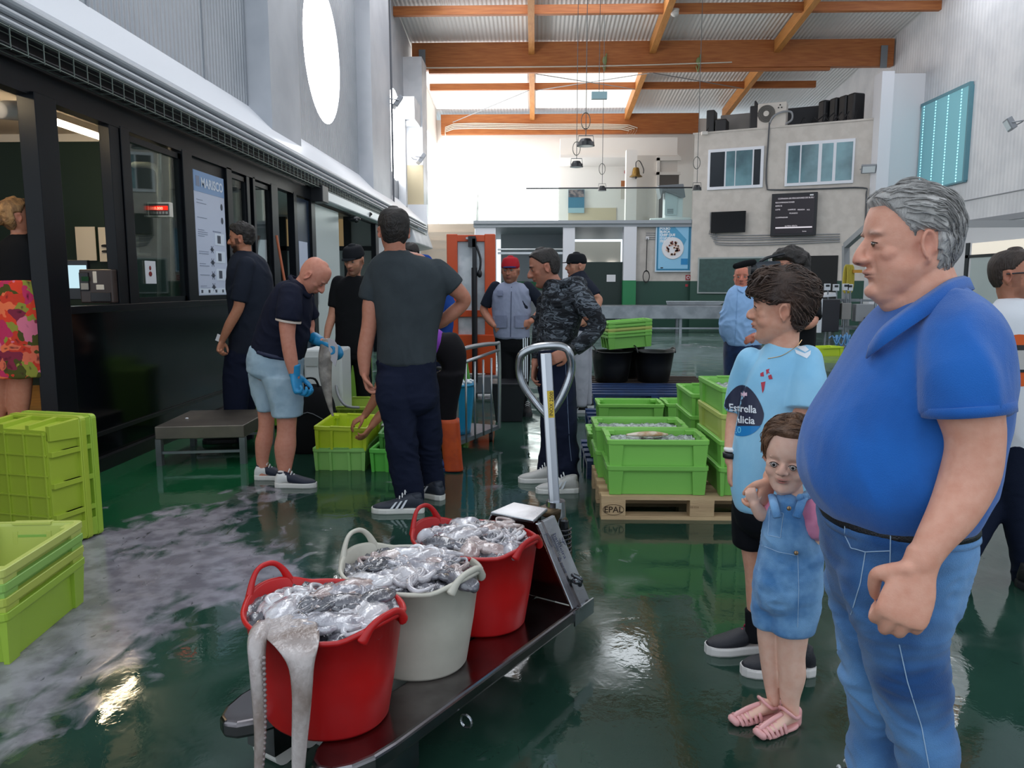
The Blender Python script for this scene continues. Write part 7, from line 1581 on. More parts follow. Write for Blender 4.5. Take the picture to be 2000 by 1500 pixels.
# woman in the doorway
P = Person('woman with pinned blonde hair, black sleeveless top and red floral skirt, in booth doorway', 5.15, (-3.5, 5.15, .26), '#b67c62')
SH = [(18, 62, 462, 0, .07), (2, 74, 478, 0, .10), (-4, 78, 510, 0, .115), (2, 78, 545, 0, .11), (4, 80, 575, 0, .12)]
SKT = [(3, 78, 548, 0, .115), (-6, 86, 600, 0, .14), (-12, 92, 660, 0, .155), (-16, 97, 735, 0, .16)]
P.body(SH+SKT[:3], .86)
P.body([(20, 66, 700, 0, .06), (16, 62, 750, 0, .055), (14, 58, 790, 0, .05), (22, 48, 835, 0, .035), (24, 46, 870, 0, .035)], 1)
P.body([(-20, 22, 700, 0, .06), (-22, 18, 750, 0, .055), (-22, 16, 790, 0, .05), (-18, 6, 835, 0, .035), (-18, 4, 870, 0, .035)], 1)
P.limb([(64, 482, 0), (76, 530, .03), (80, 575, .04), (78, 620, .08), (66, 645, .14)], [.045, .042, .036, .03, .022])
P.limb([(2, 482, 0), (-12, 540, .02), (-18, 600, 0), (-10, 660, .05)], [.045, .042, .036, .022])
M = P.head((36, 424, 0), 315, 12, 0, .225, 1.0, browc='#6a4a34')
P.neck((38, 478, 0), .045)
hand(P.b, P.p(66, 645, .14), V((-.3, .6, -.8)), V((-1, 0, 0)), side=-1, s=.9); hand(P.b, P.p(-10, 660, .05), V((0, .4, -1)), V((1, 0, 0)), side=-1, s=.9)
P.finish(.007)
ho = hair(M, P.root, hm('blonde', '#5e4027', '#a57c4e'), short_mask(.34, .0, -.36), t=.05, lump=.035, freq=5, seed=2, label='dark blonde hair in a low bun')
bm = B(); ell(bm, (-.02, -.50, -.02), .19, .15, .15, M)
rnd = random.Random(3)
for k in range(10): a = k*.63; tube(bm, [M @ V((-.02+.16*math.cos(a), -.46, -.02+.13*math.sin(a))), M @ V((-.02+.12*math.cos(a+.8), -.62, -.02+.1*math.sin(a+.8))), M @ V((-.02, -.66, -.02))], .035*.22, 6, 3)
obj('hair_bun', bm, hm('blonde', '#5e4027'), ho, smooth=True)
P.cloth('tank_top', [('s', SH), ('t', [(60, 470, 0), (50, 462, 0)], [.03, .03])], blackc, .009, 5, .003)
def floral(name):
    m = mat(name, '#b23a2a', .8); nt = m.node_tree; N = nt.nodes; L = nt.links
    tc = N.new('ShaderNodeTexCoord'); ns = N.new('ShaderNodeTexNoise'); ns.inputs['Scale'].default_value = 9; mixv = N.new('ShaderNodeMix'); mixv.data_type = 'VECTOR'; mixv.inputs[0].default_value = .2
    vo = N.new('ShaderNodeTexVoronoi'); vo.inputs['Scale'].default_value = 15; L.new(tc.outputs['Object'], ns.inputs['Vector']); L.new(tc.outputs['Object'], mixv.inputs[4]); L.new(ns.outputs[1], mixv.inputs[5]); L.new(mixv.outputs[1], vo.inputs['Vector'])
    cr_ = N.new('ShaderNodeValToRGB'); sp = N.new('ShaderNodeSeparateColor'); L.new(vo.outputs['Color'], sp.inputs[0]); L.new(sp.outputs[0], cr_.inputs[0]); cr_.color_ramp.interpolation = 'CONSTANT'
    cols = ['#c23b2a', '#d4694f', '#cf6f86', '#4a4a1f', '#7d2a3f', '#e0704a', '#b8305a', '#8a8a38', '#d2402a']
    for i, c in enumerate(cols):
        e = cr_.color_ramp.elements.new(i/len(cols)) if i > 1 else cr_.color_ramp.elements[i]; e.position = i/len(cols); e.color = (*lin(c), 1)
    mx = N.new('ShaderNodeMix'); mx.data_type = 'RGBA'; mr = N.new('ShaderNodeMapRange'); mr.inputs[1].default_value = .0; mr.inputs[2].default_value = .3; mr.inputs[3].default_value = 1
    mr.inputs[4].default_value = 0; L.new(vo.outputs['Distance'], mr.inputs[0]); L.new(mr.outputs[0], mx.inputs[0]); L.new(cr_.outputs[0], mx.inputs[6]); mx.inputs[7].default_value = (*lin('#3a1420'), 1)
    L.new(mx.outputs[2], nt.nodes['Principled BSDF'].inputs['Base Color']); return m
P.cloth('floral_skirt', [('s', SKT, 0)], floral('floral print'), .009, 4, .006, 6, (1, 1, .3))
for x in (-3.42, -3.6): shoe(P.root, V((x, 5.0, .26)), 330, .24, '#2a2220', '#2a2220', .07, .04)

# man in navy T-shirt by the poster
P = Person('bearded man in dark navy T-shirt and dark trousers facing left beside the MARISCO poster', 6.75, (-2.75, 6.75, 0), '#b67e63')
SH = [(462, 492, 492, 0, .07), (452, 512, 505, 0, .14), (447, 526, 530, 0, .20), (446, 532, 570, 0, .2), (450, 533, 610, 0, .19), (450, 530, 650, 0, .18), (448, 528, 690, 0, .17)]
LA = [(440, 500, 690, -.06, .1), (436, 494, 740, -.06, .095), (438, 484, 790, -.06, .08), (442, 480, 850, -.06, .06), (444, 478, 895, -.06, .055)]
LB = [(462, 528, 690, .08, .1), (458, 515, 740, .08, .095), (456, 500, 790, .08, .08), (455, 494, 850, .08, .06), (456, 492, 885, .08, .055)]
P.body(SH[1:], .87); P.body(LA, .8); P.body(LB, .8)
P.limb([(480, 520, -.18), (470, 565, -.22), (466, 600, -.22), (448, 635, -.22), (434, 665, -.2)], [.055, .052, .046, .042, .028])
P.limb([(500, 520, .18), (520, 580, .22), (515, 640, .15), (495, 680, .05)], [.055, .05, .042, .028])
M = P.head((471, 467, 0), 93, -4, 0, .245, 1.0, beard='#1e1612', beardw=.95, browc='#1e1612', nose=1.1, brow=1.2)
P.neck((480, 510, 0), .058)
hand(P.b, P.p(434, 665, -.2), V((-.25, -.1, -1)), V((.9, -.3, 0)), side=-1, curl=.9); hand(P.b, P.p(495, 680, .05), V((-.25, -.1, -1)), V((-.9, 0, 0)), side=1)
P.finish(.0065)
hair(M, P.root, hm('black', '#15110f', '#2a2320'), short_mask(.30, .06, -.26), t=lambda x, y, z: .02+.10*max(0, z), lump=.035, freq=8, seed=6, label='short black curly hair')
P.cloth('t_shirt', [('s', SH), ('t', [(482, 518, -.16), (474, 555, -.2), (467, 588, -.21)], [.075, .078, .075], .1), ('t', [(498, 518, .16), (515, 570, .21)], [.075, .075], .1)], mat('dark slate cotton', '#1d222e', .85, bump=.15, bscale=250), .009, 6, .006, 6)
P.cloth('trousers', [('s', [(447, 529, 680, 0, .17), (444, 526, 705, 0, .17)]), ('s', LA), ('s', LB)], navyj, .01, 5, .006, 6)
for dx, yy in ((0, 6.65), (.08, 6.85)): shoe(P.root, V((-2.66+dx, yy, 0)), 100, .28, '#1a1a1e', '#303034')
bm = B(); box(bm, (-.02, -.003, -.03), (.02, .003, .03), Matrix.Translation(P.p(427, 660, -.2)) @ Matrix.Rotation(.4, 4, 'Y')); tag(obj('paper_slip', bm, mat('paper white', '#d8d8dc', .8)), 'small white slip in the hand of the man beside the MARISCO poster', 'paper')

# bald man in shorts with blue gloves
P = Person('bald man in navy polo and pale shorts bending over with blue rubber gloves', 5.3, (-1.75, 5.3, 0), '#c98a75')
SH = [(566, 545, 606, 566, 0, .09), (545, 552, 606, 592, 0, .15), (527, 580, 604, 618, 0, .18), (513, 612, 603, 640, 0, .18), (502, 642, 601, 664, 0, .17), (495, 668, 594, 690, 0, .165), (492, 682, 590, 706, 0, .16)]
SHORT = [(491, 676, 590, 702, 0, .155), (485, 700, 590, 718, 0, .165), (484, 722, 590, 738, 0, .165)]
SA = [(486, 554, 728, .07, .10), (493, 546, 765, .07, .1), (504, 542, 800, .07, .095)]
SB = [(512, 592, 735, -.07, .11), (524, 592, 775, -.07, .105), (534, 591, 812, -.07, .1)]
P.body(SH[1:]+SHORT, .87)
P.body([(494, 545, 745, .07, .07), (503, 538, 800, .07, .055), (505, 534, 835, .07, .05), (499, 532, 862, .07, .055), (500, 525, 895, .07, .038), (503, 524, 915, .07, .034), (503, 526, 928, .07, .035)], 1)
P.body([(530, 586, 755, -.07, .075), (540, 580, 812, -.07, .06), (541, 578, 845, -.07, .052), (536, 578, 872, -.07, .058), (540, 572, 905, -.07, .04), (545, 568, 925, -.07, .034), (545, 570, 940, -.07, .035)], 1)
P.limb([(566, 585, -.18), (562, 625, -.24), (562, 660, -.25), (568, 700, -.24), (576, 735, -.22)], [.055, .056, .048, .045, .034])
P.limb([(590, 590, .15), (602, 630, .2), (604, 652, .18), (616, 662, .1), (628, 668, .04)], [.05, .046, .042, .034, .030])
M = P.head((613, 541, 0), 268, -48, 0, .245, .98, nose=1.0, jaw=1.05, browc='#9c8578', browt=.5, brow=1.3)
P.neck((578, 575, 0), .066, .06)
P.finish(.006)
glove = mat('blue nitrile', '#1f86b8', .45, bump=.2, bscale=80)
bm = B(); hand(bm, P.p(574, 728, -.22), V((.25, -.1, -1)), V((1, -.2, .1)), side=-1, curl=.9, s=1.4, wr=.030, spread=.02); tube(bm, [P.p(573, 712, -.225), P.p(576, 735, -.22)], [.048, .036], 18, 2, .1)
fuse('rubber_glove', bm, glove, P.root, .0065, 6)
bm = B(); hand(bm, P.p(625, 668, .05), V((1, -.15, -.3)), V((.1, -.1, -1)), side=1, curl=.9, s=1.4, wr=.030, spread=.02); tube(bm, [P.p(612, 660, .1), P.p(628, 668, .04)], [.046, .036], 18, 2, .1)
fuse('rubber_glove', bm, glove, P.root, .0065, 6)
pnavy = mat('navy pique', '#14182a', .8, bump=.2, bscale=350)
so = P.cloth('polo_shirt', [('s', SH), ('t', [(568, 575, -.17), (566, 600, -.22), (563, 626, -.24)], [.08, .086, .082], .05), ('t', [(590, 585, .14), (602, 620, .2)], [.075, .075], .05)], pnavy, .007, 5, .011, 5)
bm = B(); tube(bm, [P.p(563.5, 625, -.24), P.p(563, 628.5, -.24)], [.084, .0835], 30, 1, .02); obj('sleeve_trim', bm, mat('cream trim', '#cdbfb4', .7), so)
bm = B(); tube(bm, [P.p(566, 540, -.02), P.p(580, 560, -.10), P.p(602, 578, -.06), P.p(608, 572, .02), P.p(590, 552, .09), P.p(566, 540, .03)], [.018]*6, 10, 4, flat=.5)
obj('collar', bm, pnavy, so, smooth=True)
sh = mat('pale blue chino', '#9fb4c2', .85, col2='#8fa6b6', scale=9, bump=.2, bscale=300)
P.cloth('shorts', [('s', SHORT), ('s', SA, .05), ('s', SB, .05)], sh, .0075, 5, .010, 6)
bm = B(); loft(bm, [P.sec((492, 674, 590, 699, 0, .166)), P.sec((491, 681, 590, 706, 0, .168))], 40, 2, 0); obj('belt', bm, mat('navy belt', '#1a2140', .6), P.root, smooth=True)
shoe(P.root, gp(500, 936), 272, .26, '#191f33', '#d6d2ce', .09, .045, toe='#dcdad8')
shoe(P.root, gp(540, 951), 272, .275, '#191f33', '#d6d2ce', .09, .047, toe='#dcdad8')
# the big fish he holds up
bm = B(); c = .04
pf = lambda u, v, d=0: at(u, v, 5.3+d)
loft(bm, [(pf(638, 664, .03), V((.04, 0, 0)), V((0, .02, 0))), (pf(637, 690), V((.052, 0, 0)), V((0, .03, 0))), (pf(635, 715), V((.048, 0, 0)), V((0, .028, 0))), (pf(636, 740), V((.042, 0, 0)), V((0, .024, 0))), (pf(640, 768), V((.03, 0, 0)), V((0, .02, 0))), (pf(645, 795), V((.016, 0, 0)), V((0, .012, 0))), (pf(650, 812), V((.008, 0, 0)), V((0, .006, 0)))], 20, 5, .5)
fi = tag(obj('large_fish', bm, mat('fish grey', '#7b746e', .28, col2='#a39a90', scale=14, bump=.2, bscale=120), smooth=True), 'large grey fish hanging from the blue glove of the bald man', 'fish')
bm = B(); plate(bm, [pf(640, 660, -.02), pf(652, 664, -.02), pf(660, 676, -.02), pf(659, 700, -.02), pf(655, 716, -.02), pf(644, 700, -.02)], V((0, .008, 0)))
o_ = obj('fin', bm, mat('fish belly', '#b3aeb2', .3), fi, smooth=False); o_['label'] = 'pale fin spread to the right'

# man in black with cap, facing the camera
P = Person('man in black cap and black T-shirt looking down behind the bald man', 7.2, (-1.75, 7.2, 0), '#c08b72')
SH = [(680, 702, 538, 0, .06), (664, 716, 546, 0, .10), (653, 722, 562, 0, .12), (652, 724, 600, 0, .12), (656, 722, 640, 0, .12), (654, 722, 690, 0, .125)]
LA = [(650, 690, 690, 0, .1), (648, 684, 740, 0, .09), (650, 680, 790, 0, .075), (652, 676, 838, 0, .06)]
LB = [(686, 724, 690, 0, .1), (694, 726, 740, 0, .09), (698, 726, 790, 0, .075), (700, 724, 838, 0, .06)]
P.body(SH[1:], .86); P.body(LA, .8); P.body(LB, .8)
P.limb([(660, 556, 0), (655, 590, -.02), (650, 615, -.03), (642, 640, -.06), (638, 660, -.08)], [.052, .05, .045, .038, .028])
P.limb([(716, 556, 0), (726, 600, 0), (728, 640, -.03), (720, 680, -.1)], [.052, .05, .04, .028])
M = P.head((691, 509, -.06), 165, -16, 0, .25, 1.0, beard='#4a382e', beardw=.6, browc='#2a1e18')
P.neck((690, 540, 0), .058)
hand(P.b, P.p(638, 660, -.08), V((-.1, -.2, -1)), V((1, -.2, 0)), side=-1, curl=.9); hand(P.b, P.p(720, 680, -.1), V((-.1, -.2, -1)), V((-1, -.2, 0)), side=1, curl=.9)
P.finish(.007)
cap(M, P.root, '#15171c')
P.cloth('t_shirt', [('s', SH), ('t', [(662, 552, 0), (658, 575, -.01), (654, 600, -.02)], [.068, .072, .068], .1), ('t', [(714, 552, 0), (724, 580, 0), (727, 600, 0)], [.068, .072, .068], .1)], blackc, .009, 5, .004)
P.cloth('trousers', [('s', [(654, 722, 680, 0, .12), (650, 725, 700, 0, .12)]), ('s', LA), ('s', LB)], blackc, .01, 5, .005)
for x in (-1.82, -1.58): shoe(P.root, V((x, 7.25, 0)), 180, .28, '#1a1a1e', '#303034')

# tall man in grey T-shirt, seen from behind
P = Person('tall man in dark grey T-shirt and navy track trousers seen from behind, hand on hip', 4.8, (-.72, 4.8, 0), '#b97e68')
SH = [(752, 792, 488, 0, .07), (728, 842, 504, 0, .11), (716, 872, 528, 0, .13), (720, 876, 560, 0, .14), (730, 866, 600, 0, .14), (738, 856, 640, 0, .135), (738, 852, 675, 0, .135), (736, 852, 708, 0, .135)]
HIP = [(738, 850, 690, 0, .125), (738, 852, 730, 0, .135), (742, 856, 775, 0, .135)]
LA = [(738, 806, 730, -.04, .11), (738, 808, 775, -.05, .11), (748, 812, 830, -.05, .1), (758, 818, 890, -.05, .085), (768, 826, 940, -.05, .07), (772, 830, 985, -.05, .068)]
LB = [(790, 852, 730, .05, .11), (796, 860, 775, .06, .11), (800, 862, 830, .1, .1), (806, 862, 880, .14, .085), (818, 866, 920, .16, .07), (826, 870, 958, .16, .065)]
P.body(SH[1:]+HIP, .87); P.body(LA, .8); P.body(LB, .8)
P.limb([(738, 535, 0), (726, 590, -.02), (722, 632, -.03), (712, 690, -.04), (712, 728, -.05)], [.06, .056, .05, .046, .032])
P.limb([(856, 535, 0), (884, 560, .02), (906, 586, .08), (884, 612, .10), (856, 632, .12)], [.06, .056, .048, .045, .032])
M = P.head((769, 453, 0), 20, -4, 0, .26, 1.0, beard='#1b1513', beardw=.9, ears=.95)
P.neck((772, 505, 0), .066)
hand(P.b, P.p(712, 728, -.05), V((.25, -.1, -1)), V((1, -.1, 0)), side=1, curl=.6, s=1.05); hand(P.b, P.p(852, 634, .12), V((-1, .2, -.1)), V((0, -1, 0)), side=-1, curl=.6)
P.finish(.0058)
hair(M, P.root, hm('black', '#15110f', '#3a3534'), short_mask(.30, .04, -.34), t=lambda x, y, z: .014+.06*max(0, z), lump=.014, freq=8, seed=4, label='short black hair greying at the sides')
P.cloth('t_shirt', [('s', SH), ('t', [(740, 528, 0), (731, 560, 0), (724, 586, 0)], [.078, .08, .078], .08), ('t', [(852, 528, 0), (872, 545, .01), (888, 562, .02)], [.078, .08, .076], .08)], mat('slate grey cotton', '#3a4044', .9, col2='#343a3e', scale=6, bump=.2, bscale=300), .0072, 5, .014, 4, (1, 1, .7), 3)
tr = P.cloth('track_trousers', [('s', HIP, .9), ('s', LA), ('s', LB)], navyj, .008, 5, .018, 5, (1, 1, 1.3))
shoe(P.root, gp(826, 1000), 92, .31, '#252b38', '#d8d5cf', .10, .05, stripes='#cfd2d8')
shoe(P.root, gp(864, 976)+V((0, 0, 0)), 60, .30, '#252b38', '#d8d5cf', .10, .05, stripes='#cfd2d8')

# person in purple top bending down behind him
P = Person('person in purple top, black leggings and orange boots bending down to the crates', 5.75, (-.82, 5.75, 0), '#ad7355')
SH = [(872, 655, 868, 700, 0, .13), (850, 640, 836, 700, 0, .14), (825, 638, 806, 695, 0, .15), (800, 648, 784, 702, 0, .14), (785, 662, 775, 706, 0, .1)]
HIP = [(868, 650, 862, 712, 0, .14), (892, 652, 868, 735, 0, .165), (910, 685, 862, 760, 0, .165), (908, 730, 850, 772, 0, .15)]
LA = [(852, 908, 730, -.08, .1), (852, 896, 780, -.08, .085), (856, 890, 830, -.08, .07), (862, 892, 880, -.08, .06), (866, 894, 905, -.08, .055)]
LB = [(846, 905, 730, .09, .1), (842, 888, 780, .09, .085), (846, 880, 830, .09, .07), (850, 880, 880, .09, .06), (852, 880, 900, .09, .055)]
P.body(SH+HIP[:2], .86); P.body(LA, .8); P.body(LB, .8)
P.limb([(800, 680, -.15), (776, 720, -.2), (748, 740, -.2), (732, 780, -.2), (712, 812, -.2)], [.05, .046, .042, .036, .026])
P.limb([(800, 690, .1), (790, 740, 0), (770, 785, -.12), (740, 815, -.16), (726, 832, -.2)], [.05, .046, .042, .036, .026])
M = P.head((782, 690, .12), 110, -70, 0, .225, 1.0)
P.neck((805, 675, 0), .05)
hand(P.b, P.p(712, 812, -.2), V((-.8, -.3, -.5)), V((-.2, 0, -1)), side=1, curl=.5, s=.95); hand(P.b, P.p(726, 832, -.2), V((-.5, -.4, -.7)), V((-1, 0, 0)), side=1, curl=.5, s=.95)
P.finish(.007)
hair(M, P.root, hm('dark', '#1a1412', '#2a221e'), short_mask(), t=.06, lump=.02)
P.cloth('purple_top', [('s', SH), ('t', [(800, 676, -.13), (786, 705, -.18)], [.065, .06], .1)], mat('purple cotton', '#7d3fa0', .85), .009, 5, .005)
P.cloth('leggings', [('s', HIP, .9), ('s', LA), ('s', LB)], mat('black leggings', '#161418', .85), .01, 6, .003)
orng = mat('orange rubber', '#c8501c', .55, col2='#b5441a', scale=12)
for d, du in ((-.1, 0), (.1, -10)):
    bm = B(); loft(bm, [P.sec((858+du, 897+du, 818, d, .07)), P.sec((862+du, 900+du, 860, d, .068)), P.sec((866+du, 903+du, 900, d, .06)), P.sec((868+du, 905+du, 918, d, .06))], 24, 4, 0, p=2.8)
    o = obj('orange_boot', bm, orng, P.root, smooth=True)
    h_ = P.p(896+du, 915, d); h_.z = 0
    shoe(P.root, h_, 88, .28, '#243a6e', '#1d2c54', .09, .05)

# person in blue behind
P = Person('person in blue work shirt half hidden behind the tall man', 7.6, (-1.2, 7.6, 0), '#b67e63')
SH = [(790, 840, 500, 0, .06), (775, 868, 540, 0, .12), (780, 882, 575, 0, .15), (785, 886, 610, 0, .15), (790, 884, 660, 0, .15), (795, 880, 700, 0, .14)]
LA = [(795, 838, 690, 0, .1), (798, 835, 760, 0, .08), (800, 832, 850, 0, .06)]; LB = [(838, 880, 690, 0, .1), (842, 878, 760, 0, .08), (844, 874, 850, 0, .06)]
P.body(SH[1:], .86); P.body(LA, .8); P.body(LB, .8)
P.limb([(866, 570, -.05), (880, 610, -.08), (868, 630, -.16), (845, 640, -.2)], [.05, .048, .042, .03]); P.limb([(785, 570, 0), (775, 640, 0), (780, 690, -.1)], [.05, .045, .03])
M = P.head((800, 500, .1), 150, -20, 0, .235)
P.neck((812, 545, 0), .055); hand(P.b, P.p(845, 640, -.2), V((-1, 0, 0)), V((0, 1, 0))); hand(P.b, P.p(780, 690, -.1), V((0, 0, -1)), V((1, 0, 0)))
P.finish(.009)
hair(M, P.root, hm('dark', '#1a1412', '#2a221e'), short_mask(), t=.03, lump=.01, n=40, sub=5)
P.cloth('work_shirt', [('s', SH), ('t', [(864, 562, -.04), (880, 605, -.07)], [.07, .07], .1)], mat('work blue', '#1d3f86', .85), .01, 5, .005)
P.cloth('trousers', [hipsec(SH), ('s', LA), ('s', LB)], navyj, .011, 5, .004)
for x in (-1.16, -.96): shoe(P.root, V((x, 7.65, 0)), 150, .28, '#1a1a1e', '#303034')

# man in grey waistcoat
P = Person('man in red and blue cap and pale grey work waistcoat, hands on hips', 8.3, (-.25, 8.3, 0), '#b87d65')
SH = [(984, 1010, 553, 0, .06), (970, 1026, 560, 0, .10), (962, 1034, 575, 0, .14), (962, 1036, 610, 0, .15), (964, 1034, 645, 0, .15), (966, 1034, 660, 0, .145)]
LA = [(966, 1002, 650, 0, .13), (972, 1004, 710, 0, .1), (978, 1004, 760, 0, .08), (984, 1002, 810, 0, .065)]
LB = [(998, 1034, 650, 0, .13), (1002, 1036, 710, 0, .1), (1004, 1032, 760, 0, .08), (1006, 1028, 810, 0, .065)]
P.body(SH[1:], .84); P.body(LA, .8); P.body(LB, .8)
P.limb([(968, 566, 0), (952, 590, .02), (945, 606, .03), (956, 625, -.05), (966, 636, -.12)], [.055, .05, .045, .042, .03])
P.limb([(1030, 566, 0), (1050, 585, .02), (1060, 600, .03), (1048, 618, -.05), (1036, 628, -.14)], [.055, .05, .045, .042, .03])
M = P.head((997, 529, -.03), 166, -2, 0, .26, 1.0, beard='#2a1e18', beardw=.55, jaw=1.1, browc='#221814')
P.neck((998, 555, 0), .06)
hand(P.b, P.p(966, 636, -.12), V((1, 0, -.4)), V((0, 1, 0)), side=-1); hand(P.b, P.p(1036, 628, -.14), V((-1, 0, -.4)), V((0, 1, 0)), side=1)
P.finish(.007)
co_ = cap(M, P.root, '#a8202a', '#23305e', heading_off=10)
P.cloth('t_shirt', [('s', SH[1:4]), ('t', [(968, 560, 0), (956, 580, .01), (948, 598, .02)], [.062, .064, .062], .1), ('t', [(1030, 560, 0), (1046, 578, .01), (1057, 596, .02)], [.062, .064, .062], .1)], mat('dark slate cotton', '#1d222e'), .01, 5, .003)
V2 = [(q[0]-1, q[1]+1, q[2]-2, q[3], q[4]+.012) for q in SH]
vo = P.cloth('waistcoat', [('s', V2)], mat('pale grey canvas', '#8e93a8', .85, bump=.2, bscale=200), .009, 5, .012, 6)
bm = B()
for u0, u1, v0, v1 in ((968, 990, 616, 640), (1006, 1030, 616, 640), (972, 982, 568, 578)):
    me_ = px_mesh(P, [[(u0, v0), (u1, v0), (u1, v1), (u0, v1)]], -.5); project(me_, vo, V((0, 0, CH)), .012); b2 = B(); b2.from_mesh(me_)
    o_ = obj('pocket', b2, mat('grey canvas pocket', '#7d8298', .85), vo); sd = o_.modifiers.new('s', 'SOLIDIFY'); sd.thickness = .012
me_ = px_mesh(P, [[(998, 560), (1000, 560), (998, 658), (996, 658)]], -.5); project(me_, vo, V((0, 0, CH)), .003); obj('zip', me_, mat('zip', '#4a5068', .5), vo)
tr = P.cloth('track_trousers', [hipsec(SH), ('s', LA), ('s', LB)], blackc, .01, 5, .004)
for k in range(3):
    me_ = px_mesh(P, [[(1021+k*4, 660), (1023+k*4, 660), (1024+k*3.5, 745), (1022+k*3.5, 745)]], -.5); project(me_, tr, V((0, 0, CH)), .004); obj('white_stripe', me_, wt, tr)
bm = B(); tube(bm, [P.p(1040, 624, -.12), P.p(1044, 621, -.1)], .036, 16, 1, .2); obj('wristwatch', bm, mat('black rubber', '#15171b'), P.root)
for x in (-.27, -.08): shoe(P.root, V((x, 8.35, 0)), 180, .28, '#1a1a1e', '#303034')

# man in camouflage jacket
P = Person('dark haired man in dark camouflage hooded jacket and navy trousers looking down left', 5.35, (.18, 5.3, 0), '#ab7560')
SH = [(1062, 548, 1118, 556, 0, .10), (1058, 580, 1140, 566, 0, .16), (1054, 610, 1142, 600, 0, .17), (1050, 645, 1132, 640, 0, .165), (1048, 675, 1124, 672, 0, .16), (1050, 694, 1122, 692, 0, .15)]
LA = [(1052, 1118, 685, -.07, .12), (1060, 1124, 740, -.08, .11), (1066, 1128, 800, -.08, .1), (1078, 1128, 860, -.08, .085), (1086, 1128, 910, -.08, .08), (1088, 1132, 950, -.08, .08)]
LB = [(1052, 1112, 685, .08, .12), (1052, 1108, 740, .1, .11), (1054, 1104, 800, .1, .09), (1056, 1094, 860, .1, .075), (1054, 1088, 928, .1, .07)]
P.body(SH[1:], .86); P.body(LA, .8); P.body(LB, .8)
P.limb([(1128, 580, -.1), (1150, 612, -.18), (1166, 640, -.2), (1142, 668, -.24), (1112, 688, -.26)], [.055, .05, .046, .04, .03])
P.limb([(1066, 600, .1), (1056, 650, .12), (1050, 690, .1), (1045, 712, .06)], [.05, .045, .038, .028])
M = P.head((1062, 524, 0), 93, -16, 0, .245, 1.0, nose=1.2, jaw=.98, brow=1.6, beard='#4a3a34', beardw=.3, browc='#15100e', browt=1.1)
P.neck((1090, 570, 0), .058)
hand(P.b, P.p(1108, 688, -.26), V((-.8, -.2, -.35)), V((.2, .9, 0)), side=1, curl=.9, s=1.0); hand(P.b, P.p(1044, 714, .06), V((-.05, -.1, -1)), V((.9, -.3, 0)), side=-1, curl=.5)
P.finish(.006)
hair(M, P.root, hm('black', '#15110f', '#2a2320'), short_mask(.36, .05, -.28), t=.03, lump=.012, seed=11, label='short straight black hair')
def camo(name):
    m = mat(name, '#3f4348', .75, bump=.3, bscale=60); nt = m.node_tree; N = nt.nodes; L = nt.links
    tc = N.new('ShaderNodeTexCoord'); mp = N.new('ShaderNodeMapping'); mp.inputs['Scale'].default_value = (1, 1, 2.6); mp.inputs['Rotation'].default_value = (.3, .5, 0); ns = N.new('ShaderNodeTexNoise'); ns.inputs['Scale'].default_value = 9; ns.inputs['Detail'].default_value = 2.5; ns.inputs['Distortion'].default_value = 1.2
    L.new(tc.outputs['Object'], mp.inputs[0]); L.new(mp.outputs[0], ns.inputs['Vector']); c = N.new('ShaderNodeValToRGB'); c.color_ramp.interpolation = 'CONSTANT'; L.new(ns.outputs[0], c.inputs[0])
    for i, (p_, h_) in enumerate(((0, '#17191d'), (.43, '#34383e'), (.50, '#1c1f24'), (.56, '#5d636b'), (.62, '#2b2f35'))):
        e = c.color_ramp.elements[i] if i < 2 else c.color_ramp.elements.new(p_); e.position = p_; e.color = (*lin(h_), 1)
    L.new(c.outputs[0], N['Principled BSDF'].inputs['Base Color']); return m
cm = camo('grey camouflage')
jo = P.cloth('hooded_jacket', [('s', SH), ('t', [(1122, 566, -.08), (1146, 600, -.16), (1166, 634, -.19), (1146, 662, -.23), (1122, 682, -.25)], [.078, .074, .064, .056, .046], .1), ('t', [(1068, 590, .08), (1057, 640, .12), (1050, 690, .1), (1047, 702, .07)], [.065, .058, .052, .04], .1)], cm, .0068, 5, .012, 8, (1, 1, 1.6), 1)
bm = B(); tube(bm, [P.p(1074, 572, -.09), P.p(1098, 556, -.12), P.p(1124, 552, -.08), P.p(1134, 556, .02), P.p(1110, 556, .1), P.p(1080, 570, .09)], [.022, .034, .045, .048, .034, .02], 14, 4)
obj('hood', bm, cm, jo, smooth=True)
tr = P.cloth('track_trousers', [hipsec(SH), ('s', LA), ('s', LB)], navyj, .008, 5, .018, 5)
stitch(tr, lambda u, v: P.p(u, v, -.3), dense([(1104, 700), (1108, 780), (1112, 860), (1116, 900)], 4), tr, '#6f7d96', .002, name='piping')
bm = B(); tube(bm, [P.p(1116, 684, -.255), P.p(1122, 680, -.25)], .042, 18, 1, .2); ell(bm, P.p(1118, 680, -.30), .02, .012, .022); obj('wristwatch', bm, mat('black rubber', '#15171b'), P.root)
shoe(P.root, gp(1128, 961), 95, .28, '#b9b6b2', '#dad7d2', .10, .05, stripes='#8a8a90')
shoe(P.root, gp(1090, 941), 92, .28, '#b9b6b2', '#dad7d2', .10, .05)

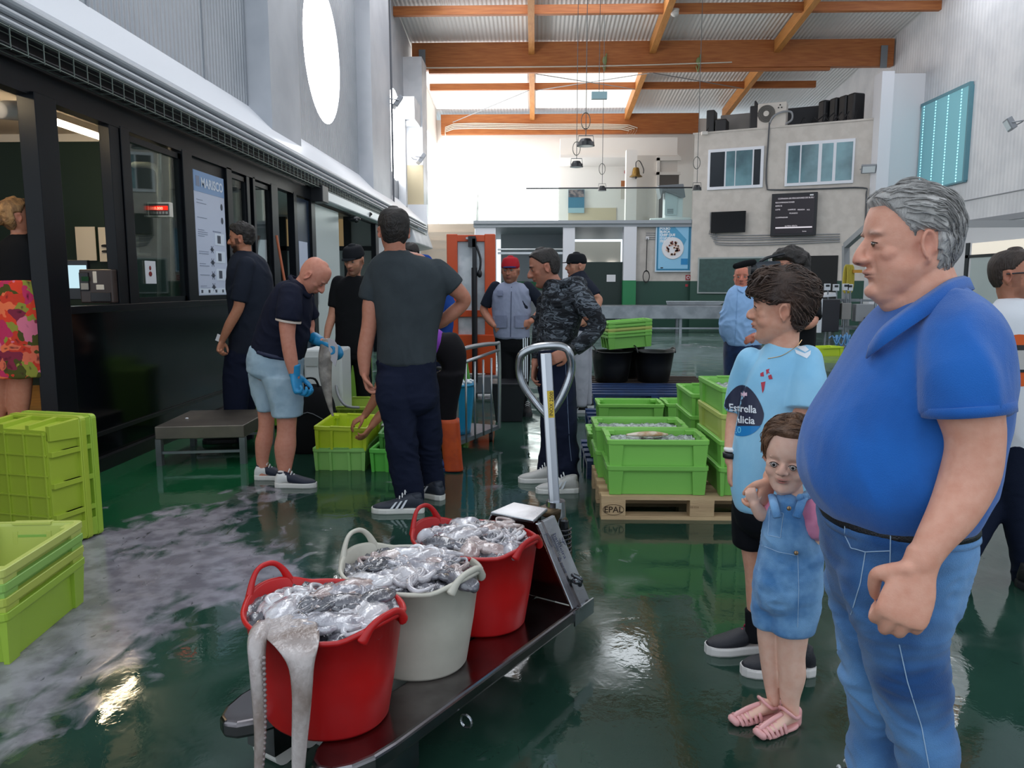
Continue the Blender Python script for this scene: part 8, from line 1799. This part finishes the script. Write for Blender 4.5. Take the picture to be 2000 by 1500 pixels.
# man with black cap and pale trousers behind
P = Person('man in black cap, dark T-shirt and pale grey track trousers behind camouflage jacket', 8.35, (.5, 8.35, 0), '#bd8870')
SH = [(1118, 1142, 530, 0, .06), (1108, 1152, 545, 0, .13), (1104, 1160, 570, 0, .16), (1104, 1160, 610, 0, .16), (1106, 1158, 655, 0, .15)]
LA = [(1106, 1150, 650, -.08, .11), (1112, 1150, 710, -.08, .1), (1118, 1148, 760, -.08, .08), (1124, 1146, 792, -.08, .07)]
LB = [(1108, 1158, 650, .08, .11), (1122, 1156, 710, .08, .1), (1130, 1156, 760, .08, .08), (1134, 1156, 788, .08, .07)]
P.body(SH[1:], .86); P.body(LA, .8); P.body(LB, .8)
P.limb([(1146, 560, -.14), (1160, 578, -.2), (1168, 586, -.2), (1160, 606, -.24), (1148, 622, -.2)], [.055, .055, .052, .048, .03])
P.limb([(1112, 560, .14), (1106, 620, .2), (1100, 660, .1)], [.05, .045, .03])
M = P.head((1124, 520, 0), 112, 0, 0, .245, 1.0, beard='#2a1e18', beardw=.4, browc='#221814')
P.neck((1130, 548, 0), .058); hand(P.b, P.p(1148, 622, -.2), V((-.8, 0, -.4)), V((0, 1, 0)), side=1); hand(P.b, P.p(1100, 660, .1), V((0, 0, -1)), V((1, 0, 0)), side=-1)
P.finish(.008)
cap(M, P.root, '#14161b')
P.cloth('t_shirt', [('s', SH), ('t', [(1146, 556, -.13), (1156, 568, -.18), (1163, 578, -.2)], [.07, .07, .068], .1)], mat('dark slate cotton', '#1d222e'), .01, 5, .004)
P.cloth('track_trousers', [hipsec(SH), ('s', LA), ('s', LB)], mat('pale grey jersey', '#9a9ba3', .9), .01, 5, .006)
shoe(P.root, gp(1146, 806), 95, .28, '#15161b', '#cfcfcf', .10, .05, stripes='#cfd2d8')
shoe(P.root, gp(1158, 797), 100, .28, '#15161b', '#cfcfcf', .10, .05, stripes='#cfd2d8')

# man in pale blue shirt
P = Person('stout balding man in pale blue shirt and dark blue jeans standing behind boy', 8.8, (2.35, 8.8, 0), '#cc806a')
SH = [(1438, 1462, 556, 0, .06), (1424, 1476, 566, 0, .12), (1414, 1486, 590, 0, .17), (1407, 1490, 620, 0, .19), (1406, 1488, 645, 0, .19), (1416, 1486, 672, 0, .17)]
LA = [(1414, 1456, 665, 0, .12), (1413, 1450, 710, 0, .1), (1415, 1446, 755, 0, .08), (1418, 1442, 792, 0, .07)]
LB = [(1446, 1486, 665, 0, .12), (1446, 1482, 710, 0, .1), (1448, 1478, 755, 0, .08), (1450, 1476, 792, 0, .07)]
P.body(SH[1:], .86); P.body(LA, .8); P.body(LB, .8)
P.limb([(1476, 580, 0), (1490, 610, .04), (1496, 635, .02), (1480, 652, -.1), (1470, 656, -.18)], [.052, .05, .045, .04, .03]); P.limb([(1422, 585, .1), (1415, 630, .15), (1425, 670, .1)], [.05, .045, .03])
M = P.head((1450, 542, 0), 160, 0, 0, .255, 1.02, jaw=1.15, nose=1.1, blush='#b03a30', browc='#8a6a5a', browt=.5)
P.neck((1450, 572, 0), .065); hand(P.b, P.p(1474, 655, -.18), V((-.8, -.1, -.5)), V((0, 1, 0)), side=1, curl=.5); hand(P.b, P.p(1425, 670, .1), V((0, 0, -1)), V((1, 0, 0)), side=-1)
P.finish(.008)
hair(M, P.root, hm('sandy', '#7a4a38', '#9a7a68'), short_mask(.48, .02, -.24), t=.012, lump=.004, seed=2, n=40, sub=5)
sh_ = mat('pale blue shirt', '#8fb2dc', .8, bump=.2, bscale=200)
so = P.cloth('shirt', [('s', SH), ('t', [(1474, 576, 0), (1486, 600, .03), (1492, 622, .03)], [.07, .072, .07], .1)], sh_, .0095, 5, .014, 6)
me_ = px_mesh(P, [[(1440, 560), (1442, 560), (1436, 672), (1434, 672)]], -.5); project(me_, so, V((0, 0, CH)), .004); obj('button_placket', me_, mat('shirt shade', '#7fa2cc', .8), so)
bm = B(); tube(bm, [P.p(1440, 556, .0), P.p(1444, 566, -.12), P.p(1452, 572, -.13), P.p(1462, 562, -.1), P.p(1468, 556, 0)], .014, 8, 3, flat=.5); obj('collar', bm, sh_, so, smooth=True)
P.cloth('jeans', [hipsec(SH), ('s', LA), ('s', LB)], denim('dark jeans', '#14223e', '#1c3054', 9), .01, 5, .005)
for x in (2.3, 2.5): shoe(P.root, V((x, 8.85, 0)), 170, .28, '#1a1a1e', '#303034')

# cameraman
P = Person('cameraman with curly dark hair in black clothes, shouldering video camera behind boy', 5.2, (1.9, 5.2, 0), '#c99079')
SH = [(1528, 1556, 560, 0, .06), (1510, 1580, 572, 0, .12), (1500, 1592, 600, 0, .15), (1500, 1590, 660, 0, .15), (1504, 1586, 720, 0, .14), (1508, 1584, 760, 0, .14)]
LA = [(1508, 1552, 750, 0, .12), (1510, 1548, 820, 0, .1), (1512, 1544, 900, 0, .08), (1514, 1540, 960, 0, .065)]; LB = [(1546, 1586, 750, 0, .12), (1548, 1586, 820, 0, .1), (1550, 1582, 900, 0, .08), (1552, 1580, 960, 0, .065)]
P.body(SH[1:], .86); P.body(LA, .8); P.body(LB, .8)
P.limb([(1584, 590, -.05), (1584, 625, -.12), (1566, 630, -.2), (1530, 590, -.25), (1500, 560, -.24)], [.05, .047, .042, .036, .028]); P.limb([(1508, 600, 0), (1490, 640, -.1), (1490, 590, -.25)], [.05, .042, .03])
M = P.head((1541, 528, 0), 112, -4, 0, .25, 1.0, browc='#221814')
P.neck((1544, 572, 0), .056); hand(P.b, P.p(1500, 560, -.24), V((-.5, 0, 1)), V((0, .9, 0)), side=1); hand(P.b, P.p(1490, 590, -.25), V((0, 0, 1)), V((0, 1, 0)), side=-1)
P.finish(.0075, closed=True)
hair(M, P.root, hm('black', '#15110f', '#2a2320'), short_mask(.26, .0, -.36), t=.10, lump=.06, freq=6, seed=13, label='curly dark hair')
P.cloth('t_shirt', [('s', SH), ('t', [(1582, 586, -.04), (1585, 622, -.11)], [.07, .066], .1), ('t', [(1510, 590, 0), (1496, 620, -.07)], [.068, .06], .1)], blackc, .01, 5, .005)
P.cloth('trousers', [hipsec(SH), ('s', LA), ('s', LB)], mat('dark teal cloth', '#1c3438', .85), .01, 5, .005)
for x in (1.83, 2.0): shoe(P.root, V((x, 5.25, 0)), 150, .28, '#1a1a1e', '#303034')
pc = lambda u, v, d=0: at(u, v, 4.9+d)
vc = thing('video_camera', 'black shoulder video camera with fluffy microphone held by the cameraman', 'camera', pc(1480, 525))
blk = mat('black plastic', '#15171c', .4); gry = mat('dark grey plastic', '#2a3038', .4)
bm = B(); tube(bm, [pc(1522, 524), pc(1500, 524), pc(1474, 524)], [.036, .036, .03], 10, 1, .05, flat=1.3); obj('camera_body', bm, gry, vc)
bm = B(); cyl(bm, pc(1476, 526), pc(1464, 526), .034, .038, 20); obj('lens', bm, blk, vc)
bm = B(); tube(bm, [pc(1472, 512, -.04), pc(1456, 515, -.05), pc(1437, 520, -.06)], [.018, .021, .018], 14, 3); obj('microphone', bm, mat('foam', '#111214', .95), vc, smooth=True)
bm = B(); tube(bm, [pc(1486, 510), pc(1500, 503), pc(1530, 496)], .010, 10, 3); obj('carry_handle', bm, blk, vc, smooth=True)
bm = B(); box(bm, (-.035, -.01, -.035), (.035, .01, .035), Matrix.Translation(pc(1470, 549, -.05)) @ Matrix.Rotation(.5, 4, 'Z')); so_ = obj('viewfinder_screen', bm, blk, vc, bevel=.004)
bm = B(); box(bm, (-.03, -.03, -.03), (.03, .03, .03), Matrix.Translation(pc(1480, 550, -.02))); obj('grip', bm, blk, vc, bevel=.008)
